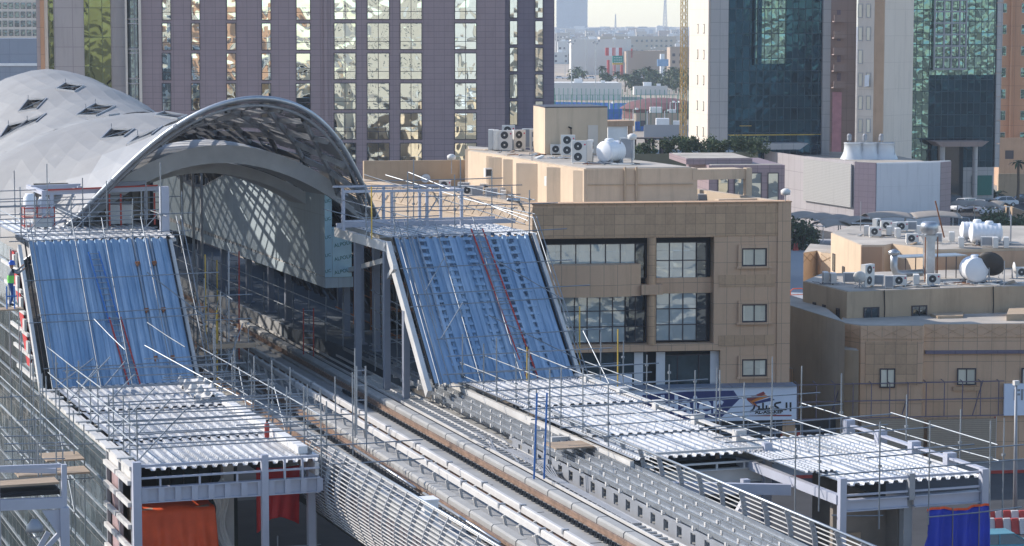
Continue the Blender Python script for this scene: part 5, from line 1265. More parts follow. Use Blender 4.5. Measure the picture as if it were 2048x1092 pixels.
# small shed left of pergola
f3=thing('white_shed','small white and brown shed right of the stair tower','shed',tuple(P(1265,260,z=14)[:2])+(0,))
a=P(1216,253,z=13.5); b=P(1255,252,z=13.5); MB().prism(pr([a,b,b+Vector((0,4,0)),a+Vector((0,4,0))]),0,13.5).build('shed_wall',M['white'],f3); MB().prism(pr([a+Vector((-.2,-.2,0)),b+Vector((.8,-.3,0)),b+Vector((.8,4,0)),a+Vector((0,4,0))]),13.5,14.2).build('shed_roof',M['pinkr'],f3)
MB().prism(pr([b+Vector((.2,-.1,0)),b+Vector((.7,-.1,0)),b+Vector((.7,.3,0)),b+Vector((.2,.3,0))]),0,13.5).build('corner_post',M['pinkr'],f3)
# ============================================================ LOWER RIGHT BLOCKS
def poly_building(name,label,pix,z,depth,mt,roof=None,zz=0,par=0,parts=()):
    pts=[P(px,py,z=z) for px,py in pix]; t=thing(name,label,'building',(pts[0].x,pts[0].y,zz))
    full=pts+[pts[-1]+Vector(depth),pts[0]+Vector(depth)] if not isinstance(depth,list) else pts+[P(px,py,z=z) for px,py in depth]
    MB().prism(pr(full),zz,z).build('outer_wall',mt,t)
    c=sum(full,Vector())/len(full); ins=[c+(p-c)*.985 for p in full]
    if roof:
        if par:
            MB().prism(pr(ins),z,z+.03).build('roof_floor',roof,t)
        else: MB().prism(pr(ins),z+.001,z+.04).build('roof_floor',roof,t)
    return t,pts
def on_wall(t,a,b,u0,u1,z0,z1,mt,nm,out=.03,th=.06,glass=None):
    d_=(b-a); d_.z=0; L=d_.length; d_/=L; n=Vector((d_.y,-d_.x,0))
    p=a+d_*u0+n*out; q=a+d_*u1+n*out
    if not glass: return MB().prism(pr([p,q,q-n*th,p-n*th]),z0,z1).build(nm,mt,t)
    w=MB(); fw=.08
    for (x0,x1,y0,y1) in ((u0,u0+fw,z0,z1),(u1-fw,u1,z0,z1),(u0+fw,u1-fw,z0,z0+fw),(u0+fw,u1-fw,z1-fw,z1),((u0+u1)/2-.03,(u0+u1)/2+.03,z0+fw,z1-fw)):
        P0=a+d_*x0+n*(out+.04); Q0=a+d_*x1+n*(out+.04); w.prism(pr([P0,Q0,Q0-n*th,P0-n*th]),y0,y1)
    o=w.build(nm,M['frame'],t); p=a+d_*(u0+fw)+n*out; q=a+d_*(u1-fw)+n*out
    MB().prism(pr([p,q,q-n*.05,p-n*.05]),z0+fw,z1-fw).build('pane',glass,o); return o
# rear block
rbk,rp=poly_building('rear_beige_block','sunlit beige block with a flat roof crowded with air conditioners and tanks, farther back',[(1662,466),(1722,491),(1768,491),(1784,488),(1870,500),(1975,498),(2065,496)],11.6,[(2065,452),(1700,452)],M['beige'],M['roofc'])
on_wall(rbk,rp[0],rp[1],.9,1.7,8.9,10.2,M['frame'],'window',glass=M['curt']); on_wall(rbk,rp[0],rp[1],4.4,5.1,8.6,9.6,M['frame'],'window',glass=M['curt'])
on_wall(rbk,rp[1],rp[2],.02,1.45,4,11.5,M['pinkr'],'bay_panel',.12,.1); on_wall(rbk,rp[4],rp[5],.1,3.4,4,11.4,M['pinkr'],'wall_panel',.1,.1); on_wall(rbk,rp[5],rp[6],.3,5.4,4,11.45,M['pinkr'],'wall_panel',.16,.12)
on_wall(rbk,rp[3],rp[4],1.2,1.9,8.2,9.3,M['frame'],'window',glass=M['wdark'])
lw,lwp=poly_building('low_sunlit_wing','low sunlit beige wing with a zigzag frieze left of the rear block',[(1607,506),(1634,502),(1642,505),(1668,508),(1700,517),(1740,520)],9.9,[(1760,500),(1620,488)],M['beige'],M['roofc'])
for a_,b_ in ((0,1),(2,3),(3,4)):
    A_,B_=lwp[a_],lwp[b_]; L=(B_-A_).length; q=MB(); n_=max(1,int(L/.8)); dd_=(B_-A_)/n_; nrm=Vector((dd_.y,-dd_.x,0)).normalized()*.02
    for kk in range(n_): q.bar(A_+dd_*kk+nrm+Vector((0,0,-.1)),A_+dd_*(kk+1)+nrm+Vector((0,0,-.7)),.03,.05); q.bar(A_+dd_*kk+nrm+Vector((0,0,-.7)),A_+dd_*(kk+1)+nrm+Vector((0,0,-.1)),.03,.05)
    q.build('zigzag_frieze',M['beiged'],lw)
# upper storey
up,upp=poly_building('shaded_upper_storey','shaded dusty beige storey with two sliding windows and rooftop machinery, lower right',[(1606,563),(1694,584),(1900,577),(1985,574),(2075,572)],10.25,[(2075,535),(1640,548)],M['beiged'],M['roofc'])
a_,b_=upp[1],upp[2]; L=(b_-a_).length; k_=L/206
for px in (1727,1823): u=(px-1694)*k_; on_wall(up,a_,b_,u,u+31*k_,8.35,9.25,M['frame'],'window',glass=M['wdark'])
a0,b0=upp[0],upp[1]; L0=(b0-a0).length
for u in (.25,.47,.78): on_wall(up,a0,b0,L0*u,L0*u+.45,8.0,9.1,M['frame'],'window',glass=M['wdark'])
for px,zz_ in ((1767,0),(1987,.1)):
    u=(px-1694)*k_; p=a_+(b_-a_).normalized()*u+Vector((0,-.06,0)); MB().tube([Vector((p.x,p.y,10.3)),Vector((p.x+.03,p.y-.05,9.2)),Vector((p.x,p.y,7.6))],.035,5).build('wall_cable',M['black'],up)
MB().prism(pr([P(1860,632,z=8.6),P(1875,637,z=8.6),P(1926,636,z=8.6),P(1926,620,z=8.6)]),6.8,8.75).build('terrace_box',M['beiged'],up)
MB().prism(pr([P(2013,635,z=8.8),P(2060,634,z=8.8),P(2060,620,z=8.8),P(2018,622,z=8.8)]),6.8,9.0).build('terrace_box',M['beiged'],up)
q=MB(); a=P(1928,630,z=8.7); b=P(2012,629,z=8.7); q.bar(a,b,.04,.05); q.bar(a+Vector((0,0,-.8)),b+Vector((0,0,-.8)),.04,.05)
for kk in range(22): p=a+(b-a)*kk/21; q.bar(p,p+Vector((0,0,-.85)),.03,.03)
q.build('terrace_railing',M['grey'],up)
# front block
fb_,fp=poly_building('brown_front_block','shaded brown block with tiled bay, framed windows and shuttered shops along the street, lower right',[(1681,646),(1722,652),(1846,652),(1849,649),(2075,648)],8.55,[(2075,610),(1690,612)],M['sandst2'],M['roofc'])
a_,b_=fp[1],fp[2]; L=(b_-a_).length
on_wall(fb_,a_,b_,.3,L-.3,4.9,7.6,M['sandst'],'mottled_panel',.05,.05)
on_wall(fb_,a_,b_,L*.31,L*.56,4.75,5.95,M['frame'],'window',.1,glass=M['curt'])
q=MB()
for A_,B_ in ((fp[1],fp[2]),(fp[3],fp[4]),(fp[0],fp[1])):
    L_=(B_-A_).length; n_=max(1,int(L_/1.0)); dd_=(B_-A_)/n_; nrm=Vector((dd_.y,-dd_.x,0)).normalized()*.015
    for kk in range(n_): q.bar(A_+dd_*kk+nrm+Vector((0,0,-.12)),A_+dd_*(kk+1)+nrm+Vector((0,0,-.72)),.02,.03); q.bar(A_+dd_*kk+nrm+Vector((0,0,-.72)),A_+dd_*(kk+1)+nrm+Vector((0,0,-.12)),.02,.03)
    q.bar(A_+nrm+Vector((0,0,-.8)),B_+nrm+Vector((0,0,-.8)),.05,.06)
q.build('diamond_frieze',M['sandst'],fb_)
on_wall(fb_,fp[3],fp[4],.05,9,6.75,6.95,M['lilacd'],'ledge',.22,.2)
a_,b_=fp[3],fp[4]; L=(b_-a_).length; k_=L/226
for px in (1915,2044): u=(px-1849)*k_; on_wall(fb_,a_,b_,u,u+38*k_,4.8,5.85,M['frame'],'window',.12,glass=M['curt']); on_wall(fb_,a_,b_,u-.25,u+38*k_+.25,4.45,4.7,M['sandst'],'window_sill',.14,.12)
kf=min((p-f.O).dot(f.n) for p in fp[1:4]); kf=min(kf,0)-.02; print('KF',kf,[(round((p-f.O).dot(f.n),2)) for p in fp])
M['shutter']=tiled('ribbed_shutter',(.40,.31,.22),(.41,.32,.23),(.27,.2,.14),60,.12,0,.6,.02,.1,.3)
f=f
for p0,p1,nm in ((1716,1840,'roller_shutter'),(1848,1984,'roller_shutter')):
    a,z1=f.uz(p0,836,-.3); b,_=f.uz(p1,836,-.3); o=MB().box(a,b,kf-.1,kf,.15,z1).build('roller_shutter',M['shutter'],sgf,local=True); o.parent=None; o.matrix_world=WM[sgf.name]; tag(o,('left' if p0<1800 else 'right')+' closed beige roller shutter under the bare sign frame','shutter')
shp=thing('corner_shop','dark shop front with a red poster left of the beige roller shutters','shop front',tuple(f.O),f.rz)
a,z1=f.uz(1440,842,-.4); b,_=f.uz(1712,842,-.4); MB().box(a,b,-.4,-.3,.05,z1).build('dark_glazing',M['glassdark'],shp,local=True)
q=MB(); x=a
while x<b: q.box(x,x+.08,-.45,-.402,.05,z1); x+=1.7
q.box(a,b,-.45,-.402,z1-.8,z1-.7); q.build('mullions',M['bluegrey'],shp,local=True)
a,z1=f.uz(1562,862,-.5); b,zz=f.uz(1600,905,-.5); MB().box(a,b,-.48,-.452,zz,z1).build('red_poster',M['red'],shp,local=True)
a,_=f.uz(1565,850,-.5); MB().box(a,a+.8,-.5,-.452,.05,3).build('sandstone_pier',M['sandst'],shp,local=True)
sh2=thing('corner_shop','white-framed shop front with a dark glass door and a small notice at the right edge','shop front',tuple(f.O),f.rz)
a,z1=f.uz(1990,832,-.5); b,_=f.uz(2080,832,-.5); MB().box(a,a+.4,-.7,-.4,.05,z1).box(a+.4,b,-.7,-.4,z1-.35,z1).build('white_frame',M['white'],sh2,local=True); MB().box(a+.4,b,-.5,-.42,.05,z1-.35).build('dark_glass',M['glassdark'],sh2,local=True)
c,cz=f.uz(2033,863,-.6); MB().box(c,c+.3,-.55,-.502,cz-.9,cz).build('notice',M['white'],sh2,local=True)
MB().box(a-.1,a-.02,-.72,-.4,.05,z1).build('red_edge',M['red'],sh2,local=True)
# terraces between the two brown buildings
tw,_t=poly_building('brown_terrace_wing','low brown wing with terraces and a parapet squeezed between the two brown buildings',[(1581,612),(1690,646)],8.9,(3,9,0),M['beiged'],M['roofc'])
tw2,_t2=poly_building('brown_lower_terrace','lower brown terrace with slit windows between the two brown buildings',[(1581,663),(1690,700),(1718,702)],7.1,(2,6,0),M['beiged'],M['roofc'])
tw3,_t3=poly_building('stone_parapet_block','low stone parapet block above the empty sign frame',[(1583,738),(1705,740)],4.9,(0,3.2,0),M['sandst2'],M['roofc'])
a_,b_=_t2[0],_t2[1]; L=(b_-a_).length
for u in (.12,.4,.75,.9): on_wall(tw2,a_,b_,L*u,L*u+.4,5.6,6.5,M['frame'],'window',glass=M['wdark'])
# pavement
pv=f.O+f.ux*(-8)+f.n*(-4.6); pw=f.O+f.ux*40+f.n*(-4.6); qv=f.O+f.ux*40+f.n*2; qw=f.O+f.ux*(-8)+f.n*2
o=MB().prism([(pv.x,pv.y),(pw.x,pw.y),(qv.x,qv.y),(qw.x,qw.y)],.006,.14).build('pavement',M['pave']); tag(o,kind='structure')
kb=MB(); x=0; 
kb_=thing('painted_kerb','red painted kerb strip along the pavement in front of the shops','kerb',(pv.x,pv.y,0)); kb.bar(pv+Vector((0,-.1,.1)),pw+Vector((0,-.1,.1)),.16,.17); kb.build('kerb_stones',M['red'],kb_)
# ============================================================ AIR CONDITIONERS, TANKS, DISHES
def ac_proto(w,h,d,fans,side=False):
    t=thing('air_conditioner','x','air conditioner')
    b=MB().box(-w/2,w/2,-d/2,d/2,.1,h+.1).box(-w/2+.05,-w/2+.12,-d/2,d/2,0,.1).box(w/2-.12,w/2-.05,-d/2,d/2,0,.1)
    b.build('casing',M['ac'],t)
    g=MB()
    for k in range(fans):
        zc=.1+h*(k+.5)/fans; cx=-w*.08 if not side else 0; r=min(w*.36,h/fans*.42)
        c=(cx,0,zc); g=MB().lathe([(r,-d/2-.02),(r,-d/2-.005),(0,-d/2-.005)],c,20,'y'); g.lathe([(0,-d/2-.024),(r*.98,-d/2-.022)],c,20,'y'); o=g.build('fan_grille',M['acd'],t)
        hb=MB().lathe([(0,-d/2-.04),(r*.22,-d/2-.035),(r*.22,-d/2-.02)],c,10,'y').lathe([(r*.93,-d/2-.03),(r*1.04,-d/2-.03),(r*1.04,-d/2)],c,20,'y'); hb.build('fan_hub',M['ac'],o)
    c=(w*.38,0,h*.9); MB().lathe([(0,-d/2-.012),(.055,-d/2-.01),(.055,-d/2)],c,10,'y').build('round_badge',M['badge'],t)
    s=MB()
    for k in range(6): s.box(w/2+.001,w/2+.012,-d/2+.04+k*d/6.6,-d/2+.07+k*d/6.6,.18,h)
    s.build('side_vents',M['acd'],t)
    bk=MB().box(-w/2+.05,w/2-.1,d/2+.001,d/2+.02,.16,h+.04); bk.build('coil_face',M['grey'],t)
    return t
p1=ac_proto(.86,.62,.34,1); p2=ac_proto(.96,1.36,.36,2)
def put_ac(px,py,z,kind,yaw,label,scale=1):
    c=P(px,py,z=z); pr_=p1 if kind==1 else p2
    if not pr_.get('used'):
        pr_['used']=1; pr_.location=c; pr_.rotation_euler=(0,0,R(yaw)); pr_['label']=label; pr_['group']='white air conditioners on the flat roofs'; return pr_
    return copy_thing(pr_,c,R(yaw),label,'white air conditioners on the flat roofs',scale)
Z1,Z2=zr,zh+.05
F0=-19; SD=60; BK=150
ACS=[ # px,py,z,kind,yaw,label
(982,300,Z2,2,70,'two-fan air conditioner at the far left end of the beige rooftop house, seen edge on'),
(992,301,Z2,2,72,'second two-fan air conditioner from the left end of the beige rooftop house, seen edge on'),
(1011,302,Z2,2,F0,'two-fan air conditioner facing out, left of the stair tower, with both fans showing'),
(1037,301,Z2,2,10,'narrow-looking two-fan air conditioner between its neighbours left of the stair tower'),
(1017,290,Z2,2,F0,'air conditioner half hidden behind the two-fan units left of the stair tower'),
(1058,298,Z2,2,BK,'large grey-backed air conditioner close to the left wall of the stair tower'),
(1073,300,Z2,2,F0,'pale air conditioner touching the left corner of the stair tower'),
(1113,310,Z2,1,F0,'single-fan air conditioner at the foot of the stair tower front'),
(1136,313,Z2,2,F0,'two-fan air conditioner raised in front of the stair tower door'),
(1158,327,Z2,2,F0,'nearest two-fan air conditioner on the beige house roof, left of the white tank'),
(1180,325,Z2,2,62,'beige louvred air conditioner directly left of the white rooftop tank'),
(1170,306,Z2,2,F0,'air conditioner with a red badge behind the louvred one, beside the rooftop tank'),
(1195,306,Z2,2,BK,'dark-backed air conditioner behind the left side of the rooftop tank'),
(1254,320,Z2,2,BK,'dark louvred air conditioner right of the rooftop tank'),
(790,364,Z1,1,60,'small white air conditioner left end of the rear roof row, seen from the side'),
(807,365,Z1,1,F0,'single-fan air conditioner at the left end of the rear roof row'),
(874,372,Z1,2,72,'tall slim air conditioner on the rear roof, left of the two-fan unit'),
(904,370,Z1,2,F0,'two-fan air conditioner on the rear roof beside the first beige fin'),
(926,362,Z1,1,F0,'air conditioner tucked against the left beige fin'),
(890,381,Z1,1,F0,'low air conditioner with a big red badge in front of the tall slim one'),
(928,385,Z1,1,BK,'dark-backed air conditioner below the first beige fin'),
(936,392,Z1,1,F0,'air conditioner just behind the side parapet, left of the twin low boxes'),
(972,388,Z1,1,F0,'air conditioner with one fan below the second beige fin'),
(955,394,Z1,1,BK,'flat white box air conditioner behind the side parapet'),
(984,397,Z1,1,BK,'louvred air conditioner in front of the second beige fin'),
(1012,396,Z1,1,F0,'single-fan air conditioner below the third beige fin'),
(1007,402,Z1,1,70,'narrow louvred air conditioner in front of the third beige fin'),
(1058,405,Z1,1,F0,'wide white air conditioner under the widest beige fin'),
(1096,405,Z1,1,70,'small louvred air conditioner right of the widest beige fin'),
(1195,410,Z1,1,30,'white air conditioner left end of the row under the beige front wall'),
(1252,410,Z1,1,F0,'large single-fan air conditioner under the two downpipes'),
(1295,411,Z1,1,55,'white air conditioner right of the downpipes under the beige front wall'),
(1366,411,Z1,1,F0,'single-fan air conditioner in front of the low box wall at the right'),
(1409,410,Z1,1,BK,'pale air conditioner on the sandstone parapet, right of the low box wall'),
]
Z3,Z4=11.65,10.3
ACS+=[(1733,471,Z3,1,62,'air conditioner at the far left of the rear beige roof, side on'),(1750,474,Z3,1,F0,'second air conditioner from the left on the rear beige roof, with a red badge'),
(1773,461,Z3,1,F0,'air conditioner half hidden behind its row on the rear beige roof'),(1753,456,Z3,1,40,'smallest, farthest air conditioner on the rear beige roof'),(1778,472,Z3,1,60,'louvred air conditioner in the middle of the left cluster on the rear beige roof'),
(1790,464,Z3,1,50,'air conditioner beside the large fan unit on the rear beige roof'),(1804,463,Z3,1,F0,'large-fan air conditioner at the back of the rear beige roof'),(1822,462,Z3,1,BK,'dark-coiled air conditioner at the back right of the cluster'),
(1795,476,Z3,1,70,'air conditioner with a leaning panel on the rear beige roof'),(1838,471,Z3,1,60,'white air conditioner left of the chimney duct on the rear roof'),(1824,488,Z3,1,F0,'air conditioner near the front edge of the rear roof, left of the duct'),
(1872,486,Z3,1,BK,'dark louvred air conditioner right of the chimney duct'),(1903,484,Z3,1,65,'lone air conditioner between the duct and the white tanks'),(1922,495,Z3,1,65,'small air conditioner left of the twin white tanks'),
(1974,494,Z3,1,BK,'dark-sided air conditioner in front of the twin white tanks'),(1990,495,Z3,1,65,'white air conditioner in front of the right twin tank'),(2012,495,Z3,1,62,'air conditioner right of the twin white tanks'),
(1651,566,Z4,1,70,'leftmost air conditioner on the shaded storey roof'),(1666,568,Z4,1,70,'second air conditioner on the shaded storey roof'),(1700,567,Z4,1,BK,'dark louvred air conditioner left of the small dish'),
(1735,574,Z4,2,25,'tall dark-fronted air conditioner on the shaded storey roof'),(1754,572,Z4,1,BK,'low unit right of the tall dark-fronted one'),(1778,577,Z4,2,BK,'squat wide dark-sided air conditioner near the front edge of the shaded storey'),
(1799,573,Z4,1,F0,'single-fan air conditioner under the duct elbow'),(1832,571,Z4,1,65,'pale air conditioner beneath the sheet roof'),(1866,570,Z4,1,F0,'single-fan air conditioner left of the round white tank'),(2044,556,Z4,1,F0,'air conditioner at the right picture edge on the shaded storey')]
for a in ACS: put_ac(*a[:6],scale=(.55 if a[0]==1778 else 1) if a[3]==2 and a[2]==Z4 else 1)
def tank(name,label,c,r,L,yaw,mt=None):
    t=thing(name,label,'water tank',tuple(c),yaw); prof=[(0,-L/2),(r*.55,-L/2+.02),(r*.85,-L/2+.12)]
    n=7
    for k in range(n): 
        y=-L/2+.2+(L-.4)*k/(n-1); prof+= [(r,y-.06),(r*1.03,y),(r,y+.06)]
    prof+=[(r*.85,L/2-.12),(r*.55,L/2-.02),(0,L/2)]
    mb=MB().lathe(prof,(0,0,r+.12),28,'y'); mb.build('tank_body',mt or M['plastic'],t,True,local=True)
    MB().lathe([(.3,r*2+.02),(.3,r*2+.22),(.22,r*2+.3),(0,r*2+.3)],(0,-L*.1,0),16).build('filler_cap',M['plastic'],t,True,local=True)
    f=MB()
    for y in (-L*.3,L*.3): f.box(-r*.8,r*.8,y-.08,y+.08,0,.25)
    f.build('tank_feet',M['grey'],t,local=True); return t
tank('water_tank','white ribbed water tank on the beige rooftop house roof',P(1222,327,z=Z2),.66,1.7,R(-62))
tank('water_tank','left and farther of the twin white tanks on the rear beige roof',P(1948,482,z=Z3),.62,2.0,R(70))
tank('water_tank','right and nearer of the twin white tanks on the rear beige roof',P(1971,488,z=Z3),.66,2.3,R(70))
tank('water_tank','round-fronted white tank beside the black satellite dish',P(1947,566,z=Z4),.78,1.5,R(-10))
def dish(label,c,r,yaw,mt,tilt=45):
    t=thing('satellite_dish',label,'satellite dish',tuple(c),yaw); mb=MB().lathe([(r*k/6,.35*r*(k/6)**2) for k in range(7)]+[(r*.99,.35*r+.02),(r*.5,.12*r)],(0,0,0),22)
    rot=Matrix.Rotation(R(tilt),4,'X'); o=mb.build('reflector',mt,t,True,local=True); o.data.transform(Matrix.Translation((0,0,r*.9+.25))@rot)
    s=MB().tube([(0,0,0),(0,.05,r*.9+.2)],.035).tube([(-.3,0,0),(0,.05,r*.6)],.02).tube([(.3,0,0),(0,.05,r*.6)],.02); s.build('dish_mast',M['grey'],t,local=True)
    ax=rot@Vector((0,0,1)); a=Vector((0,0,r*.9+.25)); MB().tube([a+rot@Vector((r*.9,0,.33*r)),a+ax*r*.9],.015).tube([a+rot@Vector((-r*.9,0,.33*r)),a+ax*r*.9],.015).build('feed_arm',M['grey'],t,local=True)
M['dishd']=plain('dark_dish',(.06,.055,.05),.6); dish('large black satellite dish beside the round-fronted white tank',P(1978,568,z=Z4),.95,R(140),M['dishd'],60)
dish('small grey dish on the left of the shaded storey roof',P(1719,576,z=Z4),.42,R(150),M['ac'],70)
dish('thin pale dish seen edge on, right of the black dish',P(1998,556,z=Z4),.42,R(70),M['ac'],80)
dish('thin pale dish seen edge on near the right picture edge',P(2025,556,z=Z4),.42,R(70),M['ac'],80)
dish('pale dish on the rear roof behind the side parapet',P(852,374,z=Z1),.35,R(-30),M['ac'],60)
# masts and lamps on roofs
def mast(label,px,py,z,h,r=.03,head=None,name='roof_mast',cat='mast'):
    c=P(px,py,z=z); t=thing(name,label,cat,tuple(c)); MB().tube([c,c+Vector((0,0,h))],r,6).build('pole',M['grey'],t)
    if head: MB().lathe([(0,h-.1),(.28,h-.05),(.3,h+.2),(.12,h+.32),(0,h+.32)],tuple(c),14).build('lamp_head',M['ac'],t,True)
mast('thin mast with round floodlight at the right end of the rooftop tank',1264,327,Z2,1.6,.04,1,'roof_lamp','lamp')
mast('plain grey mast standing by the rooftop tank, left of the floodlight mast',1240,327,Z2,1.5,.05)
mast('thin mast with small camera left of the stair tower',1064,322,Z2,1.9,.025,None)
mast('slim black mast at the far left of the rear beige roof',1721,462,Z3,2.2,.03)
mast('thick rusty post at the right of the twin white tanks',2021,486,Z3,2.0,.06)
mast('tall grey mast at the front edge of the shaded storey, right of the black dish',2008,575,Z4,1.7,.035)
mast('roof lamp on a short pole on the rear roof left of the fins',903,347,Z1+1.6,1.0,.03,1,'roof_lamp','lamp')
mast('roof lamp at the top right corner of the sandstone building',1571,404,zb,.5,.03,1,'roof_lamp','lamp')
tl=[(1215,255,),]
# chimney duct
cd=thing('chimney_duct','square galvanised kitchen duct with a drum-shaped cowl rising between the two roofs','duct',tuple(P(1857,565,z=Z4))); c=P(1857,562,z=Z4); top=3.2
MB().box(c.x-.28,c.x+.28,c.y-.28,c.y+.28,Z4+.3,Z4+2.6).prism([(c.x-.28,Z4+2.6),(c.x+.28,Z4+2.6),(c.x+.5,Z4+3.0),(c.x-.5,Z4+3.0)],c.y-.3,c.y+.3,'y').build('duct_shaft',M['galv'],cd)
MB().lathe([(0,0),(.42,0),(.42,.1),(.58,.25),(.58,.7),(.45,.85),(0,.88)],(c.x,c.y,Z4+3.0),22).build('drum_cowl',M['galv'],cd,True)
q=MB(); 
for dx in (-.45,.45): q.box(c.x+dx-.03,c.x+dx+.03,c.y-.35,c.y-.29,Z4,Z4+2.9)
q.tube([(c.x+1.1,c.y,Z4+2.8),(c.x+.4,c.y,Z4+5.2)],.05); q.build('rusty_supports',M['rust'],cd)
el=thing('duct_elbow','round silver duct elbow lying on the shaded storey roof','duct',tuple(P(1790,570,z=Z4))); c=P(1790,562,z=Z4)
MB().tube([c+Vector((-.1,0,1.9)),c+Vector((-.1,0,.9)),c+Vector((.05,0,.55)),c+Vector((.4,0,.45)),c+Vector((2.4,.3,.45))],.24,14).lathe([(.26,1.7),(.36,1.75),(.38,1.95),(0,2.1)],(c.x-.1,c.y,c.z),14).build('duct_pipe',M['galv'],el,True)
sr=thing('sheet_shelter','pale corrugated sheet shelter on thin dark legs on the shaded storey roof','shelter',tuple(P(1870,560,z=Z4))); a=P(1810,560,z=Z4); 
q=MB()
for k in range(6): q.box(a.x+k*.75,a.x+k*.75+.05,a.y,a.y+.05,Z4,Z4+1.45); 
q.build('shelter_legs',M['frame'],sr); MB().box(a.x-.4,a.x+4.4,a.y-.3,a.y+1.3,Z4+1.46,Z4+1.53).build('shelter_sheet',M['galv'],sr)
for k,(px,py,zz_) in enumerate(((1425,382,0),)): pass
pipes=thing('roof_pipes','row of small pipes on a rack under the beige rooftop house front','pipe rack',tuple(P(1225,405,z=Z1+.5))); a=P(1213,398,z=Z1+.6); b=P(1345,398,z=Z1+.6); q=MB()
for k in range(26): p=a+(b-a)*k/25; q.box(p.x-.03,p.x+.03,p.y-.1,p.y+.1,p.z,p.z+.35)
q.bar(a,b,.06,.06); q.build('pipe_row',M['grey'],pipes)
wac=thing('wall_air_conditioner','small white wall unit on the second beige fin','air conditioner',tuple(P(976,342,z=Z1+2))); c=P(976,345,y=P(985,312,z=zh).y-.8); MB().box(c.x-.25,c.x+.25,c.y-.2,c.y+.2,c.z-.3,c.z+.3).build('casing',M['ac'],wac); MB().box(c.x-.2,c.x+.2,c.y-.21,c.y-.202,c.z-.22,c.z+.22).build('grille',M['acd'],wac)
wac=thing('wall_air_conditioner','small white wall unit on the narrow beige fin right of the widest one','air conditioner',(0,0,0)); c=P(1098,362,y=P(1096,327,z=zh).y-.9); MB().box(c.x-.25,c.x+.25,c.y-.2,c.y+.2,c.z-.3,c.z+.3).build('casing',M['ac'],wac); MB().box(c.x-.2,c.x+.2,c.y-.21,c.y-.202,c.z-.22,c.z+.22).build('grille',M['acd'],wac)
for px,lab in ((842,'silver lantern lying over the side parapet, left'),(1030,'silver lantern lying over the side parapet near the widest fin')):
    c=P(px,377 if px<900 else 402,z=zb+.1); t=thing('street_lantern',lab,'lamp',tuple(c)); MB().tube([c+Vector((-.5,0,.1)),c+Vector((.3,.1,.0))],[.1,.16],10).tube([c+Vector((.3,.1,0)),c+Vector((2.2,.5,-.5))],.03,5).build('lantern_body',M['galv'],t,True)
def clutter(label,pix,z,seed,n=16):
    rnd=random.Random(seed); pts=[P(px,py,z=z) for px,py in pix]; t=thing('roof_cables',label,'cables',tuple(pts[0]))
    for k in range(n):
        a=rnd.choice(pts)+Vector((rnd.uniform(-.8,.8),rnd.uniform(-.5,1.2),.03)); p=[a]
        for s in range(4): a=a+Vector((rnd.uniform(-.9,1.1),rnd.uniform(-.7,.7),0)); a.z=z+.03+rnd.random()*.1; p.append(a)
        MB().tube(p,rnd.choice((.018,.025,.035)),5).build('cable',M[rnd.choice(('black','grey','ac','rust'))],t)
    for k in range(8):
        a=rnd.choice(pts)+Vector((rnd.uniform(-1.2,1.2),rnd.uniform(-.6,1.4),0)); s=rnd.uniform(.1,.3); MB().bar(a,a+Vector((s*2,rnd.uniform(-.3,.3),s*.6)),s,s*.5).build('rubble_piece',M[rnd.choice(('concd','wood','ac','conc'))],t)
clutter('loose cables and rubbish between the air conditioners on the beige rooftop house',[(1010,305),(1100,318),(1140,318),(1185,330),(1240,330),(1060,312)],Z2,3,20)
clutter('loose cables and rubbish on the rear roof behind the side parapet',[(830,372),(900,378),(950,390),(1000,400),(1050,404)],Z1,4)
clutter('pipes and cables around the units on the shaded storey roof',[(1660,570),(1720,574),(1790,574),(1850,572),(1900,570),(1960,570),(2010,566)],Z4,5,26)
clutter('pipes and cables around the units on the rear beige roof',[(1740,472),(1790,474),(1840,488),(1890,490),(1950,492),(2000,490)],Z3,6,20)
# ============================================================ GARDEN, TREES
def leaf_tree(label,c,h,w_,trunk_h,n,mt='leaf',cat='tree',name='leafy_tree',clumps=9,group=None,ls=.16):
    t=thing(name,label,cat,tuple(c),group=group); rnd=random.Random(int(c[0]*7+c[1]*3))
    if trunk_h>0:
        q=MB(); c_=Vector(c); q.tube([c_,c_+Vector((.05,0,trunk_h*.6)),c_+Vector((0,.05,trunk_h+h*.3))],[.16,.12,.05],7)
        for k in range(5): a=rnd.random()*6.28; q.tube([c_+Vector((0,0,trunk_h*(.7+.1*k))),c_+Vector((math.cos(a)*w_*.3,math.sin(a)*w_*.3,trunk_h+h*.5))],[.07,.02],5)
        q.build('trunk',M['bark'],t)
    cl=[(Vector((rnd.uniform(-.5,.5)*w_*.75,rnd.uniform(-.5,.5)*w_*.75,trunk_h+h*rnd.uniform(.15,.85))),w_*rnd.uniform(.16,.3)) for _ in range(clumps)]
    m=MB()
    for _ in range(n):
        cc,r=rnd.choice(cl); d_=Vector((rnd.gauss(0,1),rnd.gauss(0,1),rnd.gauss(0,1))).normalized()*r*rnd.uniform(.45,1.1); p=Vector(c)+cc+d_
        a=Vector((rnd.gauss(0,1),rnd.gauss(0,1),rnd.gauss(0,1))).normalized()*ls*rnd.uniform(.6,1.4); b=a.cross(Vector((rnd.gauss(0,1),rnd.gauss(0,1),rnd.gauss(0,1)))).normalized()*ls*.6
        m.add([p-a,p-b,p+a,p+b],[(0,1,2,3)])
    m.build('crown',M[mt],t); return t
gx=[(1290,312),(1345,312),(1362,309),(1380,312),(1398,308),(1418,312),(1437,309),(1458,311),(1478,309),(1498,311),(1515,312)]
labs=['dark bush inside the pergola','bush at the left end of the garden hedge, by the crane foot','second bush of the garden hedge from the left','third bush of the garden hedge, tall','fourth bush of the garden hedge','fifth bush of the garden hedge, in front of the cream tower','sixth bush of the garden hedge','seventh bush of the garden hedge, below the grey panels','eighth bush of the garden hedge','ninth bush of the garden hedge','last bush of the garden hedge, beside the grey plant building']
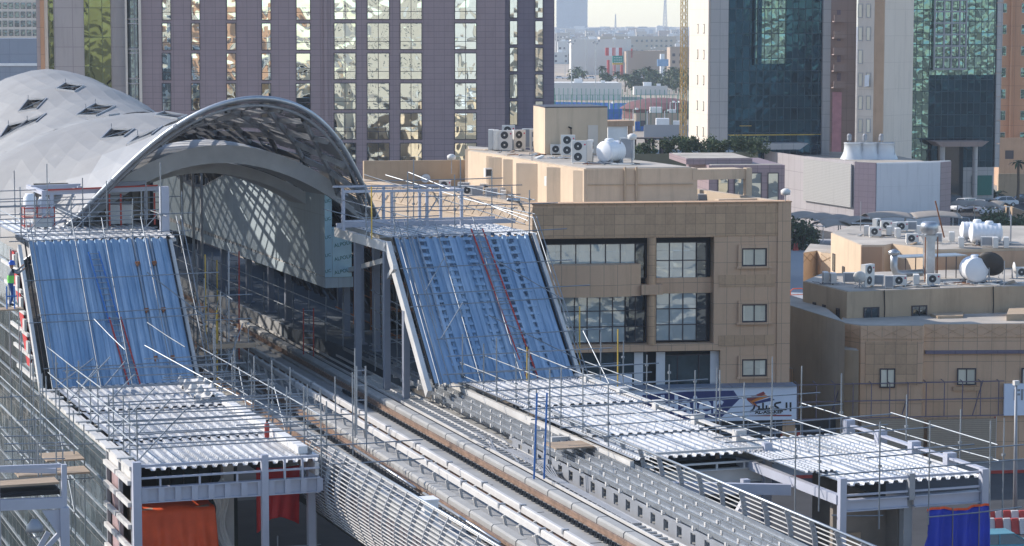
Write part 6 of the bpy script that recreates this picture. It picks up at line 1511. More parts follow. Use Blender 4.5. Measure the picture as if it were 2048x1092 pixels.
for (px,py),lb_2 in zip(gx,labs):
    b=P(px,py,z=12.2); leaf_tree(lb_2,(b.x,b.y,b.z),2.0,2.6,0.0,850,'leaf','bush','garden_bush',8,'bushes of the roof garden hedge',.13)
hw=thing('garden_terrace','raised terrace with an olive glass balustrade behind the beige rooftop house','terrace',tuple(P(1380,330,z=12))[:2]+(0,))
a=P(1235,312,z=12.2); b=P(1516,312,z=12.2); MB().prism(pr([a,b,b+Vector((3,14,0)),a+Vector((0,14,0))]),0,12.2).build('terrace_base',M['conc'],hw)
M['balus']=plain('olive_balustrade_glass',(.15,.155,.11),.15,.2,.15,.5); a2=P(1240,329,z=11.6); b2=P(1516,323,z=11.6); MB().prism(pr([a2,b2,b2+Vector((0,.1,0)),a2+Vector((0,.1,0))]),0,12.7).build('glass_balustrade',M['balus'],hw)
pg=thing('pergola','dark garden pergola with peaked openings behind the rooftop tank','pergola',tuple(P(1297,312,z=12.2))); a=P(1252,310,z=12.2); b=P(1337,310,z=12.2); q=MB(); dv=b-a
M['perg']=plain('dark_brown_panel',(.10,.08,.075),.7); q.bar(a+Vector((0,0,1.9)),b+Vector((0,0,1.9)),1.8,.14)
for f_ in (0,.22,.46,.56,.8,1): q.bar(a+dv*f_,a+dv*f_+Vector((0,0,1.9)),.16,.16)
q.build('pergola_frame',M['perg'],pg); q=MB()
for f0 in (.46,.8): 
    p=a+dv*f0;s=dv*.22; q.prism([(p.x,p.z),(p.x+dv.x*.1,p.z),(p.x+dv.x*.14,p.z+1.7),(p.x,p.z+1.8)],p.y-.05,p.y,'y'); q.prism([(p.x+dv.x*.14,p.z+1.7),(p.x+dv.x*.2,p.z),(p.x+dv.x*.24,p.z),(p.x+dv.x*.24,p.z+1.8)],p.y-.05,p.y,'y')
q.build('peaked_curtain',M['pink'],pg)
leaf_tree('dark tree between the two brown buildings, beyond the roof gap',tuple(P(1605,500,z=0)),2.6,5.5,.5,1800,ls=.22,clumps=12)
leaf_tree('dark tree behind the twin white tanks at the right edge',tuple(P(2008,500,z=0)),3.6,6,.6,2600,ls=.22,clumps=14)
leaf_tree('second dark tree behind the tanks, at the very right edge',tuple(P(2046,500,z=0)),4.2,5.5,.6,2000,ls=.22,clumps=12)
leaf_tree('small grey-green tree at the far left beside the rear roof hump',tuple(P(16,235,z=0)),10,7,3,1500,ls=.35,clumps=10)
def palm(label,c,h,r=2.2,group='distant date palms along the avenue',n=26):
    t=thing('palm_tree',label,'palm',tuple(c),group=group); rnd=random.Random(int(c[0]*5+c[1])); c_=Vector(c)
    MB().tube([c_,c_+Vector((.1,0,h*.5)),c_+Vector((0,0,h))],[.28,.2,.2],7).build('trunk',M['bark'],t); m=MB()
    for k in range(n):
        a=rnd.random()*6.283; el=rnd.uniform(-.35,1.2); L=r*rnd.uniform(.8,1.15); prev=None
        for s in range(6):
            f_=s/5; p=c_+Vector((math.cos(a)*L*f_*math.cos(el*.6),math.sin(a)*L*f_*math.cos(el*.6),h+L*f_*math.sin(el)-1.0*L*f_*f_*.55)); sd_=Vector((-math.sin(a),math.cos(a),-.25))*(.34*math.sin(math.pi*(.15+.8*f_)))*r/2.2
            if prev: m.quad(prev[0]-prev[1],p-sd_,p,prev[0]); m.quad(prev[0],p,p+Vector((-sd_.x,-sd_.y,sd_.z))*-1,prev[0]+Vector((-prev[1].x,-prev[1].y,prev[1].z))*-1)
            prev=(p,sd_)
    m.build('crown',M['leaf'],t); return t
for k,(px,py,h) in enumerate(((1155,157,6),(1165,160,5),(1204,162,7),(1234,164,5),(1250,176,6),(1258,170,5),(1274,172,7),(1286,168,7),(1297,170,8),(1308,166,6),(1320,168,5),(1345,158,6),(1352,178,7),(1365,175,8),(1308,140,6))):
    ds=['leftmost','second from left','tall','small','front','squat','broad','taller','tallest','slim','low','pale roadside','front right','rightmost','farthest back']
    palm(ds[k]+' date palm of the distant avenue row beyond the blue sports fence',tuple(P(px,py+8,z=0)),h,3.2)
for k,(px,py,h) in enumerate(((1150,166,4),(1212,172,3.5),(1268,182,4),(1283,180,5),(1302,182,4.5),(1316,176,5),(1331,186,4),(1360,192,6),(1371,186,6.5))):
    leaf_tree(['first','second','third','fourth','fifth','sixth','seventh','eighth','ninth'][k]+' rounded shade tree from the left among the distant palms',tuple(P(px,py,z=0)),h*1.3,h*1.7,1.0,420,'leaf','tree','shade_tree',8,'shade trees among the distant palms',.55)
palm('fan-shaped palm beside the white saloon car on the car park',tuple(P(1990,405,z=0)),.9,2.6,None,34); palm('slim palm with a tall trunk at the right edge of the car park',tuple(P(2035,409,z=0)),6.2,1.5,None,20)
# ============================================================ CAR PARK
def car(label,c,yaw,paint,suv=False,cat='car',name='parked_car'):
    t=thing(name,label,cat,tuple(c),yaw); L=4.7; H1=.95 if not suv else 1.05; H2=1.45 if not suv else 1.85
    if paint not in M: M[paint]={'car_white':plain('car_white',(.72,.73,.75),.25),'car_silver':plain('car_silver',(.35,.38,.42),.3,.5),'car_dark':plain('car_dark',(.05,.06,.07),.25),'car_teal':plain('car_teal',(.10,.28,.34),.3)}[paint]
    prof=[(-L/2,.35),(-L/2,.8),(-L/2+.15,H1),(-1.5,H1+.03),(1.25,H1),(L/2-.15,.78),(L/2,.6),(L/2,.35)] if not suv else [(-L/2,.4),(-L/2,1.0),(-L/2+.08,H1),(-1.5,H1),(1.2,H1),(L/2-.1,.95),(L/2,.7),(L/2,.4)]
    b=MB().prism(prof,-.88,.88,'y'); o=b.build('body',M[paint],t,local=True); m_=o.modifiers.new('bevel','BEVEL'); m_.width=.07; m_.segments=2
    cab=[(-1.95,H1),(-1.35,H2),(.35,H2),(1.2,H1)] if not suv else [(-2.2,H1),(-2.0,H2),(.3,H2),(1.05,H1)]
    g=MB(); n=len(cab); g.add([(x,s*(.78 if z==H1 else .66),z) for s in (-1,1) for x,z in cab],[(0,1,2,3)[::-1],(4,5,6,7),(0,4,7,3),(1,2,6,5),(0,1,5,4),(3,7,6,2)]); g.build('windows',M['glassdark'],t,local=True)
    r=MB().box(cab[1][0]-.02,cab[2][0]+.02,-.66,.66,H2-.01,H2+.04)
    for s in (-1,1):
        r.bar((cab[2][0],s*.66,H2),(cab[3][0],s*.79,H1),.06,.06); r.bar((cab[1][0],s*.66,H2),(cab[0][0],s*.79,H1),.08,.08); r.bar((-.45,s*.67,H2),(-.5,s*.8,H1),.06,.06)
    r.build('roof',M[paint],t,local=True)
    for x in (-1.45,1.45):
        for s in (-1,1): w=MB().lathe([(0,-.1),(.33,-.1),(.33,.1),(0,.1)],(x,s*.82,.33),18,'y').build('wheel',M['tyre'],t,local=True); MB().lathe([(0,s*.115),(.19,s*.11),(.2,s*.101)],(x,s*.82,.33),12,'y').build('rim',M['galv'],w,local=True)
    for s in (-1,1): MB().box(-L/2-.02,-L/2+.03,s*.62-.14,s*.62+.14,.7,.88).build('tail_light',M['red'],t,local=True); MB().box(L/2-.06,L/2+.01,s*.62-.16,s*.62+.16,.6,.74).build('headlight',M['glassdark'],t,local=True)
    return t
car('white saloon car parked side on in front of the green screen',P(1942,410,z=0),R(160),'car_white')
car('dark car at the left edge of the car park beside the grey pier',P(1912,415,z=0),R(60),'car_dark',True)
car('white hatchback parked nose out in front of the dark car',P(1925,423,z=0),R(200),'car_white',True)
car('white off-roader with dark rear window in the middle of the front row',P(1960,426,z=0),R(60),'car_white',True)
car('silver-white off-roader at the right of the front row',P(1985,432,z=0),R(215),'car_white',True)
car('white car roof showing behind the palm at the right of the car park',P(2003,413,z=0),R(170),'car_white')
car('silver car showing between the two rows of the car park',P(1972,418,z=0),R(170),'car_silver')
car('silver car under the rightmost carport shade',P(1917,462,z=0),R(80),'car_silver',True)
car('dark blue car at the right picture edge above the car park wall',P(2046,408,z=0),R(180),'car_dark')
car('white car with a red tail light on the street behind the far right roof block',P(1848,902,z=0),R(-5),'car_white',True)
car('teal car whose roof shows behind the striped barriers at the lower right',P(2005,1120,z=0),R(-8),'car_teal')
M['shade']=plain('beige_shade_fabric',(.33,.29,.25),.8,0,.08,.5,.15)
def carport(label,p0,p1,wd,hgt=2.6,n=3):
    t=thing('carport',label,'carport',tuple(p0)); d_=(p1-p0); L=d_.length; d_/=L; nn_=Vector((-d_.y,d_.x,0)); nu,nv=n*10,10; m=MB()
    for j in range(nv+1):
        for i in range(nu+1):
            u=i/nu*L; v=j/nv; m.v.append(tuple(p0+d_*u+nn_*wd*v+Vector((0,0,hgt+.9*math.sin(math.pi*v*.85+.3)*.9+.28*abs(math.sin(math.pi*n*i/nu))-.2))))
    for j in range(nv):
        for i in range(nu): a=j*(nu+1)+i; m.f.append((a,a+1,a+nu+2,a+nu+1))
    o=m.build('shade_fabric',M['shade'],t,True); o.modifiers.new('t','SOLIDIFY').thickness=.03
    for k in range(n+1): p=p0+d_*L*k/n+nn_*wd*.85; MB().tube([p,p+Vector((0,0,hgt)),p-nn_*wd*.8+Vector((0,0,hgt+.2))],.07,6).build('carport_frame',M['white'],t)
carport('beige shade carport left of the grey plant building front',P(1560,485,z=0),P(1700,500,z=0),5,3,4)
carport('low beige shade carport in front of the louvred wall corner',P(1650,500,z=0),P(1760,497,z=0),5,2.6,2)
carport('rounded shade carport below the pale blank panel, left half',P(1740,487,z=0),P(1830,486,z=0),5,2.9,1)
carport('rounded shade carport below the pale blank panel, right half',P(1828,486,z=0),P(1925,485,z=0),5,2.9,1)
carport('long beige carport in front of the parked off-roaders',P(1895,458,z=0),P(2000,462,z=0),5,2.9,3)
bw=thing('boundary_wall','low beige boundary wall along the right side of the car park','wall',tuple(P(1975,418,z=0))); a=P(1972,416,z=0); b=P(2060,447,z=0); MB().prism(pr([a,b,b+Vector((.3,0,0)),a+Vector((.3,0,0))]),0,1.4).build('wall_face',M['beiged'],bw)
sheet('parking_lot',M['asphalt'],[tuple(P(px,py,z=0)[:2]) for px,py in ((1300,520),(2100,520),(2100,397),(1700,397))],.006)
sheet('pale_lot',plain('pale_paving',(.36,.36,.37),.9,0,.06,.1),[tuple(P(px,py,z=0)[:2]) for px,py in ((1540,615),(1700,615),(1700,478),(1560,478))],.009)
rk=thing('perimeter_kerb','orange barrier rail beside the brown terrace wing','barrier',tuple(P(1592,596,z=0))); a=P(1581,600,z=0); MB().tube([a,a+Vector((0,0,.9)),a+Vector((.3,0,1.1)),a+Vector((1.2,0,1.1)),a+Vector((1.5,0,.9)),a+Vector((1.5,0,0))],.05,6).tube([a+Vector((0,0,.5)),a+Vector((1.5,0,.5))],.04,6).build('barrier_rail',M['orange'],rk)
for k,px in enumerate((1589,1594)):
    c=P(px,501,z=0); t=thing('traffic_cone',('left','right')[k]+' red traffic cone below the dark tree between the brown buildings','traffic cone',tuple(c)); MB().lathe([(.25,0),(.25,.06),(.2,.06),(.05,.9),(0,.92)],tuple(c),12).build('cone_body',M['red'],t)
# street lamp and barriers
c=P(2030,1036,z=0); t=thing('street_lamp','grey street lamp post with a small white head at the right edge','street lamp',tuple(c)); MB().tube([c,c+Vector((-.1,0,7.4))],[.13,.07],10).build('lamp_post',M['grey'],t,True); MB().box(c.x-.25,c.x+.05,c.y-.12,c.y+.12,7.35,7.6).build('lamp_head',M['ac'],t)
M['jw']=plain('barrier_white',(.62,.58,.56),.6,0,.1,2,.2); M['jr']=plain('barrier_red',(.5,.06,.05),.6,0,.1,2,.2)
jp=None
for r_,(py,n_,lab) in enumerate(((1050,9,'rear row'),(1066,9,'front row'))):
    for k in range(n_):
        c=P(1964+k*16,py,z=0); lb3='%s plastic road barrier, %s from the left in the %s near the street lamp'%('red' if (k+r_)%2 else 'white',['first','second','third','fourth','fifth','sixth','seventh','eighth','ninth'][k],lab)
        t=thing('road_barrier',lb3,'barrier',tuple(c),R(-6),'red and white plastic barriers along the road')
        MB().prism([(-.28,0),(.28,0),(.2,.25),(.1,.8),(-.1,.8),(-.2,.25)],-.29 if False else -.21,.21,'x').build('barrier_body',M['jr' if (k+r_)%2 else 'jw'],t,local=True)
# ============================================================ PERSON
def person():
    t=thing('person','worker in blue helmet, green vest and blue trousers reaching up beside the slanted face','person',tuple(P(25,613,y=99)))
    b=P(22,612,y=99.0); B=Vector((b.x,b.y,b.z))
    J={'pel':(0,0,.92),'chest':(.02,0,1.28),'neck':(.05,0,1.47),'head':(.06,0,1.62),'htop':(.06,0,1.72),
       'lh':(0,.09,.86),'lk':(.10,.12,.48),'la':(-.02,.12,.08),'lt':(.14,.12,.03),'rh':(0,-.09,.86),'rk':(.06,-.11,.47),'ra':(-.05,-.12,.08),'rt':(.11,-.12,.03),
       'ls':(.04,.18,1.42),'le':(.28,.22,1.36),'lw':(.5,.2,1.55),'lf':(.57,.19,1.62),'rs':(.04,-.18,1.42),'re':(.27,-.22,1.3),'rw':(.5,-.18,1.46),'rf':(.57,-.17,1.52)}
    E=[('pel','chest'),('chest','neck'),('neck','head'),('head','htop'),('pel','lh'),('lh','lk'),('lk','la'),('la','lt'),('pel','rh'),('rh','rk'),('rk','ra'),('ra','rt'),('chest','ls'),('ls','le'),('le','lw'),('lw','lf'),('chest','rs'),('rs','re'),('re','rw'),('rw','rf')]
    Rr={'pel':.15,'chest':.16,'neck':.06,'head':.1,'htop':.085,'lh':.1,'lk':.07,'la':.05,'lt':.045,'rh':.1,'rk':.07,'ra':.05,'rt':.045,'ls':.075,'le':.05,'lw':.035,'lf':.035,'rs':.075,'re':.05,'rw':.035,'rf':.035}
    ks=list(J); me=bpy.data.meshes.new('body'); me.from_pydata([tuple(B-Vector(t.location)+Vector(J[k])) for k in ks],[(ks.index(a),ks.index(b)) for a,b in E],[])
    o=bpy.data.objects.new('body',me); COL.objects.link(o); o.parent=t; bpy.context.view_layer.objects.active=o
    sk_m=o.modifiers.new('skin','SKIN'); 
    for i,k in enumerate(ks): v=me.skin_vertices[0].data[i]; v.radius=(Rr[k],Rr[k]); v.use_root=(i==0)
    o.modifiers.new('sub','SUBSURF').levels=1; o.modifiers['sub'].render_levels=2
    cm=NT('worker_clothes'); sp=cm.n('ShaderNodeSeparateXYZ'); cm.l(cm.tc.outputs['Object'],sp.inputs[0]); z=cm.math('SUBTRACT',sp.outputs[2],(B-Vector(t.location)).z); x=cm.math('SUBTRACT',sp.outputs[0],(B-Vector(t.location)).x)
    c=cm.mix(cm.math('GREATER_THAN',z,.92),(.03,.07,.20),(.20,.62,.12)); c=cm.mix(cm.math('GREATER_THAN',z,1.22),c,(.16,.18,.20)); c=cm.mix(cm.math('GREATER_THAN',x,.15),c,(.16,.18,.20)); c=cm.mix(cm.math('MULTIPLY',cm.math('LESS_THAN',z,.92),cm.math('GREATER_THAN',x,-9)),c,(.03,.07,.20))
    c=cm.mix(cm.math('GREATER_THAN',x,.46),c,(.30,.17,.11)); c=cm.mix(cm.math('MULTIPLY',cm.math('GREATER_THAN',z,1.5),cm.math('LESS_THAN',x,.2)),c,(.30,.17,.11)); c=cm.mix(cm.math('LESS_THAN',z,.09),c,(.03,.025,.02)); cm.l(c,cm.b.inputs['Base Color']); cm.b.inputs['Roughness'].default_value=.8
    me.materials.append(cm.m)
    M['helmet']=plain('blue_helmet',(.03,.10,.42),.3); hc=B+Vector((.06,0,1.66)); MB().lathe([(0,.16),(.07,.15),(.115,.1),(.135,.02),(.135,0),(.17,-.01),(.17,-.02)],tuple(hc),18).build('helmet',M['helmet'],t,True)
    return t
person()
fb2=thing('standing_board','short blue-grey work board under the worker, beside the left slanted face','board',tuple(P(22,618,y=99))); b=P(22,616,y=99); MB().box(b.x-.6,b.x+.45,b.y-.4,b.y+.4,b.z-.07,b.z-.01).build('board_planks',M['wood'],fb2)
hr=MB().tube([(b.x-.2,b.y-.3,b.z),(b.x-.2,b.y-.3,b.z+.9)],.03).tube([(b.x+.1,b.y-.3,b.z),(b.x+.1,b.y-.3,b.z+.9)],.03).tube([(b.x-.2,b.y-.3,b.z+.5),(b.x+.2,b.y-.3,b.z+.5)],.03).build('blue_rail',M['blue'],fb2)
# ============================================================ DISTANT CITY
def simple_building(name,label,px0,px1,pyt,pyb,mt,dep=14,group=None,win=True,rz=None,cat='building',zt=None):
    a=P(px0,pyb,z=0); b=P(px1,pyb,z=0); d=a.length; 
    rz=math.atan2((b-a).y,(b-a).x); L=(b-a).length
    ft=cf.dot(a-Vector((0,0,H))); zt=H-(pyt-45)*ft/FP*.999 if zt is None else zt
    t=thing(name,label,cat,(a.x,a.y,0),rz,group)
    MB().box(0,L,0,dep,0,zt).box(0,L,0,.3,zt,zt+.5).build('outer_wall',mt,t,local=True)
    if win and L>6:
        n_=int(L/3.2); fl=max(1,int(zt/3.4))
        w=MB()
        for j in range(fl):
            for i in range(n_):
                if random.random()<.75: w.box(1+i*3.2,1+i*3.2+1.4,-.05,-.003,1.2+j*3.3,2.6+j*3.3)
        if w.f: w.build('window_grid',M['wdark'] if random.random()<.5 else M['frame'],t,local=True)
    if random.random()<.6: MB().box(L*.3,L*.3+3,4,7,zt,zt+1.8).box(L*.7,L*.7+1.5,5,6.5,zt,zt+1.2).build('roof_box',M['white'],t,local=True)
    return t
M['cityA']=plain('distant_cream',(.50,.44,.36),.9,0,.05,.05); M['cityB']=plain('distant_white',(.62,.60,.56),.9,0,.05,.05); M['cityC']=plain('distant_tan',(.40,.31,.235),.9,0,.05,.05); M['cityD']=plain('distant_grey',(.28,.29,.31),.9,0,.05,.05); M['bluef']=plain('blue_fence',(.03,.13,.42),.6); M['greenp']=plain('green_pole',(.03,.18,.13),.6)
B_=simple_building
B_('mall_building','big windowless tan hall right of the red and white signs in the hazy city',1252,1340,103,152,M['cityC'],60,win=False)
B_('mall_building','long pale hall with a flat roof behind the green road sign',1142,1262,80,150,M['cityB'],40,win=False)
B_('low_shed','long low white shed with an open dark front above the blue sports fence',1108,1243,172,200,M['cityB'],40,win=False,zt=5.5)
B_('flat_office','white flat office with rooftop plant at the centre of the hazy city',1200,1352,74,128,M['cityA'],50)
B_('glass_tower_far','hazy blue-grey glass tower standing alone in the far distance',1113,1175,-20,62,M['cityD'],30)
B_('pale_block','pale block with dark ground floor right of the avenue palms',1340,1378,95,160,M['cityC'],25)
B_('low_white_hut','long white hut with a rubble-like top among the palms',1268,1335,174,190,M['cityB'],10,win=False)
B_('sandy_house','low sandy house with a flat roof near the crane foot',1272,1372,235,262,M['cityC'],12,zt=4)
B_('block_yard_wall','grey block wall below the sandy house near the crane foot',1288,1376,252,280,M['cityD'],1,win=False,zt=3,cat='wall')
B_('white_hall','small white hall at the right beside the crane',1340,1378,122,150,M['cityB'],20,win=False)
random.seed(21)
grp='low flat-roofed houses fading into the haze'
rows=[(128,9),(120,10),(112,10),(104,11),(97,11),(91,12),(86,13),(81,13),(77,13),(73,13),(69,13),(66,13),(63,13)]
for r_,(py,n_) in enumerate(rows):
    for k in range(n_):
        px=1112+ (265/n_)*(k+random.uniform(-.3,.4)); wd=265/n_*random.uniform(.6,1.25); ft=H/(py-45)*FP
        zt=random.choice((7,8,10,11,13,16 if py<100 else 9))*(1.25 if random.random()<.12 else 1)*(.8 if py>100 else 1.0)
        if py>95 and 1215<px<1345: continue
        cc_=random.choice(('cityA','cityB','cityC','cityA','cityD')); ORD=['first','second','third','fourth','fifth','sixth','seventh','eighth','ninth','tenth','eleventh','twelfth','thirteenth']
        B_('distant_house','%s flat-roofed house in the hazy city, %s row back, %s from the left'%({'cityA':'cream','cityB':'white','cityC':'tan','cityD':'grey'}[cc_],ORD[r_],ORD[k]),px,px+wd,0,py,M[cc_],random.uniform(10,25),grp,win=(py>75),zt=zt)
# sports court
sc=thing('sports_fence','tall green-poled sports fence with blue panels behind the stair tower','fence',tuple(P(1130,262,z=0)))
a=P(1100,262,z=0); b=P(1376,262,z=0); q=MB(); n_=26
for k in range(n_+1): p=a+(b-a)*k/n_; q.bar(p,p+Vector((0,0,9)),.12,.12)
for z in (4.5,9): q.bar(a+Vector((0,0,z)),b+Vector((0,0,z)),.07,.07)
q.build('fence_poles',M['greenp'],sc)
MB().prism(pr([a,a+(b-a)*.52,a+(b-a)*.52+Vector((0,.2,0)),a+Vector((0,.2,0))]),.0,5.5).prism(pr([a+(b-a)*.62,a+(b-a)*.68,a+(b-a)*.68+Vector((0,.2,0)),a+(b-a)*.62+Vector((0,.2,0))]),0,2.4).prism(pr([a+(b-a)*.9,a+(b-a)*.97,a+(b-a)*.97+Vector((0,.2,0)),a+(b-a)*.9+Vector((0,.2,0))]),0,2.4).build('blue_panels',M['bluef'],sc)
sc2=thing('sports_fence','farther blue-panelled sports fence with thin poles','fence',tuple(P(1130,215,z=0))); a=P(1100,226,z=0); b=P(1376,232,z=0); q=MB()
for k in range(31): p=a+(b-a)*k/30; q.bar(p,p+Vector((0,0,7.5)),.12,.12)
q.build('fence_poles',M['greenp'],sc2); MB().prism(pr([a,b,b+Vector((0,.2,0)),a+Vector((0,.2,0))]),0,3.4).build('blue_panels',M['bluef'],sc2)
tn=thing('red_marquee','maroon-roofed marquee behind the sports fence','marquee',tuple(P(1325,232,z=0))); c=P(1322,236,z=0); MB().lathe([(11,0),(11,2.6),(12,2.8),(9,4.6),(4,5.6),(0,5.8)],tuple(c),20).build('marquee_roof',plain('maroon_fabric',(.16,.07,.07),.8),tn)
def pole_light(label,px,py,h,r=.16,arms=4,name='floodlight_mast',cat='light mast',col='galv'):
    c=P(px,py,z=0); t=thing(name,label,cat,tuple(c)); MB().tube([c,c+Vector((0,0,h))],[r*1.3,r*.7],8).build('mast_pole',M[col],t)
    q=MB()
    for k in range(arms): a=k*6.28/arms; q.bar(c+Vector((0,0,h-.3*k)),c+Vector((1.1*math.cos(a),1.1*math.sin(a),h-.3*k)),.08,.08); q.box(c.x+1.0*math.cos(a)-.3,c.x+1.0*math.cos(a)+.3,c.y+1.0*math.sin(a)-.3,c.y+1.0*math.sin(a)+.3,h-.3*k-.1,h-.3*k+.35)
    q.build('lamp_cluster',M['grey'] if name=='floodlight_mast' else M['white'],t); return t
pole_light('left tall floodlight mast beside the office tower edge',1143,213,21); pole_light('right tall floodlight mast over the long low shed',1191,213,21)
for px,py,h,lab in ((1172,158,22,'tall thin lamp pole left of the green road sign'),(1228,160,24,'tallest lamp pole directly above the green road sign'),(1254,162,20,'lamp pole right of the green road sign'),(1130,158,20,'lamp pole near the left end of the avenue'),(1306,150,14,'lamp pole in front of the big tan hall')): pole_light(lab,px,py,h,.13,2,'street_lamp','street lamp')
for px,py,h,lab in ((1219,252,6,'white curved lamp left of the blue fence gap'),(1266,262,5.4,'white lamp in front of the sports fence, middle'),(1294,262,5,'short white lamp beside the sandy house'),(1340,250,6,'left of two paired white lamps near the crane'),(1351,250,6,'right of two paired white lamps near the crane'),(1329,262,5,'brown-headed lamp before the marquee')): pole_light(lab,px,py,h,.12,1,'street_lamp','street lamp','white')
# road sign
rs=thing('road_sign','green overhead road sign with a yellow strip over the distant avenue','road sign',tuple(P(1236,168,z=0))); c0_=P(1225,168,z=0); ft=cf.dot(c0_-Vector((0,0,H))); zt_=H-(111-45)*ft/FP; zm_=H-(125-45)*ft/FP; zb_=H-(129-45)*ft/FP; c1_=P(1246,168,z=0)
MB().prism(pr([c0_,c1_,c1_+Vector((0,.3,0)),c0_+Vector((0,.3,0))]),zm_,zt_).build('green_board',plain('sign_green',(.01,.25,.19),.5),rs); MB().prism(pr([c0_,c1_,c1_+Vector((0,.3,0)),c0_+Vector((0,.3,0))]),zb_,zm_-.02).build('yellow_board',M['tubeY'],rs)
q=MB(); m_=c0_+(c1_-c0_)*1.15; q.tube([m_,m_+Vector((0,0,zm_)),c0_+Vector((0,.5,zm_+.8))],.2,6); q.build('sign_gantry',M['grey'],rs)
q=MB(); dv=(c1_-c0_)
for j in range(3):
    for k in range(5): p=c0_+dv*(.12+.16*k)+Vector((0,-.05,0)); z=zt_-.9-j*1.0; q.bar(p+Vector((0,0,z)),p+dv*.11+Vector((0,0,z)),.05,.28)
q.build('sign_lettering',M['white'],rs)
rw=thing('shop_hoarding','red and white shop hoarding panels in the hazy city','hoarding',tuple(P(1212,150,z=0))); c=P(1211,152,z=0); e=P(1244,152,z=0); ft=cf.dot(c-Vector((0,0,H))); z1_=H-(95-45)*ft/FP; z0_=H-(111-45)*ft/FP; dv=(e-c)
for k,mm in enumerate(('jr','white','jr','white','jr')): p=c+dv*k/5; p2=c+dv*(k+1)/5; MB().prism(pr([p,p2,p2+Vector((0,.4,0)),p+Vector((0,.4,0))]),z0_,z1_).build('hoarding_panel',M[mm],rw)
p=P(1262,152,z=0); p2=P(1265,152,z=0); MB().prism(pr([p,p2,p2+Vector((0,.4,0)),p+Vector((0,.4,0))]),z0_-1,z1_-.5).build('red_pier',M['jr'],rw)
q=MB()
for px in (1216,1228,1243): p=P(px,153,z=0); q.box(p.x-.6,p.x+.6,p.y-.6,p.y,0,z0_-2)
q.build('red_columns',M['jr'],rw)
ws=thing('totem_sign','white totem sign with a blue board right of the palms','totem sign',tuple(P(1326,160,z=0))); c=P(1325,162,z=0); ft=cf.dot(c-Vector((0,0,H))); z1_=H-(118-45)*ft/FP; z0_=H-(132-45)*ft/FP
MB().box(c.x-1,c.x+1,c.y,c.y+1,0,z1_+2.5).build('totem_post',M['white'],ws); MB().box(c.x-2.8,c.x+2.8,c.y-.4,c.y-.01,z0_,z1_).build('totem_board',plain('pale_blue_board',(.22,.35,.52),.5),ws)
for k in range(12):
    px=1118+k*21+random.uniform(-4,4); 
    if not(1195<px<1215 or 1290<px<1330): car(['far','tiny','hazy'][k%3]+' pale car on the distant avenue, %s from its left end'%['first','second','third','fourth','fifth','sixth','seventh','eighth','ninth','tenth','eleventh','twelfth'][k],P(px,158,z=0),R(-20+180*(k%2)),'car_white')
def lattice_mast(name,label,cat,px,py,h,w_,mt,step,thick=.1,taper=1.0,parts='mast_lattice'):
    c=P(px,py,z=0); t=thing(name,label,cat,tuple(c)); q=MB(); z=0; k=0
    def cor(i,z): s=w_/2*(1-(1-taper)*z/h); return c+Vector(((-s,s,s,-s)[i],(-s,-s,s,s)[i],z))
    while z<h-step*.5:
        for i in range(4): q.bar(cor(i,z),cor(i,z+step),thick,thick); q.bar(cor(i,z),cor((i+1)%4,z+step) if k%2 else cor((i+1)%4,z+step),thick*.7,thick*.7); q.bar(cor(i,z),cor((i+1)%4,z),thick*.6,thick*.6)
        z+=step; k+=1
    q.build(parts,M[mt],t); return t
M['crane']=plain('crane_yellow_brown',(.34,.22,.05),.6,0,.1)
lattice_mast('tower_crane','yellow-brown lattice crane mast left of the cream and glass tower','crane',1366,330,46,.95,'crane',1.35,.11)
lattice_mast('radio_mast','tall hazy lattice radio mast near the skyline','radio mast',1330,68,85,9,'grey',8,.9,.3); lattice_mast('radio_mast','small hazy radio mast in the middle of the skyline','radio mast',1231,66,52,4,'grey',7,.7,.2)
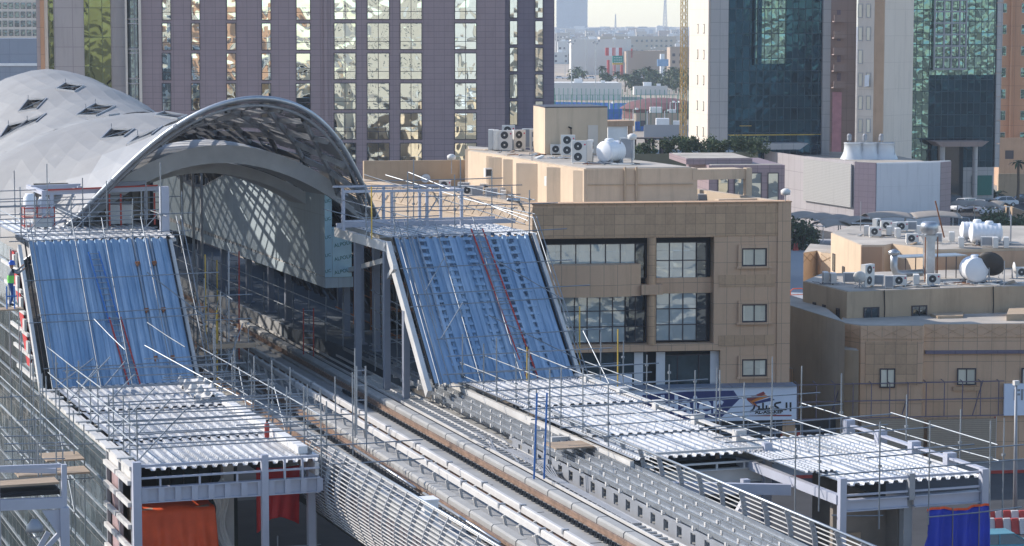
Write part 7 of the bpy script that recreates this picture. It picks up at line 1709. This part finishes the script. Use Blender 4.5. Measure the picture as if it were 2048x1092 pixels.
# playground roof
pgd=thing('play_house','small yellow-roofed play house left of the stair tower','play house',tuple(P(1044,262,z=14))); c=P(1044,276,z=12.5); MB().lathe([(1.1,1.6),(.0,2.6)],tuple(c),4).build('yellow_roof',M['tubeY'],pgd); MB().box(c.x-.7,c.x+.7,c.y-.5,c.y+.5,0,c.z+1.6).build('play_tower',M['dark'],pgd); MB().lathe([(.14,2.5),(.14,2.75),(0,2.85)],tuple(c),8).build('red_finial',M['red'],pgd)
# small low buildings right edge
B_('red_brown_house','low red-brown house with a pale parapet under the orange tower',1997,2075,318,372,M['pinkr'],14,zt=7.5)
B_('car_park_wall','long tan wall with dark gateway behind the slim palm',1996,2075,345,398,M['beiged'],1,win=False,zt=3.4,cat='wall')
# street-side buildings behind the viewpoint, seen only in the mirror glass
for k,(x,y,wd,dp,h,mt) in enumerate(((-120,-60,40,24,32,'cityA'),(-60,-90,34,24,44,'cityB'),(-15,-120,30,24,30,'orangeb'),(40,-80,30,24,38,'cityA'),(85,-120,34,24,26,'cityC'),(130,-70,40,24,46,'cityB'),(190,-100,44,26,30,'cityA'),(-200,-80,50,26,36,'cityC'),(60,-220,60,26,58,'cityB'),(-90,-240,60,26,50,'cityA'),(260,-80,50,26,40,'cityB'))):
    t=thing('street_building','%s building across the street, reflected in the mirror windows, %s of its kind'%('tan' if mt=='cityC' else 'cream' if mt=='cityA' else 'orange-brown' if mt=='orangeb' else 'white',['first','second','third','fourth','fifth','sixth','seventh','eighth','ninth','tenth','eleventh'][k]),'building',(x,y,0),0,'buildings mirrored in the tower windows'); MB().box(0,wd,-dp,0,0,h).build('front_wall',M[mt],t,local=True)
    q=MB()
    for j in range(int(h/4)):
        for i in range(int(wd/8)): q.box(1.5+i*8,3.6+i*8,.003,.06,1.2+j*4,2.8+j*4)
    if k%2: q.build('window_grid',M['glassdark'],t,local=True)
# ============================================================ HAZE
hz=MB().box(-2600,3200,-400,4600,-1,140).build('haze',bpy.data.materials.new('haze')); tag(hz,kind='stuff')
hm_=hz.data.materials[0]; hm_.use_nodes=True; n_=hm_.node_tree; n_.nodes.remove(n_.nodes['Principled BSDF']); pv_=n_.nodes.new('ShaderNodeVolumePrincipled'); pv_.inputs['Color'].default_value=(.78,.87,1.0,1); pv_.inputs['Density'].default_value=.00016; pv_.inputs['Anisotropy'].default_value=.0
n_.links.new(pv_.outputs[0],n_.nodes['Material Output'].inputs['Volume'])
